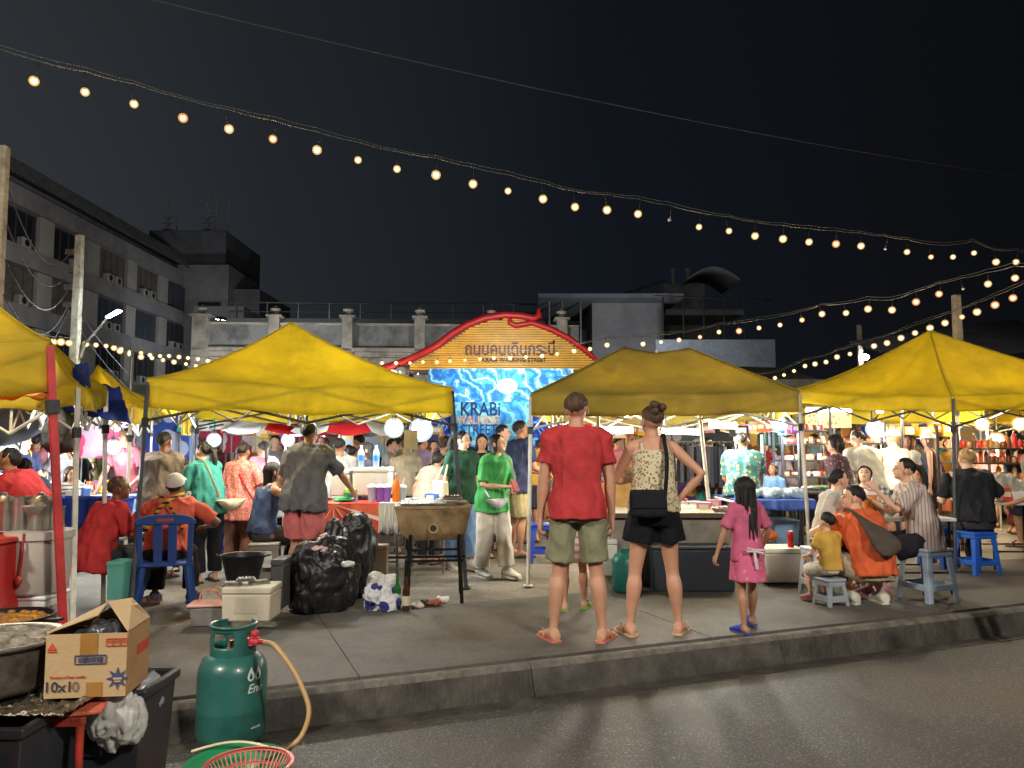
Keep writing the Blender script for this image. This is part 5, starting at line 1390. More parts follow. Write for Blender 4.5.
t = thing('cream_drum', 'big cream plastic ice drum with flat lid beside the red crate', 'drum', (dx_, Yd, sz))
m = MB(); hh = dz - sz; m.lathe([(.15, 0), (.165, .02), (.175, hh - .05), (.188, hh - .045), (.188, hh), (.001, hh + .005)], 36); part('tub', m, whp, t, True)
m = MB(); m.tube(spline([V((0, -.19, hh + .0)), V((.0, -.2, hh * .6)), V((-.01, -.2, hh * .35))]), .007, 6); m.ell((-.01, -.205, hh * .28), (.024, .012, .03), 10, 8); solo('red_ladle', m, plastic((170, 60, 50)), 'dark red ladle hanging on the front of the cream drum', 'ladle', loc=(dx_ + .02, Yd, sz), smooth=True)
def pot(label, px, py_bot, Y, r_, h_, m_, name='steel_pot', lid=False, cat='pot', group='steel pots on the left stall'):
    z = W(px, py_bot, Y).z; t = thing(name, label, cat, (pt(px, Y, z).x, Y, z), 0, group)
    m = MB(); m.lathe([(r_ * .9, 0), (r_, .01), (r_, h_), (r_ * 1.06, h_ + .004), (r_ * .95, h_ + .004), (r_ * .94, .015)], 24); part('pot_body', m, m_, t, True)
    if lid: m = MB(); m.lathe([(r_ * 1.05, h_ + .005), (r_ * .7, h_ + .03), (.02, h_ + .04), (.02, h_ + .055), (.001, h_ + .06)], 24); part('lid', m, m_, t, True)
    return t
for i, (px, r_, h_, ld) in enumerate(((2, .07, .17, 1), (20, .065, .2, 0), (40, .07, .17, 1), (55, .05, .14, 0))):
    pot(['steel pot at the left edge on the stall', 'tall steel pot without lid beside the cream drum', 'lidded steel pot on top of the cream drum', 'small steel cup pot nearest the red post'][i], px, 530, Yd - .02 + .04 * (i % 2), r_, h_, silver, lid=ld)
t = thing('red_crate', 'red plastic crate at the left edge beside the cream drum', 'crate', (pt(-14, 4.6, .6).x, 4.6, 0))
hz = W(0, 540, 4.6).z; m = MB(); m.box((0, 0, hz / 2 + .12), (.36, .4, hz - .24)); part('crate_body', m, plastic((200, 44, 40)), t, bev=.02); m = MB(); m.box((0, 0, hz + .01), (.4, .44, .03)); part('lid', m, plastic((214, 60, 54)), t, bev=.01); m = MB(); [m.box((sx_ * .14, sy * .16, .06), (.05, .05, .12)) for sx_ in (-1, 1) for sy in (-1, 1)]; part('feet', m, blackp, t)
t = thing('bowl', 'small white bowl with coloured chopped food on the drum', 'bowl', (pt(30, 4.6, .9).x, 4.62, W(30, 518, 4.6).z + .02)); m = MB(); m.lathe([(.03, 0), (.07, .05), (.065, .05), (.028, .01)], 20); part('bowl_wall', m, whp, t, True)
# blue tub and tables in the left tents
def crate(label, px0, px1, pyt, pyb, Y, d, col, cat='tub', name='plastic_tub', open_=True, rz_=0, group=None):
    a, b = W(px0, pyt, Y), W(px1, pyb, Y); w = b.x - a.x; h_ = a.z - b.z
    t = thing(name, label, cat, ((a.x + b.x) / 2, Y + d / 2, b.z), rz_, group); k = plastic(col) if isinstance(col, tuple) else col
    o = [(-w / 2, -d / 2), (w / 2, -d / 2), (w / 2, d / 2), (-w / 2, d / 2)]
    def ring(s_, z): return [V((x * s_, y * s_, z)) for x, y in o]
    m = MB()
    if open_: m.rings([ring(.9, 0), ring(1, h_), ring(.93, h_), ring(.84, .02)])
    else: m.rings([ring(.94, 0), ring(1, h_ * .86)])
    part('tub_body', m, k, t, bev=.01)
    m = MB()
    if open_: m.rings([ring(1.0, h_ - .03), ring(1.04, h_ - .028), ring(1.04, h_ + .002), ring(.98, h_ + .002)], False)
    else: m.rings([ring(1.03, h_ * .86 + .002), ring(1.03, h_ * .97), ring(.98, h_)])
    part('rim' if open_ else 'lid', m, k, t, bev=.008)
    return t
crate('long blue plastic tub behind the cream posts and the red shirt vendor', 44, 118, 498, 537, 7.3, .3, (40, 66, 160))
crate('teal translucent box on the ground under the red shirt vendor', 107, 122, 562, 600, 6.3, .2, (110, 190, 180))

t = thing('trestle_table', 'grey trestle table carrying the long blue tub', 'table', V((pt(82, 7.45, .5).x, 7.46, 0))); zt_ = W(80, 537, 7.3).z
part('tabletop', MB().box((0, 0, zt_ - .015), (.95, .5, .028)), metal((150, 150, 150), .4), t, bev=.004)
for x in (-1, 1):
    for y in (-1, 1): part('leg', MB().tube([(x * .42, y * .2, 0), (x * .42, y * .2, zt_ - .03)], .014, 6), steel, t)
# ================================================================ people
def T(c, **k): return dict(m=cloth(c), **k)
def pat(name, c1, c2, sc=40, thr=.5):
    if name in _mc: return _mc[name]
    m_ = M(name, srgb(*c1), rough=.85, var=.1, bump=.3, bs=9, dist=.02); nt = m_.node_tree; N = nt.nodes; L = nt.links; p = N['Principled BSDF']
    tc = N.new('ShaderNodeTexCoord'); v = N.new('ShaderNodeTexVoronoi'); v.inputs['Scale'].default_value = sc; L.new(tc.outputs['Object'], v.inputs[0])
    g = N.new('ShaderNodeMath'); g.operation = 'LESS_THAN'; g.inputs[1].default_value = thr; L.new(v.outputs[0], g.inputs[0])
    mx = N.new('ShaderNodeMix'); mx.data_type = 'RGBA'; L.new(g.outputs[0], mx.inputs[0]); o = p.inputs['Base Color'].links[0].from_socket
    L.new(o, mx.inputs[6]); mx.inputs[7].default_value = (*srgb(*c2), 1); L.new(mx.outputs[2], p.inputs['Base Color'])
    return m_
def stripes(name, c1, c2, sc, axis='X', duty=.5, both=False):
    if name in _mc: return _mc[name]
    m_ = M(name, srgb(*c1), rough=.85, var=.1, bump=.3, bs=9, dist=.02); nt = m_.node_tree; N = nt.nodes; L = nt.links; p = N['Principled BSDF']
    tc = N.new('ShaderNodeTexCoord'); s = N.new('ShaderNodeSeparateXYZ'); L.new(tc.outputs['Object'], s.inputs[0]); o = p.inputs['Base Color'].links[0].from_socket
    for ax in ([axis, 'Z'] if both else [axis]):
        a = N.new('ShaderNodeMath'); a.operation = 'MULTIPLY'; a.inputs[1].default_value = sc; L.new(s.outputs[ax], a.inputs[0])
        f = N.new('ShaderNodeMath'); f.operation = 'FRACT'; L.new(a.outputs[0], f.inputs[0]); g = N.new('ShaderNodeMath'); g.operation = 'LESS_THAN'; g.inputs[1].default_value = duty; L.new(f.outputs[0], g.inputs[0])
        h = N.new('ShaderNodeMath'); h.operation = 'MULTIPLY'; h.inputs[1].default_value = .6 if both else 1; L.new(g.outputs[0], h.inputs[0])
        mx = N.new('ShaderNodeMix'); mx.data_type = 'RGBA'; L.new(h.outputs[0], mx.inputs[0]); L.new(o, mx.inputs[6]); mx.inputs[7].default_value = (*srgb(*c2), 1); o = mx.outputs[2]
    L.new(o, p.inputs['Base Color']); return m_

def strap_bag(label, J, side, drop, w, h, d, col, name='shoulder_bag', back=0.0, rz_=0, strapw=.012, shape='box', across=True, wid=None, sh_off=0.0, group=None, col2=None):
    """bag on a strap over one shoulder (side = -1 / 1 which shoulder the strap lies on), pouch centre given in the person's frame (units of height)"""
    m_ = cloth(col); c = J['L'](drop); t = thing(name, label, 'bag', c)
    ax = J['ax']; q = Matrix((ax[0], ax[1], V((0, 0, 1)))).transposed(); q = q @ rotz(R(rz_))
    m = MB()
    if shape == 'box':
        rs = []
        for z, kx, ky in ((-h / 2, .8, .7), (-h * .4, 1, 1), (h * .25, 1, 1), (h * .5, .96, .6)):
            rs.append([q @ V((math.copysign(abs(math.cos(a)) ** .4, math.cos(a)) * w / 2 * kx, math.copysign(abs(math.sin(a)) ** .6, math.sin(a)) * d / 2 * ky, z)) for a in [2 * math.pi * s / 20 for s in range(20)]])
        m.rings(rs)
    else:
        for k in range(9):
            u = k / 8 * 2 - 1; m.ell(q @ V((u * w * .42, 0, -h * .28 * (1 - u * u) + .1 * h)), V((w * .17, d / 2, h * .33 * (1.12 - u * u))), 12, 8, q)
    me = voxel(m, .008, 2, wr=.004, ws=10)
    put('pouch', me, m_, t)
    if shape == 'box': part('flap', MB().box(q @ V((0, -d * .5 * (1 if back >= 0 else -1) - .004, h * .12)), (w * .9, .008, h * .55), rot=q), m_, t, bev=.003)
    s = J['sj'][0 if side < 0 else 1]; s = s.lerp(J['nb'], .45 + sh_off) + V((0, 0, .045 * 1.6)); Yw = ax[1]; Xw = ax[0]
    c1, c2 = c + q @ V((-w * .45, 0, h * .3)), c + q @ V((w * .45, 0, h * .3))
    far = c1 if side > 0 else c2; near = c2 if side > 0 else c1
    bk = [s, s.lerp(far, .2) - Yw * .075 * J['H'], s.lerp(far, .5) - Yw * .102 * J['H'], s.lerp(far, .8) - Yw * .08 * J['H'], far]
    fr = [s, s.lerp(near, .15) + Yw * .06 * J['H'], s.lerp(near, .5) + Yw * .1 * J['H'], s.lerp(near, .8) + Yw * .09 * J['H'], near]
    if drop[1] < 0: bk = [s, s.lerp(c, .12) - Yw * .05 * J['H'], s.lerp(c1 if side < 0 else c2, .45) - Yw * .05 * J['H'], (c1 if side < 0 else c2)]
    for pts in (bk, fr):
        m = MB(); m.tube([p - c for p in spline(pts, 6)], strapw, 6, flat=.35, up=V((0, 1, 0))); part('strap', m, cloth(col2 or col), t, True)
    return t


def PL_(px, Y): p = pt(px, Y, .5); return V((p.x, Y, 0))
flipc = ('flip', (190, 120, 110))
# --- main pair
lo = G(578, 641)
_, Jm = person('man in a plain red t-shirt and khaki shorts standing with his back to the camera', lo, 1.83, yaw=-2, lean=1, hunch=3, feet=((-.098, 0, .042), (.098, 0, .042)), toes=(22, 22), hands=((-.148, .03, .475), (.142, .03, .475)),
       elbow=((-1, -.8, 0), (1, -.8, 0)), head=(-14, 0), skin='tan', top=T((206, 50, 54), hem=.035, fl=.0, e=.018, sl=.62, wr=.8), bottom=T((150, 148, 116), L=.84, w=.98, e=.006), shoes=('flip', (214, 130, 110)), hair=('short', 'brown'), det=3, fat=.99, face=True)
lo = G(656, 635)
_, Jw = person('woman in a lace camisole and black shorts, hand on hip, beside the man in red', lo, 1.74, yaw=2, lean=2, hunch=3, feet=((-.112, .0, .042), (.105, .02, .042)), toes=(14, 26), hands=((-.05, .15, .66), (.105, -.01, .575)),
       elbow=((-.9, -.35, -.6), (1, -.55, 0)), head=(18, -2), skin='tan', fem=True, top=dict(m=pat('lace_camisole', (218, 206, 172), (140, 124, 92), 42, .38), k='cami', hem=-.01, e=.012, name='camisole', wr=.5),
       bottom=T((26, 28, 34), L=.5, w=1.06, wt=.105, e=.01), shoes=('flip', (206, 174, 140)), hair=('bun', 'brown'), det=3, fat=1.0)
strap_bag('black crossbody bag at the back of the woman in the camisole', Jw, 1, (-.05, -.115, .57), .28, .2, .09, (34, 35, 42), strapw=.017)
# --- girl
lo = G(749, 632)
_, Jg = person('girl with waist long black hair in a pink dress walking away on the kerb', lo, 1.16, yaw=8, lean=1, hunch=2, feet=((-.04, -.02, .042), (.085, .13, .06)), toes=(20, 4), hands=((-.2, .03, .5), (.15, .1, .52)),
       elbow=((-1, -1, .2), (1, -1, 0)), head=(6, 4), skin='thai', fem=True, hs=1.2, top=T((214, 96, 136), e=.02, sl=.8, hem=.06, name='dress_top'), bottom=dict(m=pat('pink_dress_print', (218, 104, 142), (226, 140, 168), 18, .25), k='skirt', z=.335, fl=1.3, e=.01, wt=.09),
       shoes=('clog', (58, 78, 176)), hair=('xlong', 'black'), det=2, fat=.86)
c = Jg['L']((.0, -.115, .52)); t = thing('ribbon_bow', 'white ribbon bow tied at the back of the pink dress', 'ribbon', c)
m = MB(); Y_ = V((0, 0, 0)); m.tube([V((0, 0, .03)), V((-.06, -.01, .045)), V((-.065, -.01, .02)), V((0, 0, .02))], .009, 6); m.tube([V((0, 0, .03)), V((.07, -.01, .03)), V((.065, -.01, .005)), V((0, 0, .02))], .009, 6); part('loop', m, cloth((225, 215, 220)), t, True)
m = MB(); m.tube([V((-.005, -.005, .02)), V((.005, -.012, -.05)), V((.012, -.01, -.11))], [.009, .011, .012], 6, flat=.4); part('tail', m, cloth((225, 215, 220)), t, True)
for k, (dz_, col, s_) in enumerate(((.425, (236, 228, 234), 'white'), (.40, (170, 50, 90), 'dark pink'))):
    pass
# --- orange shirt group
lo = G(868, 604)
_, Jo = person('man in an orange t-shirt squatting beside the child with a brown sling bag', lo, 1.72, yaw=14, lean=15, hunch=16, hip=(0, -.06, .175), feet=((-.07, .03, .042), (.09, .0, .042)), knee=((-.35, 1, .6), (.35, 1, .6)), toes=(10, 14), hands=((-.1, .27, .36), (.0, .3, .4)),
       elbow=((-1, -.5, -.3), (1, -.5, -.3)), head=(62, -6), skin='light', top=T((238, 100, 34), hem=.02, fl=.004, e=.023, wr=1.1), bottom=T((190, 176, 150), L=.9), shoes=('shoe', (206, 204, 190)), hair=('short', 'black'), det=2, fat=1.06)
f_, u_ = Jo['q']; X_ = Jo['ax'][0]; a = Jo['sj'][0].lerp(Jo['nb'], .3) + V((0, 0, .07)) - f_ * .02; b = Jo['P'] - X_ * .0 + u_ * .05 - f_ * .15
t = thing('sling_bag', 'dark brown slouchy sling bag across the back of the squatting man in orange', 'bag', a); m = MB(); rs = []; br = m_c = cloth((92, 82, 74))
wdir = (b - a).normalized().cross(f_).normalized()
for k, (s_, w_, d_) in enumerate(((.0, .025, .012), (.18, .03, .014), (.34, .055, .025), (.5, .095, .035), (.68, .13, .045), (.86, .14, .05), (1.0, .11, .04), (1.06, .05, .02))):
    c = a.lerp(b, s_) - f_ * (.155 * math.sin(min(1, s_ * 1.6) * math.pi / 2) - .0) * (1 if s_ < .9 else .95) - u_ * (.05 * math.sin(math.pi * s_)); rs.append(m.ering(c - a, w_, d_, wdir, f_, 18))
m.rings(rs); me = voxel(m, .01, 2, wr=.006, ws=7); put('pouch', me, br, t)
m = MB(); m.tube(spline([V((0, 0, 0)), f_ * .16 - u_ * .08, f_ * .2 - u_ * .3 + X_ * .2, b - a + f_ * .2], 6), .02, 6, flat=.3); part('strap', m, br, t, True)
lo = PL_(830, 7.0)
person('small child in a yellow shirt sitting on a low stool before the man in orange', lo, .98, yaw=20, hs=1.32, hip=(0, 0, .33), feet=((-.08, .17, .06), (.08, .17, .06)), hands=((-.1, .2, .42), (.1, .2, .42)), head=(10, -8), skin='light', top=T((222, 176, 60), e=.02), bottom=dict(m=pat('child_shorts', (214, 208, 196), (130, 130, 130), 40, .25), L=.9, w=1.2), shoes=('shoe', (150, 90, 90)), hair=('short', 'black'), det=2)
lo = PL_(826, 7.45)
person('boy in a light grey t-shirt seated at the table looking down to the right', lo, 1.42, yaw=-78, lean=12, hunch=10, hs=1.12, **sitting(.46, 1.42), hands=((-.1, .3, .52), (.1, .28, .5)), head=(-5, -14), skin='light', top=T((196, 190, 182), e=.018), bottom=T((60, 62, 80), L=.9), hair=('short', 'black'), det=2)
# --- ponytail woman
lo = G(931, 600)
_, Jp = person('woman with a black ponytail and striped blouse eating on the grey stool', V((lo.x, lo.y + .05, 0)), 1.62, yaw=76, lean=10, hunch=10, fem=True, hip=(0, 0, .345), feet=((-.05, .33, .042), (.06, .22, .042)), hands=((-.1, .27, .62), (.07, .27, .55)), elbow=((-.6, -.5, -1), (.6, -.5, -1)), head=(2, -10), skin='light',
       top=dict(m=stripes('striped_blouse', (206, 190, 180), (150, 130, 132), 34, 'Y', .3), e=.022, hem=.06, sl=.85), bottom=T((40, 40, 48), L=.8, w=1.25), shoes=('shoe', (206, 150, 164)), hair=('pony', 'black'), det=2)
lo = G(978, 572)
person('blonde person in a black shirt sitting on the blue stool with back turned', lo, 1.78, yaw=-8, lean=8, hunch=10, **sitting(.49, 1.78), hands=((-.1, .26, .44), (.2, .27, .46)), elbow=((-.5, -.6, -1), (.6, -.6, -1)), head=(8, 0), skin='light', top=T((40, 42, 48), e=.02, hem=.0, sl=.8, wr=1.4), bottom=T((60, 56, 60), L=1.9), hair=('short', 'blonde'), det=2, fat=1.1)
lo = PL_(1054, 5.9)
_, Je = person('woman in a beige dress half cut off by the right edge', lo, 1.66, yaw=55, fem=True, skin='thai', hands=((-.12, .12, .6), (.14, .05, .5)), elbow=((-.6, -1, 0), (.6, -1, 0)), top=T((208, 190, 152), e=.02), bottom=T((208, 190, 152), k='skirt', z=.34, fl=1.2), shoes=('shoe', (190, 180, 170)), hair=('long', 'brown'), det=1)
# --- plaid child behind the man
person('child in a plaid skirt and green sandals mostly hidden behind the man in red', PL_(573, 6.75), 1.28, yaw=-8, fem=True, hs=1.15, lean=2, top=T((150, 60, 70)), bottom=dict(m=stripes('plaid', (212, 196, 186), (150, 60, 70), 16, 'X', .4, True), k='skirt', z=.33, fl=1.5), skin='tan', shoes=('sandal', (120, 190, 60)), hair=('long', 'black'), det=1, feet=((-.06, .0, .042), (.07, .08, .042)))
# --- walking group by the banner
_, J1 = person('woman in a bright green t-shirt and white trousers walking with a phone', G(492, 577), 1.56, yaw=-138, fem=True, lean=3, hunch=8, feet=((-.05, .1, .042), (.05, -.06, .042)), hands=((-.03, .19, .62), (.04, .18, .63)), elbow=((-.7, -.6, -1), (.7, -.6, -1)), head=(28, -14), skin='light', top=T((66, 176, 92), e=.026, hem=.07, sl=.85), bottom=T((214, 208, 196), k='pants', L=1.88, w=1.25), shoes=('shoe', (214, 214, 210)), hair=('bob', 'black'), det=2)
strap_bag('pale grey half moon bag across the green t-shirt', J1, -1, (.05, .12, .53), .27, .15, .08, (206, 202, 214), shape='moon', strapw=.012)
p = (J1['wr'][0] + J1['wr'][1]) / 2; solo('phone', MB().box((0, 0, 0), (.075, .012, .14), rot=rotz(R(40)) @ Matrix.Rotation(R(-30), 3, 'X')), M('phone_case', srgb(150, 40, 60), rough=.3), 'dark red phone in the hands of the woman in green', 'phone', loc=p + J1['ax'][1] * .09 + V((0, 0, .02)), bev=.004)
_, J2 = person('woman in a dark green t-shirt and jeans walking beside the green shirt', G(460, 568), 1.6, yaw=-150, fem=True, feet=((-.05, .09, .042), (.05, -.04, .042)), head=(40, 0), hands=((-.14, .02, .5), (.15, .02, .48)), skin='light', top=T((34, 72, 56), e=.022, hem=.05, sl=.8), bottom=T((108, 142, 190), k='pants', L=1.86, w=1.15), shoes=('shoe', (196, 190, 184)), hair=('pony', 'black'), det=2)
o = MB().box((0, 0, 0), (.11, .012, .1), rot=J2['ax'] and Matrix((J2['ax'][0], J2['ax'][1], V((0, 0, 1)))).transposed())
t = thing('tote_bag', 'cream canvas tote bag on the shoulder of the dark green shirt woman', 'bag', J2['L']((.17, .02, .52)))
q = Matrix((J2['ax'][0], J2['ax'][1], V((0, 0, 1)))).transposed(); m = MB(); m.box((0, 0, 0), (.1, .3, .36), rot=q, taper=.9); part('bag_body', m, cloth((222, 206, 170)), t, bev=.02); m = MB(); s = J2['sj'][1] + V((0, 0, .06)) - J2['L']((.17, .02, .52)); m.tube([q @ V((0, -.1, .18)), s, q @ V((0, .1, .18))], .012, 6); part('strap', m, cloth((222, 206, 170)), t, True)
_, J3 = person('man in a navy t-shirt and khaki shorts standing in profile by the mustard tent', G(516, 556), 1.76, yaw=-62, lean=3, hunch=6, hands=((-.02, .2, .6), (.06, .22, .6)), elbow=((-.7, -.7, -1), (.7, -.7, -1)), head=(-8, -6), skin='thai', top=T((52, 60, 96), e=.022, hem=.06, sl=.7), bottom=T((190, 170, 120), L=.95, w=1.2), shoes=('sandal', (40, 36, 34)), hair=('short', 'black'), det=2, fat=1.05)
person('man in a pale shirt looking right, head just left of the navy t-shirt man', PL_(499, 10.7), 1.72, yaw=-100, skin='light', top=T((190, 180, 170)), bottom=T((60, 60, 70), k='pants', L=1.9), hair=('short', 'black'), det=1)
person('dark haired woman in black between the two green shirts', PL_(481, 10.0), 1.58, yaw=-170, fem=True, skin='thai', top=T((34, 34, 40)), bottom=T((40, 40, 50), k='pants', L=1.9), hair=('bob', 'black'), det=1)
person('woman in black half hidden behind the dark green shirt', PL_(452, 10.4), 1.5, yaw=60, fem=True, skin='thai', top=T((44, 40, 44)), bottom=T((40, 40, 50), k='pants', L=1.9), hair=('bob', 'black'), det=1)
# --- left stall group
_, J4 = person('tall man in a grey t-shirt and pink shorts working at the drinks table', PL_(303, 7.7), 1.68, yaw=-14, lean=4, hunch=8, hands=((-.15, .1, .5), (.19, .26, .56)), elbow=((-.6, -1, 0), (1, -.6, -.4)), head=(-6, -8), skin='thai', top=T((98, 98, 102), e=.026, hem=.06, sl=.9, wr=1.5), bottom=T((206, 104, 104), L=.9, w=1.2), hair=('short', 'black'), det=2, fat=1.08)
_, J5 = person('woman in a pink speckled blouse with a red strap seen from behind', PL_(239, 8.7), 1.46, yaw=-6, fem=True, hands=((-.14, .05, .5), (.15, .12, .55)), skin='thai', top=dict(m=pat('pink_speckle', (216, 120, 110), (232, 190, 178), 50, .35), e=.03, hem=.12, sl=.9), bottom=T((130, 88, 72), k='pants', L=1.85, w=1.2), hair=('short', 'black'), det=2, fat=1.05)
strap_bag('dark red shoulder bag with a red strap on the pink blouse woman', J5, -1, (.13, .0, .42), .24, .22, .08, (126, 40, 48), col2=(196, 30, 50), strapw=.012)
_, J6 = person('woman in a teal t-shirt leaning forward with a beige half moon bag', PL_(208, 8.2), 1.5, yaw=48, fem=True, lean=12, hunch=10, hands=((-.1, .22, .55), (.1, .22, .52)), head=(20, -14), skin='light', top=T((54, 158, 150), e=.026, hem=.06, sl=.95), bottom=T((34, 36, 46), k='pants', L=1.9), hair=('pony', 'black'), det=2)
strap_bag('beige half moon bag on the back of the teal t-shirt woman', J6, -1, (.1, -.13, .55), .30, .18, .1, (206, 190, 160), shape='moon', strapw=.014)
person('little boy in a dark and white top facing the camera beside the teal woman', PL_(184, 9.0), 1.2, yaw=-150, hs=1.15, skin='thai', top=dict(m=pat('boy_top', (216, 212, 206), (60, 60, 70), 30, .3)), bottom=T((60, 60, 80), L=.9), hair=('crop', 'black'), det=1)
_, J7 = person('broad man in a beige shirt with a dark shoulder strap behind the tent post', PL_(158, 8.4), 1.58, yaw=-16, skin='dark', hands=((-.15, .05, .48), (.16, .04, .47)), top=T((142, 126, 112), e=.03, hem=.06, sl=.85), bottom=T((70, 70, 76), L=.95, w=1.2), hair=('short', 'black'), det=2, fat=1.15)
_, J8 = person('woman in a blue sleeveless top sitting on the grey stool eating', V((pt(262, 8.1, .5).x, 8.1, 0)), 1.58, yaw=-52, fem=True, lean=5, hunch=8, **sitting(.44, 1.58), hands=((-.06, .2, .64), (.06, .22, .63)), elbow=((-.6, -.3, -1), (.6, -.3, -1)), head=(-6, -2), skin='thai', top=T((64, 86, 128), k='tank', e=.014, hem=.0), bottom=T((74, 74, 72), k='pants', L=1.85), hair=('long', 'black'), det=2, fat=1.05)
_, J9 = person('vendor in an orange top and white cap hunched on the blue plastic chair', V((pt(166, 6.8, .5).x, 6.8, 0)), 1.58, yaw=12, lean=20, hunch=16, **sitting(.42, 1.58, fx=.1), hands=((-.12, .3, .42), (.16, .28, .42)), elbow=((-1, -.6, -.3), (1, -.6, -.3)), head=(0, -22), skin='dark', top=T((226, 92, 64), e=.02, hem=.0, sl=.8), bottom=T((40, 40, 46), k='pants', L=1.85), shoes=('shoe', (60, 50, 70)), hair=('short', 'black'), hat=(232, 228, 220), det=2, fat=1.1)
t = thing('cross_straps', 'yellow and black straps crossing the back of the orange top', 'strap', (0, 0, 0))
ym = stripes('hazard_strap', (206, 164, 40), (34, 32, 30), 22, 'Z', .45)
for s_ in (-1, 1):
    a = J9['sj'][0 if s_ < 0 else 1].lerp(J9['nb'], .35) + V((0, -.03, .06)); b = J9['P'].lerp(J9['ch'], .35) + J9['ax'][0] * (-s_ * .13) + V((0, -.135, 0)); a = a - J9['q'][0] * .05; b = J9['P'].lerp(J9['ch'], .35) + J9['ax'][0] * (-s_ * .15) - J9['q'][0] * .16; mid = a.lerp(b, .5) - J9['q'][0] * .12
    m = MB(); m.tube(spline([a, mid, b], 6), .014, 6, flat=.35, up=(0, 1, 0)); part('strap', m, ym, t, True)
person('short haired woman in a red t-shirt sitting at the blue tub', PL_(92, 6.75), 1.6, yaw=-38, lean=16, hunch=10, fem=True, **sitting(.36, 1.6), hands=((-.05, .26, .4), (.1, .28, .36)), head=(-24, -4), skin='dark', top=T((206, 44, 48), e=.024, hem=.06, sl=.8), bottom=T((54, 56, 62), k='pants', L=1.8), hair=('short', 'brown'), det=2, fat=1.1)
person('cook in a red t-shirt bending over the stall at the left edge', PL_(40, 6.1), 1.5, yaw=100, lean=20, hunch=18, hands=((-.08, .34, .52), (.08, .34, .5)), head=(6, -24), skin='thai', top=T((206, 44, 48), e=.024), bottom=T((50, 50, 60), k='pants', L=1.9), hair=('short', 'black'), det=2)
person('person in a slate shirt bowed behind the red shirt cook', PL_(46, 7.2), 1.42, yaw=80, lean=24, hunch=20, head=(0, -30), skin='thai', top=T((74, 90, 116), e=.02), bottom=T((50, 50, 60), k='pants', L=1.9), hair=('mid', 'black'), det=1)
person('child in a striped white top behind the cream post at the left', PL_(66, 8.8), 1.18, yaw=-120, hs=1.1, skin='light', top=dict(m=stripes('child_stripes', (222, 216, 204), (70, 70, 80), 24, 'Z', .35)), bottom=T((80, 80, 90), L=.9), hair=('bob', 'brown'), det=1)
# --- middle group behind the drinks table
person('man in a white t-shirt with his back turned behind the drinks table', PL_(337, 9.6), 1.52, yaw=-8, skin='thai', top=T((206, 208, 214), e=.022), bottom=T((60, 64, 84), k='pants', L=1.9), hair=('short', 'black'), det=1, fat=1.1)
person('man in a blue patterned shirt standing further back looking left', PL_(360, 11.2), 1.6, yaw=60, skin='thai', top=dict(m=pat('blue_print_shirt', (206, 214, 224), (60, 100, 170), 16, .4)), bottom=T((60, 60, 66), k='pants', L=1.9), hair=('short', 'black'), det=1)
person('person in a dark brown top between the white and the patterned shirts', PL_(350, 10.4), 1.42, yaw=-4, skin='thai', top=T((62, 42, 40)), bottom=T((50, 50, 50), k='pants', L=1.9), hair=('short', 'black'), det=1)
person('woman with a dark bob in a slate top looking left over the water bottles', PL_(373, 9.3), 1.48, yaw=100, fem=True, lean=8, skin='thai', top=T((66, 68, 84)), bottom=T((50, 50, 50), k='pants', L=1.9), hair=('bob', 'black'), det=1, fat=1.1)
_, Jb = person('person in a beige shirt bending away with a black crossbody strap', PL_(428, 9.4), 1.42, yaw=-22, lean=22, hunch=14, head=(0, -30), skin='thai', top=T((186, 168, 148), e=.026, hem=.07), bottom=T((60, 60, 66), k='pants', L=1.9), hair=('short', 'black'), det=1, fat=1.12)
strap_bag('small black bag with a strap over the beige shirt', Jb, -1, (.17, -.02, .5), .2, .2, .09, (30, 30, 34))
_, Jt = person('sunburnt person in a strappy top with a dark backpack behind the beige shirt', PL_(442, 10.9), 1.52, yaw=-10, fem=True, skin='tan', top=T((70, 70, 84), k='cami', e=.014), bottom=T((60, 60, 66), L=.9), hair=('bun', 'brown'), det=1)
t = thing('backpack', 'dark printed backpack on the strappy top person', 'backpack', Jt['ch'] - Jt['ax'][1] * .16); m = MB(); m.ell((0, 0, -.05), (.14, .08, .2), 14, 10); part('pack_body', m, pat('backpack_print', (44, 46, 58), (110, 110, 130), 24, .25), t, True); m = MB(); [m.tube([(s_ * .07, .05, .1), (s_ * .07, .12, .17), (s_ * .06, .2, .1)], .014, 6) for s_ in (-1, 1)]; part('straps', m, cloth((30, 30, 34)), t, True)
person('person in a tan shirt standing behind the hanging paper', PL_(406, 10.3), 1.5, yaw=10, skin='thai', top=T((168, 150, 126), e=.02), bottom=T((90, 84, 76), k='pants', L=1.9), hair=('short', 'black'), det=1)
# --- right market
_, Js = person('man in a teal and cream patterned shirt leaning at the goods table', PL_(744, 9.2), 1.62, yaw=-18, lean=12, hunch=10, hands=((-.05, .2, .52), (.12, .32, .5)), elbow=((-1, -.5, -.4), (1, -.5, -.2)), head=(-18, -12), skin='thai', top=dict(m=pat('teal_print_shirt', (60, 116, 124), (176, 166, 130), 19, .36), e=.026, sl=.85), bottom=T((50, 50, 56), k='pants', L=1.9), hair=('crop', 'black'), det=2, fat=1.1)
person('seated vendor in a light blue shirt with a red hair clip', PL_(776, 10.0), 1.2, yaw=130, fem=True, head=(0, -16), skin='thai', top=T((110, 160, 214), e=.02), bottom=T((60, 60, 66), k='pants', L=1.9), hair=('bob', 'black'), det=1)
person('person in a scarlet shirt reaching up to the green scarves', PL_(762, 11.6), 1.56, yaw=-70, hands=((-.05, .28, .78), (.05, .3, .8)), skin='light', top=T((220, 50, 56), k='long', e=.022), bottom=T((60, 60, 66), k='pants', L=1.9), hair=('short', 'black'), det=1)
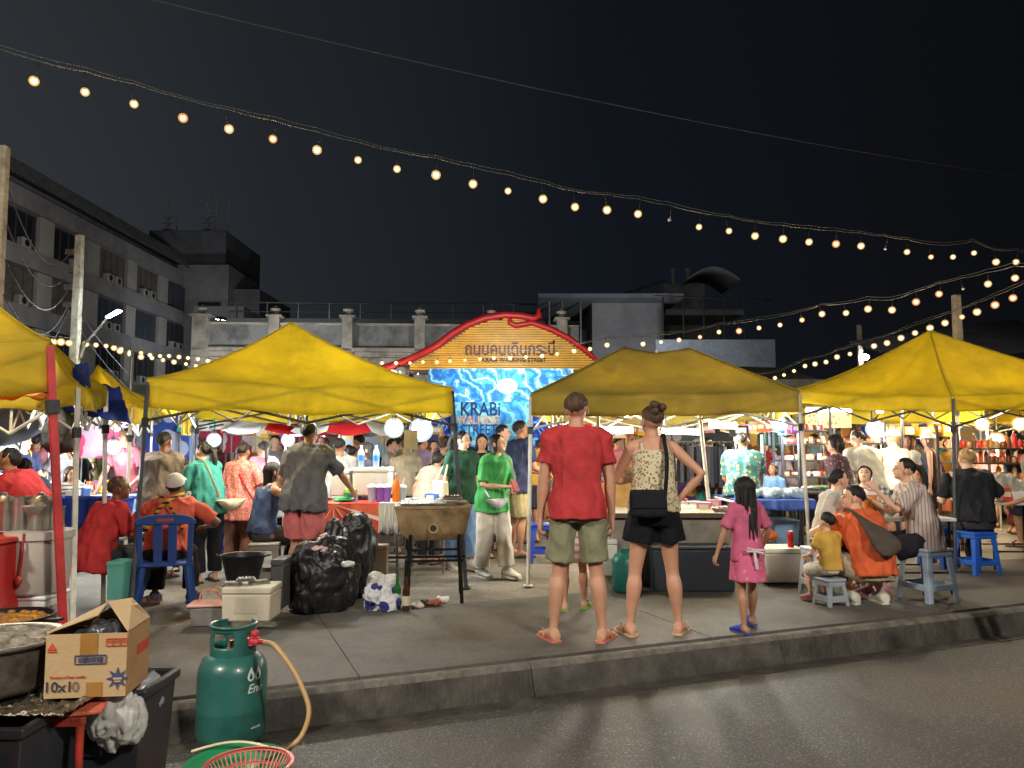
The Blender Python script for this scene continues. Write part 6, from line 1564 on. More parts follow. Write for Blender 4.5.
person('person in a mauve grey shirt bending beside the green scarves', PL_(788, 11.2), 1.5, yaw=60, lean=10, hunch=8, hands=((-.05, .26, .66), (.05, .28, .66)), skin='light', top=T((170, 150, 166), e=.024), bottom=T((60, 60, 66), k='pants', L=1.9), hair=('bob', 'black'), det=1)
person('woman with dark curly hair in a plum patterned blouse', PL_(843, 9.4), 1.54, yaw=52, fem=True, lean=5, head=(10, -10), skin='light', top=dict(m=pat('plum_print', (84, 62, 74), (150, 110, 110), 22, .35), e=.024), bottom=T((60, 56, 60), k='pants', L=1.9), hair=('curly', 'dark'), det=1, fat=1.05)
person('man in a cream white t-shirt leaning left behind the curly haired woman', PL_(872, 9.9), 1.66, yaw=12, lean=6, hunch=10, side=-10, head=(10, -8), skin='light', top=T((214, 208, 190), e=.026, sl=.85), bottom=T((80, 80, 90), k='pants', L=1.9), hair=('crop', 'dark'), det=1)
person('tourist in a white vest and white cap seen from behind', PL_(898, 10.4), 1.64, yaw=10, skin='light', top=T((226, 226, 222), k='tank', e=.02), bottom=T((120, 110, 100), L=.9), hair=('short', 'blonde'), hat=(216, 210, 196), det=1, fat=1.08, head=(30, 0), hands=((-.2, .1, .52), (.15, .05, .5)))
person('person in a black and white checked top at the table right of the boy', PL_(868, 8.3), 1.5, yaw=150, lean=10, **sitting(.44, 1.5), head=(0, -24), hands=((-.1, .25, .5), (.1, .25, .5)), skin='light', top=dict(m=stripes('check_top', (222, 222, 222), (40, 40, 46), 20, 'X', .5, True), e=.02), bottom=T((50, 50, 56), k='pants', L=1.9), hair=('mid', 'black'), det=1)
person('person with a white cap and long dark hair behind the tent pole', PL_(935, 11.6), 1.62, yaw=60, fem=True, skin='tan', top=T((80, 76, 84), k='tank'), bottom=T((60, 56, 60), L=.9), hair=('long', 'brown'), hat=(230, 230, 226), det=1)
# --- crowd further back
cols = [('white', (214, 212, 206)), ('black', (38, 38, 44)), ('navy', (48, 56, 92)), ('pink', (216, 132, 148)), ('maroon', (110, 44, 52)), ('sky blue', (120, 168, 210)), ('olive', (112, 112, 72)), ('mustard', (206, 160, 60)),
        ('grey', (136, 136, 140)), ('red', (196, 48, 52)), ('teal', (50, 130, 130)), ('lilac', (176, 156, 200)), ('cream', (222, 208, 176)), ('orange', (226, 120, 60))]
crowd = [(30, 10.2, 'behind the red shirt cook'), (52, 9.6, 'between red post and cream post'), (104, 13.0, 'deep under the small left tent'), (128, 9.8, 'just left of the beige shirt man'), (172, 11.2, 'right of the beige shirt man'), (246, 14.5, 'deep behind the sweet stall'), (290, 13.4, 'hidden by the grey shirt man'), (326, 10.9, 'behind the white t-shirt man'),
         (346, 13.6, 'deep behind the cream boards'), (402, 11.6, 'left of the tan shirt'), (418, 12.2, 'between tan and beige shirts'), (446, 12.6, 'behind the dark tent post'), (532, 11.4, 'right of the navy t-shirt man'), (551, 14.2, 'deep left of the red shirt'), (645, 10.6, 'left of the hair bun'), (670, 14.4, 'deep behind the violet stall'),
         (730, 12.2, 'above the patterned shirt'), (796, 14.2, 'deep behind the packet rack'), (832, 12.0, 'left of the curly hair'), (906, 11.8, 'between vest tourist and tent pole'), (1020, 11.0, 'before the amber jars at the edge'), (940, 15.6, 'deep behind the orange stall'), (78, 11.5, 'left of the lamp pole'), (92, 12.6, 'under the blue tarpaulin'), (118, 10.8, 'behind the red shirt vendor'), (14, 9.0, 'at the far left edge'), (4, 11, 'deep at the left edge'), (138, 13.5, 'left of the beige shirt man'), (262, 10.6, 'right of the pink blouse woman'), (274, 12.0, 'between pink blouse and grey t-shirt'),
         (252, 12.8, 'far behind the pink blouse woman'), (222, 13.2, 'above the teal t-shirt woman'), (318, 12.4, 'right of the grey shirt head'), (388, 12.6, 'behind the left glaring bulb'), (396, 14.0, 'deep between the glaring bulbs'), (412, 13.4, 'left of the strappy top person'), (378, 14.5, 'far behind the dark bob woman'), (432, 15, 'before the blue banner side'),
         (455, 14.6, 'in front of the title of the banner'), (470, 16, 'close to the banner'), (540, 13.5, 'between the navy and red shirts'), (560, 12.4, 'left of the red shirt head'), (615, 12.2, 'between the couple'), (628, 14.2, 'deep between the couple'), (686, 12.8, 'right of the hair bun'), (705, 11.4, 'beside the black clothes rack'),
         (722, 13.6, 'behind the slanted cream post'), (808, 12.6, 'behind the slanted steel post'), (820, 14, 'before the cream sign board'), (858, 12.6, 'behind the curly haired woman'), (884, 13.4, 'behind the white shirt man'), (912, 13.2, 'right of the white vest tourist'), (924, 14.6, 'behind the ponytail woman'), (946, 13.0, 'behind the black tent pole'),
         (958, 12.2, 'above the blonde head'), (974, 14.8, 'behind the jar shelves'), (990, 13.6, 'beside the large warm bulb'), (1012, 12.6, 'at the right edge behind the jars'), (1003, 15.5, 'deep at the right edge'), (845, 15.5, 'far back under the right tent'), (300, 15.0, 'under the striped umbrella'), (200, 15.5, 'far back above the teal woman')]
hs_ = ['short', 'bob', 'short', 'long', 'pony', 'short', 'bun', 'crop']
for i, (px, Y, where) in enumerate(crowd):
    cn, cc = cols[(i * 5 + 3) % len(cols)]; f = i % 3 != 0; h = 1.5 + .16 * rnd.random() - (.06 if f else 0)
    ya = [0, 180, 90, -90, 30, 150, -40, 210][(i * 3) % 8] + rnd.uniform(-20, 20)
    th_, Jc = person('shopper in %s %s seen %s' % ('an' if cn[0] in 'aeiou' else 'a', cn + ' top', where), PL_(px, Y), h, yaw=ya, fem=f, lean=4 + 6 * rnd.random(), head=(rnd.uniform(-25, 25), rnd.uniform(-15, 0)), skin=['thai', 'light', 'tan', 'dark'][i % 4],
           hands=((-.14, .03 + .15 * (i % 2), .48 + .08 * (i % 2)), (.15, .03 + .15 * (i % 3 == 0), .5)), top=T(cc, e=.02), bottom=T(cols[(i * 3 + 1) % len(cols)][1], k='pants', L=1.85) if i % 2 else T((60, 64, 84), L=.9, w=1.15), hair=(hs_[i % 8] if f else 'short', 'black' if i % 4 else 'dark'), det=0 if Y > 11 else 1, face=Y < 12, group='shoppers in the crowd')
    if i % 4 == 1: strap_bag('small bag on the shopper %s' % where, Jc, -1, (.13, -.02, .5), .22, .2, .08, cols[(i * 7) % len(cols)][1])
# ================================================================ seats
def ground(px, Y): p = pt(px, Y, .2); return V((p.x, p.y, 0))
GS = 'plastic stools'
p = G(929, 600); stoolmesh(thing('plastic_stool', 'grey plastic stool under the ponytail woman', 'stool', V((p.x, p.y + .02, 0)), R(20), GS), .33, .48, (176, 196, 218))
p = G(977, 573); stoolmesh(thing('plastic_stool', 'bright blue plastic stool under the blonde person', 'stool', V((p.x, p.y, 0)), R(12), GS), .31, .46, (40, 100, 205))
stoolmesh(thing('plastic_stool', 'grey stool under the woman in the blue sleeveless top', 'stool', ground(265, 8.0), R(10), GS), .30, .43, (150, 146, 142))
stoolmesh(thing('plastic_stool', 'small white stool under the child in yellow', 'stool', ground(830, 7.0), R(20), GS), .2, .24, (170, 180, 190))
stoolmesh(thing('plastic_stool', 'white stool under the boy in the grey t-shirt', 'stool', ground(822, 7.45), R(12), GS), .29, .45, (190, 200, 212))
stoolmesh(thing('plastic_stool', 'blue stool behind the man in the navy t-shirt', 'stool', ground(541, 9.6), R(5), GS), .3, .46, (36, 66, 180))
stoolmesh(thing('plastic_stool', 'blue stool behind the teal t-shirt woman', 'stool', ground(228, 9.6), R(5), GS), .3, .46, (36, 66, 180))
stoolmesh(thing('plastic_stool', 'blue stool between the dark post and the tent pole at the right', 'stool', ground(938, 9.2), R(30), GS), .3, .46, (40, 90, 190))
k = plastic((52, 84, 156))
p = G(165, 603); t = thing('plastic_chair', 'blue plastic chair with slotted back under the white capped vendor', 'chair', V((pt(166, 6.72, .3).x, 6.72, 0)), R(20))
m = MB(); m.box((0, 0, .42), (.42, .42, .03)); part('seat', m, k, t, bev=.015)
for sx_ in (-1, 1):
    for sy in (-1, 1):
        m = MB(); a = V((sx_ * .17, sy * .17, .42)); b = V((sx_ * .225, sy * .24, 0)); m.tube([b, a], [.02, .032], 4, flat=.8); part('leg', m, k, t, bev=.004)
m = MB(); by = -.2
for x, q in ((-.19, .022), (-.055, .034), (.055, .034), (.19, .022)): m.add([(x - q, by, .42), (x + q, by, .42), (x * 1.04 + q, by - .08, .80), (x * 1.04 - q, by - .08, .80), (x - q, by + .02, .42), (x + q, by + .02, .42), (x * 1.04 + q, by - .06, .80), (x * 1.04 - q, by - .06, .80)], [(0, 1, 2, 3), (5, 4, 7, 6), (0, 4, 5, 1), (3, 2, 6, 7), (0, 3, 7, 4), (1, 5, 6, 2)])
part('back_slats', m, k, t, bev=.005)
m = MB(); rs = []
for u in range(13):
    x = -.235 + .47 * u / 12; zt = .845 - .05 * (x / .235) ** 4; rs.append([(x, by - .09, .76), (x, by - .055, .76), (x, by - .055 - .01, zt), (x, by - .095, zt)])
m.rings([[V(q) for q in r] for r in rs]); part('top_rail', m, k, t, bev=.008); part('hand_slot', MB().box((0, by - .094, .80), (.13, .006, .025)), M('slot_orange', srgb(170, 74, 52)), t, bev=.002)

# ================================================================ tables
def table(label, px0, px1, Y0_, Y1_, z, topm, legm, th_=.03, group=None, name='table', rz_=0, cross=True):
    a, b = pt(px0, Y0_, z), pt(px1, Y0_, z); w = b.x - a.x; d = Y1_ - Y0_
    t = thing(name, label, 'table', ((a.x + b.x) / 2, (Y0_ + Y1_) / 2, 0), rz_, group)
    part('tabletop', MB().box((0, 0, z - th_ / 2), (w, d, th_)), topm, t, bev=.005)
    for x in (-1, 1):
        for y in (-1, 1): part('leg', MB().tube([(x * (w / 2 - .05), y * (d / 2 - .05), 0), (x * (w / 2 - .05), y * (d / 2 - .05), z - th_)], .014, 6), legm, t, True)
    if cross: m = MB(); m.tube([(-w / 2 + .05, d / 2 - .05, .2), (w / 2 - .05, d / 2 - .05, .2)], .01, 6); m.tube([(-w / 2 + .05, -d / 2 + .05, .2), (w / 2 - .05, -d / 2 + .05, .2)], .01, 6); part('crossbar', m, legm, t, True)
    return t, w, d
def drape(label, loc, w, d, z, drop, mat_, seed=0, name='tablecloth', front=None, group=None):
    m = MB(); e = .012
    def fn(u, v):
        # v 0..1 : front drop, top, back drop
        L_ = drop * 2 + d; s = v * L_; wv = noise.noise(V((u * 9, seed, v * 2))) * .03
        if s < drop: k_ = 1 - s / drop; return V(((u - .5) * w, -d / 2 - e - (abs(wv) + .01) * k_ * 2, z + e - drop * k_ * (1 + .06 * math.sin(u * 14 + seed))))
        if s > drop + d: k_ = (s - drop - d) / drop; return V(((u - .5) * w, d / 2 + e + abs(wv) * k_, z + e - drop * k_))
        return V(((u - .5) * w, s - drop - d / 2, z + e + abs(noise.noise(V((u * 14, v * 14, seed)))) * .006))
    m.grid(fn, 50, 40); return solo(name, m, mat_, label, 'tablecloth', loc=loc, smooth=True, solid=.003, group=group)
wht = plastic((214, 214, 210)); greyt = M('steel_top', srgb(150, 150, 150), rough=.3, metal=.7, bump=.05, grime=srgb(80, 76, 70), gs=5, ga=.6)
# drinks table
t, w, d = table('long drinks table with a red and orange cloth under the first yellow tent', 322, 402, 8.15, 8.9, .80, wht, steel)
TL = t.location.copy()
clm = M('ray_cloth_red', srgb(206, 62, 44), rough=.7, var=.15, bump=.3, bs=9); nt = clm.node_tree; N = nt.nodes; L = nt.links; pb = N['Principled BSDF']
tc = N.new('ShaderNodeTexCoord'); sp = N.new('ShaderNodeSeparateXYZ'); L.new(tc.outputs['Object'], sp.inputs[0])
at = N.new('ShaderNodeMath'); at.operation = 'ARCTAN2'; zz = N.new('ShaderNodeMath'); zz.operation = 'ADD'; zz.inputs[1].default_value = -.80; L.new(sp.outputs['Z'], zz.inputs[0]); xx_ = N.new('ShaderNodeMath'); xx_.operation = 'ADD'; xx_.inputs[1].default_value = .18; L.new(sp.outputs['X'], xx_.inputs[0]); L.new(zz.outputs[0], at.inputs[0]); L.new(xx_.outputs[0], at.inputs[1])
ml = N.new('ShaderNodeMath'); ml.operation = 'MULTIPLY'; ml.inputs[1].default_value = 1.7; L.new(at.outputs[0], ml.inputs[0]); fr = N.new('ShaderNodeMath'); fr.operation = 'FRACT'; L.new(ml.outputs[0], fr.inputs[0]); ra = N.new('ShaderNodeValToRGB'); ra.color_ramp.interpolation = 'CONSTANT'; L.new(fr.outputs[0], ra.inputs[0])
el_ = ra.color_ramp.elements; el_[0].color = (*srgb(198, 52, 44), 1); el_[1].position = .42; el_[1].color = (*srgb(214, 214, 206), 1); q = el_.new(.56); q.color = (*srgb(214, 98, 60), 1); L.new(ra.outputs[0], pb.inputs['Base Color'])
drape('red cloth with orange and white rays over the drinks table', TL - V((.12, 0, 0)), w - .2, d, .80, .31, clm, 1)
drape('pale grey end of the cloth on the drinks table', TL + V((w / 2 - .12, -.008, .004)), .24, d, .80, .31, M('cloth_greywhite', srgb(186, 186, 180), rough=.8, bump=.3, bs=9), 2)
o = solo('price_banner', MB().box((0, 0, 0), (.13, .01, .32)), cloth((36, 70, 190)), 'narrow blue cloth strip with white writing at the end of the drinks table', 'banner', loc=(TL.x + w / 2 + .04, TL.y - d / 2 - .06, .68)); lettering('ปลาเผา', .26, (.0, -.012, 0), M('white_print', (.8, .8, .8)), o, ry=90, depth=.002)
o.rotation_euler = (0, 0, 0)

PR = {}
def proto(kind, col):
    if (kind, col) in PR: return PR[kind, col]
    k = plastic(col); m = MB()
    if kind == 'bottle': m.lathe([(.001, 0), (.032, 0), (.033, .01), (.033, .14), (.028, .17), (.012, .2), (.012, .225)], 12); m.lathe([(.014, .225), (.014, .245), (.001, .246)], 10, mi=1); ms = [k, plastic((220, 220, 220))]
    elif kind == 'jar': m.lathe([(.001, 0), (.045, 0), (.048, .01), (.048, .09), (.04, .1)], 12); m.lathe([(.044, .1), (.044, .118), (.001, .119)], 12, mi=1); ms = [k, plastic((190, 60, 40))]
    elif kind == 'box': m.box((0, 0, .05), (.15, .1, .1)); m.box((0, -.051, .055), (.1, .003, .05), mi=1); ms = [k, plastic((225, 220, 205))]
    elif kind == 'carton': m.box((0, 0, .12), (.3, .22, .24)); m.box((0, -.111, .12), (.28, .003, .04), mi=1); ms = [k, plastic((170, 130, 90))]
    elif kind == 'bowl': m.lathe([(.03, 0), (.07, .05), (.066, .05), (.028, .008)], 16); m.ell((0, 0, .035), (.058, .058, .022), 10, 6, mi=1); ms = [plastic((220, 220, 216)), k]
    elif kind == 'packet': m.box((0, 0, .07), (.11, .03, .14), rot=Matrix.Rotation(R(-12), 3, 'X'), taper=.8); m.box((0, -.012, .075), (.07, .006, .05), rot=Matrix.Rotation(R(-12), 3, 'X'), mi=1); ms = [k, plastic((230, 220, 190))]
    elif kind == 'cup': m.lathe([(.001, 0), (.026, 0), (.038, .11), (.04, .112)], 12); m.lathe([(.041, .112), (.041, .12), (.02, .14), (.001, .141)], 12, mi=1); m.tube([(0, 0, .13), (.02, 0, .2)], .004, 5, mi=1); ms = [k, plastic((225, 225, 230))]
    elif kind == 'tray': m.box((0, 0, .012), (.26, .18, .024)); [m.ell((-.09 + .045 * (i % 5), -.05 + .05 * (i // 5), .035), (.026, .026, .018), 8, 5, mi=1) for i in range(15)]; ms = [silver, k]
    elif kind == 'garment': m.box((0, 0, -.3), (.05, .34, .52), taper=.8); m.tube([(0, -.12, -.02), (0, 0, .03), (0, .12, -.02)], .008, 5, mi=1); ms = [cloth(col), steel]
    elif kind == 'fruit': m.ell((0, 0, .04), (.04, .04, .04), 10, 7); m.tube([(0, 0, .075), (.005, 0, .09)], .004, 5, mi=1); ms = [k, plastic((90, 70, 40))]
    me = m.mesh(kind); fixn(me); me.set_sharp_from_angle(angle=R(40)); [me.materials.append(x) for x in ms]; PR[kind, col] = me
    return me
CN = {(214, 60, 50): 'red', (60, 150, 80): 'green', (230, 180, 50): 'yellow', (60, 110, 200): 'blue', (222, 222, 218): 'white', (200, 110, 50): 'orange brown', (120, 70, 44): 'brown', (220, 130, 160): 'pink', (40, 40, 46): 'black', (150, 100, 180): 'purple', (90, 190, 190): 'turquoise', (190, 160, 110): 'tan'}
CL = list(CN)
KN = dict(bottle='bottle', jar='jar', box='box', carton='carton', bowl='bowl', packet='packet', cup='cup', tray='food tray', garment='hanging garment', fruit='fruit')
def item(kind, col, loc, where, rz_=0, s_=1.0, lab=None, prep='on'):
    nm = {'tray': 'food_tray'}.get(kind, kind); o = put(nm, proto(kind, col), [], None, loc, rz_); o.scale = (s_,) * 3
    return tag(o, lab or '%s %s %s %s' % (CN.get(col, 'coloured'), KN[kind], prep, where), KN[kind].split()[-1], 'goods %s %s' % (prep, where) if not lab else None)
def goods(kinds, x0, x1, y, z, where, n_, cols_=None, jit=.04, s_=1.0, rows=1, prep='on'):
    for r_ in range(rows):
        for i in range(n_):
            x = x0 + (x1 - x0) * (i + .5) / n_ + rnd.uniform(-jit, jit) * .4; item(rnd.choice(kinds), rnd.choice(cols_ or CL), V((x, y + r_ * .16 + rnd.uniform(-jit, jit), z)), where, rnd.uniform(-.4, .4), s_ * rnd.uniform(.85, 1.15), prep=prep)
def onp(px, Y, z): p = pt(px, Y, z); return p
# items on the drinks table
TZ = .815
def fbox(label, px0, px1, py0, py1, Y, d, col, name='foam_box', lidh=.05, cat='foam box', m_=None):
    a, b = W(px0, py0, Y), W(px1, py1, Y); w = b.x - a.x; h_ = a.z - b.z; t = thing(name, label, cat, ((a.x + b.x) / 2, Y + d / 2, b.z)); k = m_ or plastic(col)
    m = MB(); m.box((0, 0, (h_ - lidh) / 2), (w * .96, d * .96, h_ - lidh), taper=1.02); part('box_body', m, k, t, bev=.012); m = MB(); m.box((0, 0, h_ - lidh / 2 + .002), (w, d, lidh)); part('lid', m, k, t, bev=.012); return t
fbox('white foam ice box at the back of the drinks table under the bottles', 352, 389, 468, 496, 8.55, .35, (216, 220, 214))
fbox('smaller white foam box left on the drinks table', 330, 349, 470, 496, 8.6, .3, (206, 210, 206))
for px, nm in ((361, 'left'), (376, 'right')):
    t = thing('water_bottle', nm + ' of two clear water bottles standing on the white foam box', 'bottle', pt(px, 8.7, W(px, 468, 8.6).z) + V((0, 0, .0)))
    m = MB(); m.lathe([(.001, 0), (.034, 0), (.036, .015), (.033, .06), (.036, .075), (.036, .15), (.03, .19), (.013, .22), (.013, .235)], 14); part('bottle_body', m, M('clear_pet', srgb(190, 214, 235), rough=.12, alpha=.55, bump=0), t, True)
    m = MB(); m.lathe([(.037, .08), (.037, .14)], 14, cap=False); part('label', m, plastic((50, 120, 210)), t, True); m = MB(); m.lathe([(.001, .25), (.015, .25), (.015, .232), (.001, .23)], 10); part('cap', m, plastic((230, 235, 240)), t, True)
t = thing('bowl', 'sky blue bowl heaped with lime leaves on the drinks table', 'bowl', onp(351, 8.35, TZ)); m = MB(); m.lathe([(.06, 0), (.085, .08), (.08, .08), (.055, .01)], 20); part('bowl_wall', m, plastic((80, 170, 215)), t, True)
m = MB(); [m.ell((rnd.uniform(-.06, .06), rnd.uniform(-.05, .05), .09 + rnd.uniform(0, .04)), (.03, .012, .02), 7, 5, rot=rotz(rnd.random() * 3)) for k in range(22)]; part('leaves', m, plastic((140, 190, 50)), t, True)
bag('emerald green thin plastic bag lying at the front of the drinks table', onp(343, 8.28, TZ), .12, .06, .05, plastic((30, 160, 90)), seed=11, crum=.5, vox=.008)
for px, c_, nm in ((372, (170, 200, 225), 'pale blue cup of straws on the drinks table'), (380, (140, 90, 200), 'purple cup on the drinks table'), (387, (150, 100, 205), 'lilac cup with a lid on the drinks table')): item('cup', c_, onp(px, 8.3, TZ), '', 0, 1.35, lab=nm)
item('bottle', (240, 130, 30), onp(396, 8.3, TZ), '', 0, 1.25, lab='orange juice bottle with a white cap on the drinks table')
item('cup', (200, 210, 220), onp(402, 8.35, TZ), '', 0, 1.3, lab='clear plastic jug at the right end of the drinks table')
t2, w2, d2 = table('white side table behind the grill with scattered plates', 402, 448, 8.6, 9.2, .78, wht, steel)
goods(['bowl', 'tray', 'box'], pt(404, 8.8, .8).x, pt(446, 8.8, .8).x, 8.75, .785, 'the white side table behind the grill', 5, [(222, 222, 218), (60, 110, 200), (190, 160, 110)], s_=.8)
t = thing('paper_sign', 'two white sheets of paper hanging below the tent frame between the bulbs', 'sign', W(411, 430, 8.35)); h1 = W(411, 428, 8.7).z - W(411, 447, 8.7).z
part('sheet', MB().box((0, 0, -h1 / 2), (.15, .004, h1)), M('paper', srgb(222, 222, 214), rough=.8, bump=.05), t); part('sheet', MB().box((.0, 0, -h1 * 1.5 - .02), (.15, .004, h1)), M('paper', srgb(222, 222, 214)), t); part('cord', MB().tube([(0, 0, 0), (0, 0, .28)], .004, 4), cab, t)
# under the drinks table
crate('pair of pale blue stacked crates under the drinks table', 355, 372, 552, 588, 8.0, .3, (110, 150, 195), 'crate', 'plastic_crate', False)
t = thing('grey_pipe', 'short grey plastic pipe lying under the drinks table', 'pipe', onp(362, 7.9, W(362, 546, 7.9).z)); m = MB(); m.tube([(-.02, -.1, 0), (.03, .25, 0)], .1, 18); part('pipe_wall', m, plastic((120, 122, 126)), t, True); part('bore', MB().tube([(-.021, -.105, 0), (-.02, -.1, 0)], .085, 18), M('hole_dark', (.02, .02, .02)), t)
fbox('pinkish foam block with pegs standing under the drinks table', 373, 387, 545, 577, 7.9, .12, (196, 178, 170), name='foam_block', cat='block')
fbox('low grey support box that the pipe lies on', 352, 372, 555, 600, 8.05, .2, (90, 96, 104), name='storage_box', cat='box')
# grill
gl = V((pt(432, 7.25, .5).x, 7.25, 0)); gt_ = .875
rust = M('burnt_sheet_metal', srgb(168, 144, 104), rough=.6, metal=.25, var=.25, sc=5, bump=.4, bs=25, grime=srgb(78, 62, 44), gs=4, ga=.85)
t = thing('barbecue_grill', 'trough shaped sheet metal barbecue grill on tall black legs', 'grill', gl, R(8))
o_ = [(-.34, -.27), (.34, -.27), (.34, .27), (-.34, .27)]
def rg(k1, k2, z): return [V((x * k1, y * k2, z)) for x, y in o_]
m = MB(); m.rings([rg(.62, .55, gt_ - .32), rg(.88, .85, gt_ - .24), rg(1, 1, gt_ - .03), rg(1.02, 1.02, gt_ - .03), rg(1.02, 1.02, gt_)]); part('trough', m, rust, t, bev=.01)
m = MB(); m.lathe([(.03, 0), (.045, 0), (.045, .02), (.03, .02), (.03, 0)], 16, (0, -.262, gt_ - .2), cap=False, rot=Matrix.Rotation(R(90), 3, 'X')); part('vent_ring', m, rust, t, True); part('vent_hole', MB().lathe([(.001, 0), (.033, 0), (.033, .012), (.001, .012)], 14, (0, -.262, gt_ - .2), rot=Matrix.Rotation(R(90), 3, 'X')), M('hole_dark', (.02, .02, .02)), t)
m = MB(); m.box((-.04, 0, gt_ + .012), (.5, .5, .016)); m.box((.2, -.02, gt_ + .03), (.2, .46, .012), rot=rotz(R(4))); [m.tube([(-.3 + k * .04, -.26, gt_ + .025), (-.3 + k * .04, .26, gt_ + .025)], .004, 4) for k in range(9)]; part('grill_plate', m, M('greasy_steel', srgb(150, 144, 134), rough=.4, metal=.6, var=.3, grime=srgb(70, 60, 50), gs=7, ga=.9, bump=.3), t, bev=.002)
bi = M('black_iron', srgb(34, 32, 32))
for x, y in ((-.2, -.2), (.24, -.2), (-.22, .22), (.26, .22)): part('leg', MB().tube([(x * 1.1, y * 1.1, 0), (x, y, gt_ - .26)], .016, 4), bi, t)
m = MB(); [m.tube([(-.24, y, z), (.28, y, z)], .011, 4) for y, z in ((-.215, .38), (.235, .42))]; m.tube([(-.23, -.21, .38), (-.24, .23, .42)], .011, 4); m.tube([(.26, -.21, .38), (.28, .23, .42)], .011, 4); m.tube([(-.4, -.1, .4), (.3, -.1, .4)], .011, 4); part('cross_frame', m, bi, t)
item('tray', (120, 70, 44), gl + V((.18, .08, gt_ + .04)), '', .1, .7, lab='small silver tray of skewers on the corner of the grill')
# rubbish on the kerb edge
B1 = G(314, 616)
bag('big shiny black rubbish bag slumped at the market edge', V((B1.x, B1.y + .32, 0)), .36, .30, .54, blackbag, n_=34, seed=21, crum=.36, vox=.014, name='rubbish_bag', cat='rubbish bag')
bag('smaller black rubbish bag leaning behind the big shiny one', V((B1.x + .1, B1.y + .85, 0)), .3, .26, .72, blackbag, n_=24, seed=29, crum=.36, vox=.016, name='rubbish_bag', cat='rubbish bag')
bag('scrap of white and pink plastic poking from the black rubbish bag', V((B1.x - .03, B1.y + .16, .50)), .1, .05, .06, M('pinkish_plastic', srgb(214, 180, 180), rough=.3, bump=.5), seed=23, crum=.5, vox=.008, flat=False)
bag('white foam scrap tucked in the side of the black rubbish bag', V((B1.x + .27, B1.y + .06, .40)), .07, .04, .04, whitebag, seed=24, crum=.5, vox=.008, flat=False)
q = G(380, 612)
bluewhite = pat('blue_white_plastic', (206, 208, 212), (44, 52, 120), 8, .4)
bag('white and navy printed plastic bags heaped left of the beer bottle', V((q.x - .0, q.y + .12, 0)), .19, .15, .20, bluewhite, seed=31, crum=.55, vox=.009)
bag('thin white plastic bag on top of the navy printed heap', V((q.x - .02, q.y + .18, .17)), .15, .1, .13, whitebag, seed=33, crum=.6, vox=.009, flat=False)
def beer(label, px, py, c_):
    g_ = G(px, py); t = thing('beer_bottle', label, 'bottle', g_); m = MB(); m.lathe([(.001, 0), (.033, 0), (.035, .01), (.035, .15), (.03, .185), (.014, .22), (.0125, .275), (.015, .28), (.015, .29)], 16); part('bottle_glass', m, M('glass_%d' % c_[0], srgb(*c_), rough=.08, bump=0, coat=.5), t, True)
    m = MB(); m.lathe([(.0358, .05), (.0358, .13)], 16, cap=False); part('label', m, plastic((200, 196, 170)), t, True)
beer('green glass beer bottle with pale label standing by the kerb', 397, 609, (30, 96, 44)); beer('brown glass beer bottle just right of the green one', 406, 611, (70, 34, 24))
for i, (px, py, sz_, c_, lb) in enumerate(((416, 609, .06, (206, 196, 180), 'crumpled cream cup by the brown bottle'), (424, 607, .07, (60, 44, 40), 'dark crumpled wrapper under the grill'), (434, 607, .075, (150, 84, 60), 'reddish food wrapper under the grill'), (442, 603, .06, (214, 206, 196), 'pale paper scrap right of the reddish wrapper'))):
    g_ = G(px, py); bag(lb, V((g_.x, g_.y + .05, 0)), sz_ * 1.2, sz_, sz_ * .9, plastic(c_), n_=10, seed=40 + i, crum=.6, vox=.007, name='litter', cat='litter')
# cooler, pink basket, black basin
t = fbox('old cream cooler box with clear trays on its lid behind the gas cylinder', 221, 270, 588, 622, 5.95, .3, (214, 206, 186), name='cooler_box', cat='cooler')
part('embossed_panel', MB().box((0.0, -.147, .12), (.18, .006, .12), taper=.8), plastic((206, 198, 178)), t, bev=.004)
zt = W(245, 588, 5.95).z
for i in range(3): item('tray', (150, 150, 150), V((pt(232 + 12 * i, 6.05, zt).x, 6.05 + .04 * i, zt + .004 + .026 * (i % 2))), '', .3 * i, .55, lab=['left', 'middle', 'right'][i] + ' silver tray lying on the cream cooler')
g_ = G(205, 628); t = thing('lidded_basket', 'grey plastic basket with a pink lid and pink handles on the pavement', 'basket', V((g_.x, g_.y + .12, 0)), R(8))
o_ = [(-.15, -.1), (.15, -.1), (.15, .1), (-.15, .1)]; m = MB(); m.rings([[V((x * .85, y * .85, 0)) for x, y in o_], [V((x, y, .15)) for x, y in o_]]); part('basket_body', m, M('grey_clear_plastic', srgb(140, 136, 134), rough=.4, alpha=.85), t, bev=.012)
pk = plastic((226, 170, 160)); m = MB(); m.box((0, 0, .165), (.33, .23, .022)); part('lid', m, pk, t, bev=.008)
for s_ in (-1, 1): m = MB(); m.tube(spline([V((-.09, s_ * .02, .175)), V((-.03 + .03 * s_, s_ * .05, .27)), V((.05 + .02 * s_, s_ * .04, .27)), V((.09, s_ * .02, .175))], 5), .007, 6); part('handle', m, pk, t, True)
t = thing('black_basin', 'round black plastic basin on a low crate behind the cream cooler', 'basin', V((pt(243, 7.0, .3).x, 7.0, W(243, 583, 7.0).z))); m = MB(); m.lathe([(.001, 0), (.13, 0), (.19, .25), (.2, .255), (.185, .25), (.12, .02), (.001, .01)], 28); part('bowl', m, blackp, t, True)
m = MB(); [m.tube(spline([V((s_ * .2, -.05, .24)), V((s_ * .24, 0, .25)), V((s_ * .2, .05, .24))], 4), .008, 6) for s_ in (-1, 1)]; part('handles', m, blackp, t, True)
crate('dark crate under the black basin', 226, 262, 583, 600, 6.85, .3, (60, 60, 64), 'crate', 'plastic_crate', False)
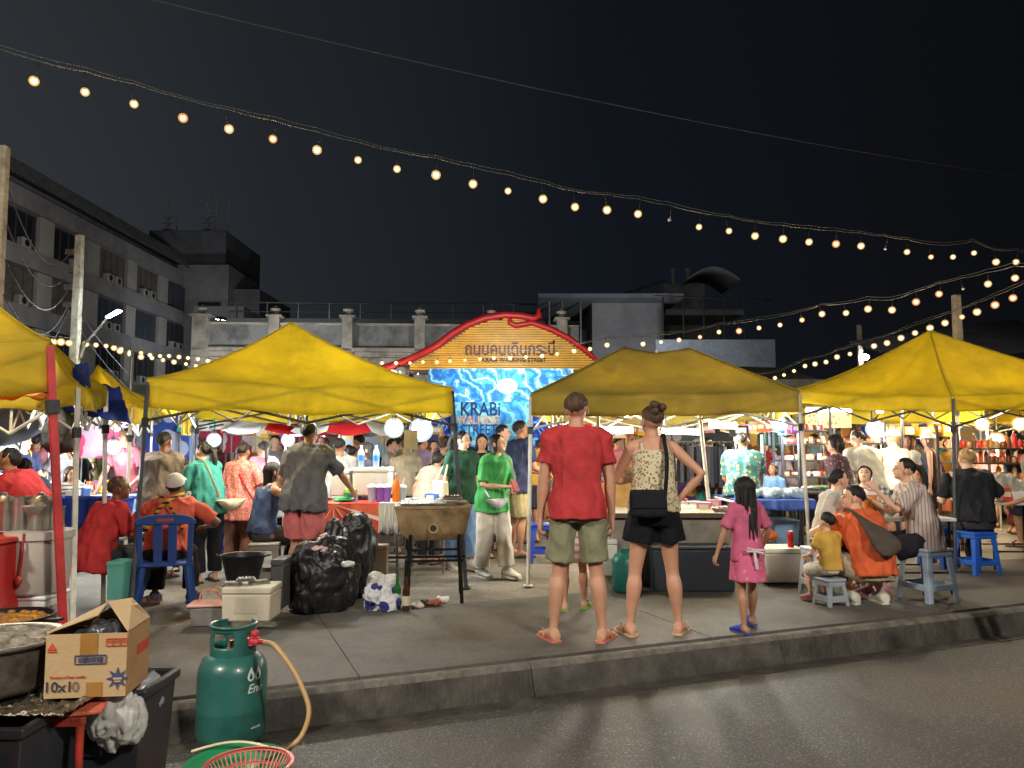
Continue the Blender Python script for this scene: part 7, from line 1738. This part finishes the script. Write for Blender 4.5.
fbox('grey storage box between the cream cooler and the rubbish bags', 270, 282, 560, 610, 6.5, .3, (96, 98, 100), name='storage_box', cat='box')
# ================================================================ right counter
a, b = pt(612, 7.95, .7), pt(731, 7.95, .7)
ZC = W(670, 513, 7.95).z
t = thing('concrete_counter', 'grey concrete stall counter with a dark top edge behind the couple', 'counter', ((a.x + b.x) / 2, 8.3, 0)); cw = b.x - a.x
zb_ = W(690, 545, 7.95).z
part('counter_body', MB().box((0, 0, ZC / 2 - .03), (cw, .66, ZC - .06)), M('counter_concrete', srgb(128, 124, 114), rough=.8, grime=srgb(84, 78, 68), gs=2, ga=.8, bump=.4), t, bev=.01)
part('counter_top', MB().box((0, -.01, ZC - .025), (cw + .06, .74, .05)), M('counter_top_brown', srgb(84, 72, 60), rough=.6, bump=.2), t, bev=.006)
a2, b2 = W(651, 545, 7.75), W(731, 584, 7.75); t = thing('storage_chest', 'low navy storage chest standing before the concrete counter', 'chest', ((a2.x + b2.x) / 2, 7.76, 0)); part('chest_body', MB().box((0, 0, (a2.z - .03) / 2), (b2.x - a2.x, .3, a2.z - .03)), M('navy_plastic', srgb(34, 42, 54), rough=.5, bump=.1), t, bev=.012); part('lid', MB().box((0, 0, a2.z - .014), (b2.x - a2.x + .02, .32, .028)), M('navy_plastic', srgb(34, 42, 54)), t, bev=.008)
cx0, cx1 = pt(664, 8.1, ZC).x, pt(729, 8.1, ZC).x
wc = 'the concrete counter'
goods(['box', 'packet', 'tray', 'bowl'], cx0, cx1, 8.1, ZC + .003, wc, 6, [(222, 222, 218), (220, 130, 160), (190, 160, 110), (230, 180, 50)], s_=.9); goods(['box', 'jar', 'packet', 'carton'], cx0, cx1, 8.42, ZC + .003, wc, 6, [(222, 222, 218), (60, 110, 200), (220, 130, 160), (190, 160, 110)], s_=.9)
solo('paper_sheet', MB().box((0, 0, 0), (.42, .26, .004), rot=Matrix.Rotation(R(14), 3, 'X')), M('paper_cream', srgb(222, 206, 170), rough=.8), 'cream paper sheet hanging over the front edge of the concrete counter', 'paper', loc=(pt(692, 8, ZC).x, 8.03, ZC + .035))
solo('lpg_tank', MB().lathe([(.10, 0), (.13, .03), (.13, .3), (.1, .36), (.05, .38), (.05, .42), (.001, .42)], 24), plastic((36, 120, 112)), 'small teal gas tank standing between the couple below the counter', 'gas tank', loc=V((pt(625, 7.6, .2).x, 7.6, 0)), smooth=True)
fbox('white cooler box with a lid left of the teal tank', 600, 618, 540, 576, 7.9, .35, (206, 206, 200), name='cooler_box', cat='cooler')
fbox('white cloth wrapped foam box with a yellow lid beside the girl in pink', 764, 806, 549, 583, 7.95, .4, (226, 220, 206), name='foam_box')
t = thing('red_can', 'tall red drink can on the yellow lidded foam box', 'can', V((pt(790, 8.1, .4).x, 8.08, W(785, 548, 8.0).z))); m = MB(); m.lathe([(.026, 0), (.033, .008), (.033, .15), (.026, .16)], 16); part('can_body', m, M('can_red', srgb(190, 30, 34), rough=.3, metal=.3), t, True); part('can_top', MB().lathe([(.001, .161), (.026, .161), (.026, .164), (.001, .164)], 14), silver, t)
# goods table right of the patterned shirt
t, w, d = table('goods table with a blue cloth and heaped plastic bags right of the patterned shirt', 735, 815, 8.9, 9.8, .78, wht, bi); TR = t.location.copy()
drape('blue cloth over the goods table', TR, w + .02, d, .785, .12, cloth((52, 84, 170)), 5)
for i, (px, lb) in enumerate(((748, 'leftmost'), (768, 'middle'), (792, 'rightmost'))): bag(lb + ' clear plastic bag heaped on the blue goods cloth', onp(px, 9.1, .80), .17, .14, .12, M('bluish_clear_plastic', srgb(178, 200, 214), rough=.15, bump=.5, alpha=.8), seed=50 + i, crum=.5, vox=.012)
goods(['box', 'packet', 'jar', 'bowl'], TR.x - w / 2, TR.x + w / 2, 9.5, .80, 'the blue goods cloth', 8, s_=.9)
bag('orange plastic bag under the blue goods table', V((pt(765, 9.2, 0).x, 9.2, .30)), .2, .12, .12, plastic((232, 110, 40)), seed=61, crum=.5, vox=.012); crate('pale blue crate under the blue goods table', 775, 800, 520, 545, 9.3, .4, (130, 165, 200), 'crate', 'plastic_crate', False)
bag('brown sack under the goods table behind the girl in pink', V((pt(745, 8.7, 0).x, 8.7, 0)), .3, .2, .55, M('brown_sack', srgb(120, 98, 78), rough=.8, bump=.3), seed=63, crum=.4, vox=.016, name='sack', cat='sack')
# dining table
tz_ = W(905, 513, 7.8).z
t, w, d = table('folding table with a white top where the ponytail woman eats', 842, 957, 7.45, 8.05, .72, wht, bi); td = t.location
wt_ = 'the eating table'
goods(['bowl', 'tray', 'packet'], td.x - .45, td.x + .2, 7.6, .725, wt_, 5, [(222, 222, 218), (40, 40, 46), (200, 110, 50)], s_=.9); goods(['bowl', 'cup', 'bottle'], td.x - .5, td.x + .5, 7.9, .725, wt_, 5, [(222, 222, 218), (60, 150, 80), (214, 60, 50)], s_=.9)
item('cup', (232, 140, 60), onp(870, 7.6, .725), '', 0, 1.9, lab='big cup of orange iced tea before the ponytail woman')
t, w, d = table('table with clear bags and bottles right of the blonde person', 990, 1070, 8.9, 9.7, .76, wht, bi); te = t.location
for i, (px, lb) in enumerate(((975, 'left'), (992, 'right'))): bag(lb + ' puffed clear bag on the table beside the blonde person', onp(px + 22, 9.2, .765), .16, .13, .3, M('grey_clear_bag', srgb(170, 170, 160), rough=.15, bump=.5, alpha=.8), seed=70 + i, crum=.5, vox=.014)
goods(['bottle', 'packet', 'box', 'cup'], te.x - .3, te.x + .6, 9.02, .765, 'the table beside the blonde person', 6, [(60, 110, 200), (222, 222, 218), (214, 60, 50)])
# ================================================================ stalls with shelves
def shelf(label, px0, px1, Y, zs, d, kinds, cols_, where, nper, fr_=FRM, s_=1.0, back=None, board=None):
    a, b = pt(px0, Y, 1.2), pt(px1, Y, 1.2); w = b.x - a.x; t = thing('display_shelf', label, 'shelf', ((a.x + b.x) / 2, Y, 0))
    zt = max(zs) + .32
    for x in (-1, 1):
        for y in (-1, 1): part('upright', MB().box((x * w / 2, y * d / 2, zt / 2), (.03, .03, zt)), fr_, t)
    for z in zs: part('shelf_board', MB().box((0, 0, z - .012), (w - .04, d, .024)), board or fr_, t, bev=.003); 
    if back: part('back_panel', MB().box((0, d / 2 + .02, zt / 2 + .1), (w, .02, zt - .2)), back, t)
    for z in zs: goods(kinds, a.x + .04, b.x - .04, Y - d * .2, z + .001, where, nper, cols_, s_=s_, jit=.02)
ambers = [(200, 110, 50), (120, 70, 44), (190, 160, 110), (200, 110, 50), (214, 60, 50)]
dwood = M('dark_shelf_wood', srgb(60, 44, 34), rough=.6)
shelf('long dark shelf crowded with amber jars at the right edge', 948, 1060, 10.8, (.72, .95, 1.18, 1.38), .5, ['jar', 'jar', 'bottle'], ambers, 'the amber jar shelf', 19, dwood, board=dwood, s_=.85)
shelf('goods rack packed with small packets behind the blue cloth table', 778, 826, 10.6, (.75, 1.0, 1.22, 1.44, 1.62), .35, ['packet', 'box', 'jar'], [(190, 160, 110), (222, 222, 218), (214, 60, 50), (120, 70, 44), (40, 40, 46)], 'the packet rack', 11, FRM, s_=.6)
shelf('second goods rack with snack packets behind the curly haired woman', 830, 880, 11.4, (.7, .95, 1.2, 1.45), .35, ['packet', 'bowl', 'jar'], [(190, 160, 110), (200, 110, 50), (222, 222, 218), (60, 150, 80)], 'the snack rack', 11, FRM, s_=.62)
t, w, d = table('vegetable table behind the boy in grey', 812, 868, 10.0, 10.7, .82, greyt, bi); goods(['bowl', 'tray', 'fruit'], t.location.x - w / 2, t.location.x + w / 2, 10.2, .825, 'the vegetable table', 7, [(60, 150, 80), (40, 40, 46), (200, 110, 50), (222, 222, 218)], rows=2)
t = thing('sign_board', 'wide cream speckled board hanging below the bright tube lamp', 'sign', W(828, 419, 11.2)); ww_ = W(852, 419, 11.2).x - W(806, 419, 11.2).x; part('board', MB().box((0, 0, 0), (ww_, .03, .26)), pat('speckled_board', (206, 180, 140), (150, 120, 84), 14, .3), t, bev=.004); part('hanger', MB().tube([(-ww_ / 3, 0, .13), (-ww_ / 3, 0, .4)], .005, 4), cab, t); part('hanger', MB().tube([(ww_ / 3, 0, .13), (ww_ / 3, 0, .4)], .005, 4), cab, t)
def rack(label, px0, px1, Y, z, cols_, n_, where, s_=1.0):
    a, b = pt(px0, Y, z), pt(px1, Y, z); t = thing('clothes_rack', label, 'rack', ((a.x + b.x) / 2, Y, 0)); w = b.x - a.x; m = MB(); m.tube([(-w / 2, 0, z), (w / 2, 0, z)], .014, 6); part('rail', m, steel, t, True)
    for x in (-1, 1): m = MB(); m.tube([(x * w / 2, 0, .0), (x * w / 2, 0, z)], .014, 6); m.tube([(x * w / 2, -.25, .02), (x * w / 2, .25, .02)], .012, 6); part('upright', m, steel, t, True)
    for i in range(n_): item('garment', cols_[i % len(cols_)], V((a.x + (b.x - a.x) * (i + .5) / n_, Y, z - .02)), where, rnd.uniform(-.3, .3) + (1.2 if i % 3 == 0 else 0), s_ * rnd.uniform(.9, 1.1))
rack('rack of black clothes right of the hair bun', 676, 740, 10.9, 1.46, [(40, 40, 46), (60, 60, 72), (40, 40, 46), (90, 84, 96)], 16, 'the rack of black clothes')
rack('rail of green and grey scarves behind the scarlet shirt', 764, 784, 11.0, 1.86, [(60, 110, 74), (110, 116, 120), (70, 130, 84)], 7, 'the rail of green scarves', .8)
rack('rail of pale clothes far behind the couple', 600, 640, 12.8, 1.6, [(222, 222, 218), (190, 160, 110), (220, 130, 160)], 12, 'the rail of pale clothes')
t = thing('fruit_garland', 'row of yellow fruit hanging above the black clothes rack', 'fruit row', pt(718, 11.2, 1.72)); w = pt(742, 11.2, 1.7).x - t.location.x
for i in range(11): part('yellow_fruit', MB().ell((w * i / 10, 0, -.02 * math.sin(i)), (.05, .04, .06), 10, 7), plastic((236, 186, 40)), t, True)
part('cord', MB().tube([(0, 0, .05), (w, 0, .05)], .005, 4), cab, t)
# generic stalls, each a table with a cloth, goods in rows and a colourful back board
def stall(label, px0, px1, Y, z, ccol, where, kinds, n_, cols_=None, rows=2, bcol=None, bz=(1.25, 1.9), s_=1.0):
    t, w, d = table(label + ' table', px0, px1, Y, Y + .8, z, wht, steel); L0 = t.location.copy()
    drape('%s over the %s' % ('cloth', where.replace('the ', '', 1)), L0, w + .02, .8, z, z * .6, cloth(ccol), rnd.random() * 9)
    goods(kinds, L0.x - w / 2, L0.x + w / 2, Y + .15, z + .02, where, n_, cols_, rows=rows, s_=s_)
    if bcol:
        m = MB(); hb = bz[1] - bz[0]
        b_ = thing('backdrop_board', 'printed board hanging behind ' + where, 'board', (L0.x, Y + 1.5, bz[0])); part('board', MB().box((0, 0, hb / 2), (w * .9, .02, hb)), pat('board_print_%d' % bcol[0][0], bcol[0], bcol[1], 4, .5), b_); [part('stand', MB().tube([(x * w * .4, .03, -bz[0]), (x * w * .4, .03, hb)], .015, 5), steel, b_) for x in (-1, 1)]
W_, K_, O_ = [(222, 222, 218), (60, 110, 200), (90, 190, 190), (222, 222, 218)], ['box', 'bowl', 'cup', 'bottle'], [(200, 110, 50), (230, 180, 50), (214, 60, 50), (190, 160, 110)]
stall('white market stall beyond the red shirt vendor', -5, 70, 8.6, .8, (206, 208, 212), 'the white stall at the far left', K_, 9, W_, 3, ((206, 170, 190), (214, 80, 120)))
stall('pale blue food stall behind the cream posts', 72, 140, 9.6, .8, (120, 150, 200), 'the pale blue stall', ['bowl', 'tray', 'cup', 'packet'], 9, None, 3, ((60, 90, 190), (190, 200, 230)))
stall('white stall before the teal t-shirt woman', 178, 232, 10.6, .82, (190, 215, 230), 'the white stall behind the little boy', K_, 7, W_, 2, ((190, 50, 80), (226, 226, 226)), (1.3, 1.85))
stall('sweet stall between the pink blouse and the grey t-shirt', 240, 300, 11.4, .82, (216, 216, 210), 'the sweet stall', ['packet', 'jar', 'tray', 'fruit'], 9, None, 3, ((190, 150, 90), (90, 60, 40)), (1.1, 1.8))
stall('stall with cream boards behind the drinks table', 318, 380, 12.6, .82, (190, 170, 130), 'the cream board stall', K_, 8, O_, 2, ((196, 170, 120), (150, 170, 190)), (1.2, 2.0))
stall('fried food stall deep between the couple', 590, 660, 11.8, .84, (206, 160, 90), 'the fried food stall', ['tray', 'tray', 'bowl'], 7, O_, 2, ((222, 170, 60), (214, 70, 50)), (1.3, 1.8))
stall('colourful clothes stall behind the hair bun', 655, 730, 12.4, .8, (110, 80, 140), 'the violet stall', ['box', 'packet', 'carton'], 8, None, 2, ((110, 120, 130), (210, 210, 214)), (1.0, 1.9))
stall('orange lit snack stall behind the ponytail woman', 880, 950, 12.2, .84, (200, 110, 70), 'the orange lit snack stall', ['tray', 'jar', 'packet', 'bowl'], 9, O_, 3, ((150, 90, 70), (226, 160, 90)), (1.2, 1.8))
stall('far snack stall at the right edge', 965, 1050, 14.2, .84, (206, 140, 100), 'the far snack stall at the right', ['tray', 'jar', 'packet'], 10, O_, 3, ((196, 90, 60), (236, 180, 110)), (1.2, 1.9))
stall('drink stall in the row before the blue banner', 380, 440, 13.6, .84, (90, 120, 150), 'the drink stall before the banner', ['bottle', 'cup'], 9, None, 2, ((70, 80, 130), (200, 120, 60)), (1.1, 1.7))
stall('far stall at the left edge', -20, 60, 12.4, .84, (190, 200, 220), 'the far left stall', K_, 10, None, 3, ((150, 190, 210), (236, 120, 150)), (1.1, 1.9))
stall('deep stall behind the second tent row', 70, 170, 14.6, .84, (200, 206, 216), 'the deep left stall', K_, 10, None, 3, ((120, 150, 200), (226, 226, 226)), (1.1, 1.9))
stall('deep stall under the third tent row', 770, 870, 14.8, .84, (200, 170, 120), 'the deep right stall', K_, 11, O_, 3, ((200, 160, 90), (120, 80, 50)), (1.1, 1.9))
# hanging dark coat, signs
t = thing('hanging_bag', 'big grey canvas sack hanging from the cream post frame', 'sack', W(62, 408, 6.3)); m = MB(); m.tube([(0, 0, 0), (.01, 0, -.12), (0, 0, -.3), (.02, 0, -.36)], [.05, .13, .14, .08], 14); me = voxel(m, .012, 2, wr=.014, ws=10); put('sack_body', me, cloth((84, 82, 80)), t); part('strap', MB().tube([(0, 0, 0), (.03, 0, .12)], .01, 5), cab, t)
for i, (px, py, Y, w_, h_, c_, lb) in enumerate(((228, 424, 12.4, .9, .5, (190, 60, 90), 'pink and red cloth banner left of the striped umbrella'), (188, 425, 9.8, .16, .26, (232, 206, 60), 'yellow lantern card hanging beside the tent post'), (195, 412, 9.9, .4, .09, (222, 110, 60), 'orange strip hanging below the tent edge'), (262, 430, 12.0, .3, .7, (222, 206, 170), 'cream paper sheet hanging behind the pink blouse woman'), (893, 424, 13.0, 1.1, .35, (44, 70, 190), 'blue tarpaulin flap behind the white vest tourist'), (925, 431, 13.6, 1.0, .2, (92, 62, 44), 'brown awning strip left of the tent pole'))):
    p_ = W(px, py, Y); solo('hanging_cloth', MB().grid(lambda u, v: V(((u - .5) * w_, .02 * math.sin(u * 17), (v - .5) * h_)), 16, 6), cloth(c_), lb, 'cloth', loc=p_, smooth=True, solid=.004)
# cords, small poles and festoon of the market lanes
for i, (px, Y, lb) in enumerate(((704, 8.6, 'slanted cream pole under the mustard tent'), (598, 8.3, 'white pole behind the red shirt head'), (902, 10.6, 'second dark pole left of the main pole at the right'))):
    p_ = ground(px + (12 if i == 0 else 0), Y); q_ = V((pt(px - (6 if i == 0 else 0), Y, 1.9).x, Y, 1.95)); solo('tent_pole', MB().tube([p_, q_], .022, 6), FRW if i != 2 else FRM, lb, 'pole')

# rails of hanging packets and price cards over the stalls
for i, (px0, px1, Y, z, cs_, lb) in enumerate(((60, 130, 10.4, 1.75, None, 'pale blue stall'), (180, 232, 11.0, 1.8, [(222, 222, 218), (90, 190, 190)], 'white stall by the little boy'), (242, 300, 11.6, 1.72, None, 'sweet stall'), (320, 384, 12.2, 1.78, O_, 'cream board stall'), (384, 440, 13.2, 1.8, None, 'drink stall'),
        (592, 660, 11.6, 1.72, O_, 'fried food stall'), (664, 735, 11.9, 1.8, None, 'violet stall'), (880, 950, 12.0, 1.76, O_, 'orange lit stall'), (-10, 50, 9.4, 1.76, [(222, 222, 218), (220, 130, 160)], 'white stall at the far left'), (735, 800, 10.2, 1.74, None, 'blue goods cloth'))):
    a, b = pt(px0, Y, z), pt(px1, Y, z); w = b.x - a.x; t = thing('hanging_rail', 'rail of hanging packets over the ' + lb, 'rail', ((a.x + b.x) / 2, Y, 0)); part('rail', MB().tube([(-w / 2, 0, z), (w / 2, 0, z)], .01, 5), steel, t)
    for x in (-1, 1): part('upright', MB().tube([(x * w / 2, 0, 0), (x * w / 2, 0, z)], .012, 5), steel, t)
    n_ = 9
    for k in range(n_):
        x = a.x + w * (k + .5) / n_; h_ = rnd.uniform(.13, .2); item(rnd.choice(['packet', 'packet', 'box']), rnd.choice(cs_ or CL), V((x, Y, z - h_ - .01)), 'the rail over the ' + lb, rnd.uniform(-.3, .3), h_ / .14, prep='hanging from')
bpy.data.scenes.remove(TS)
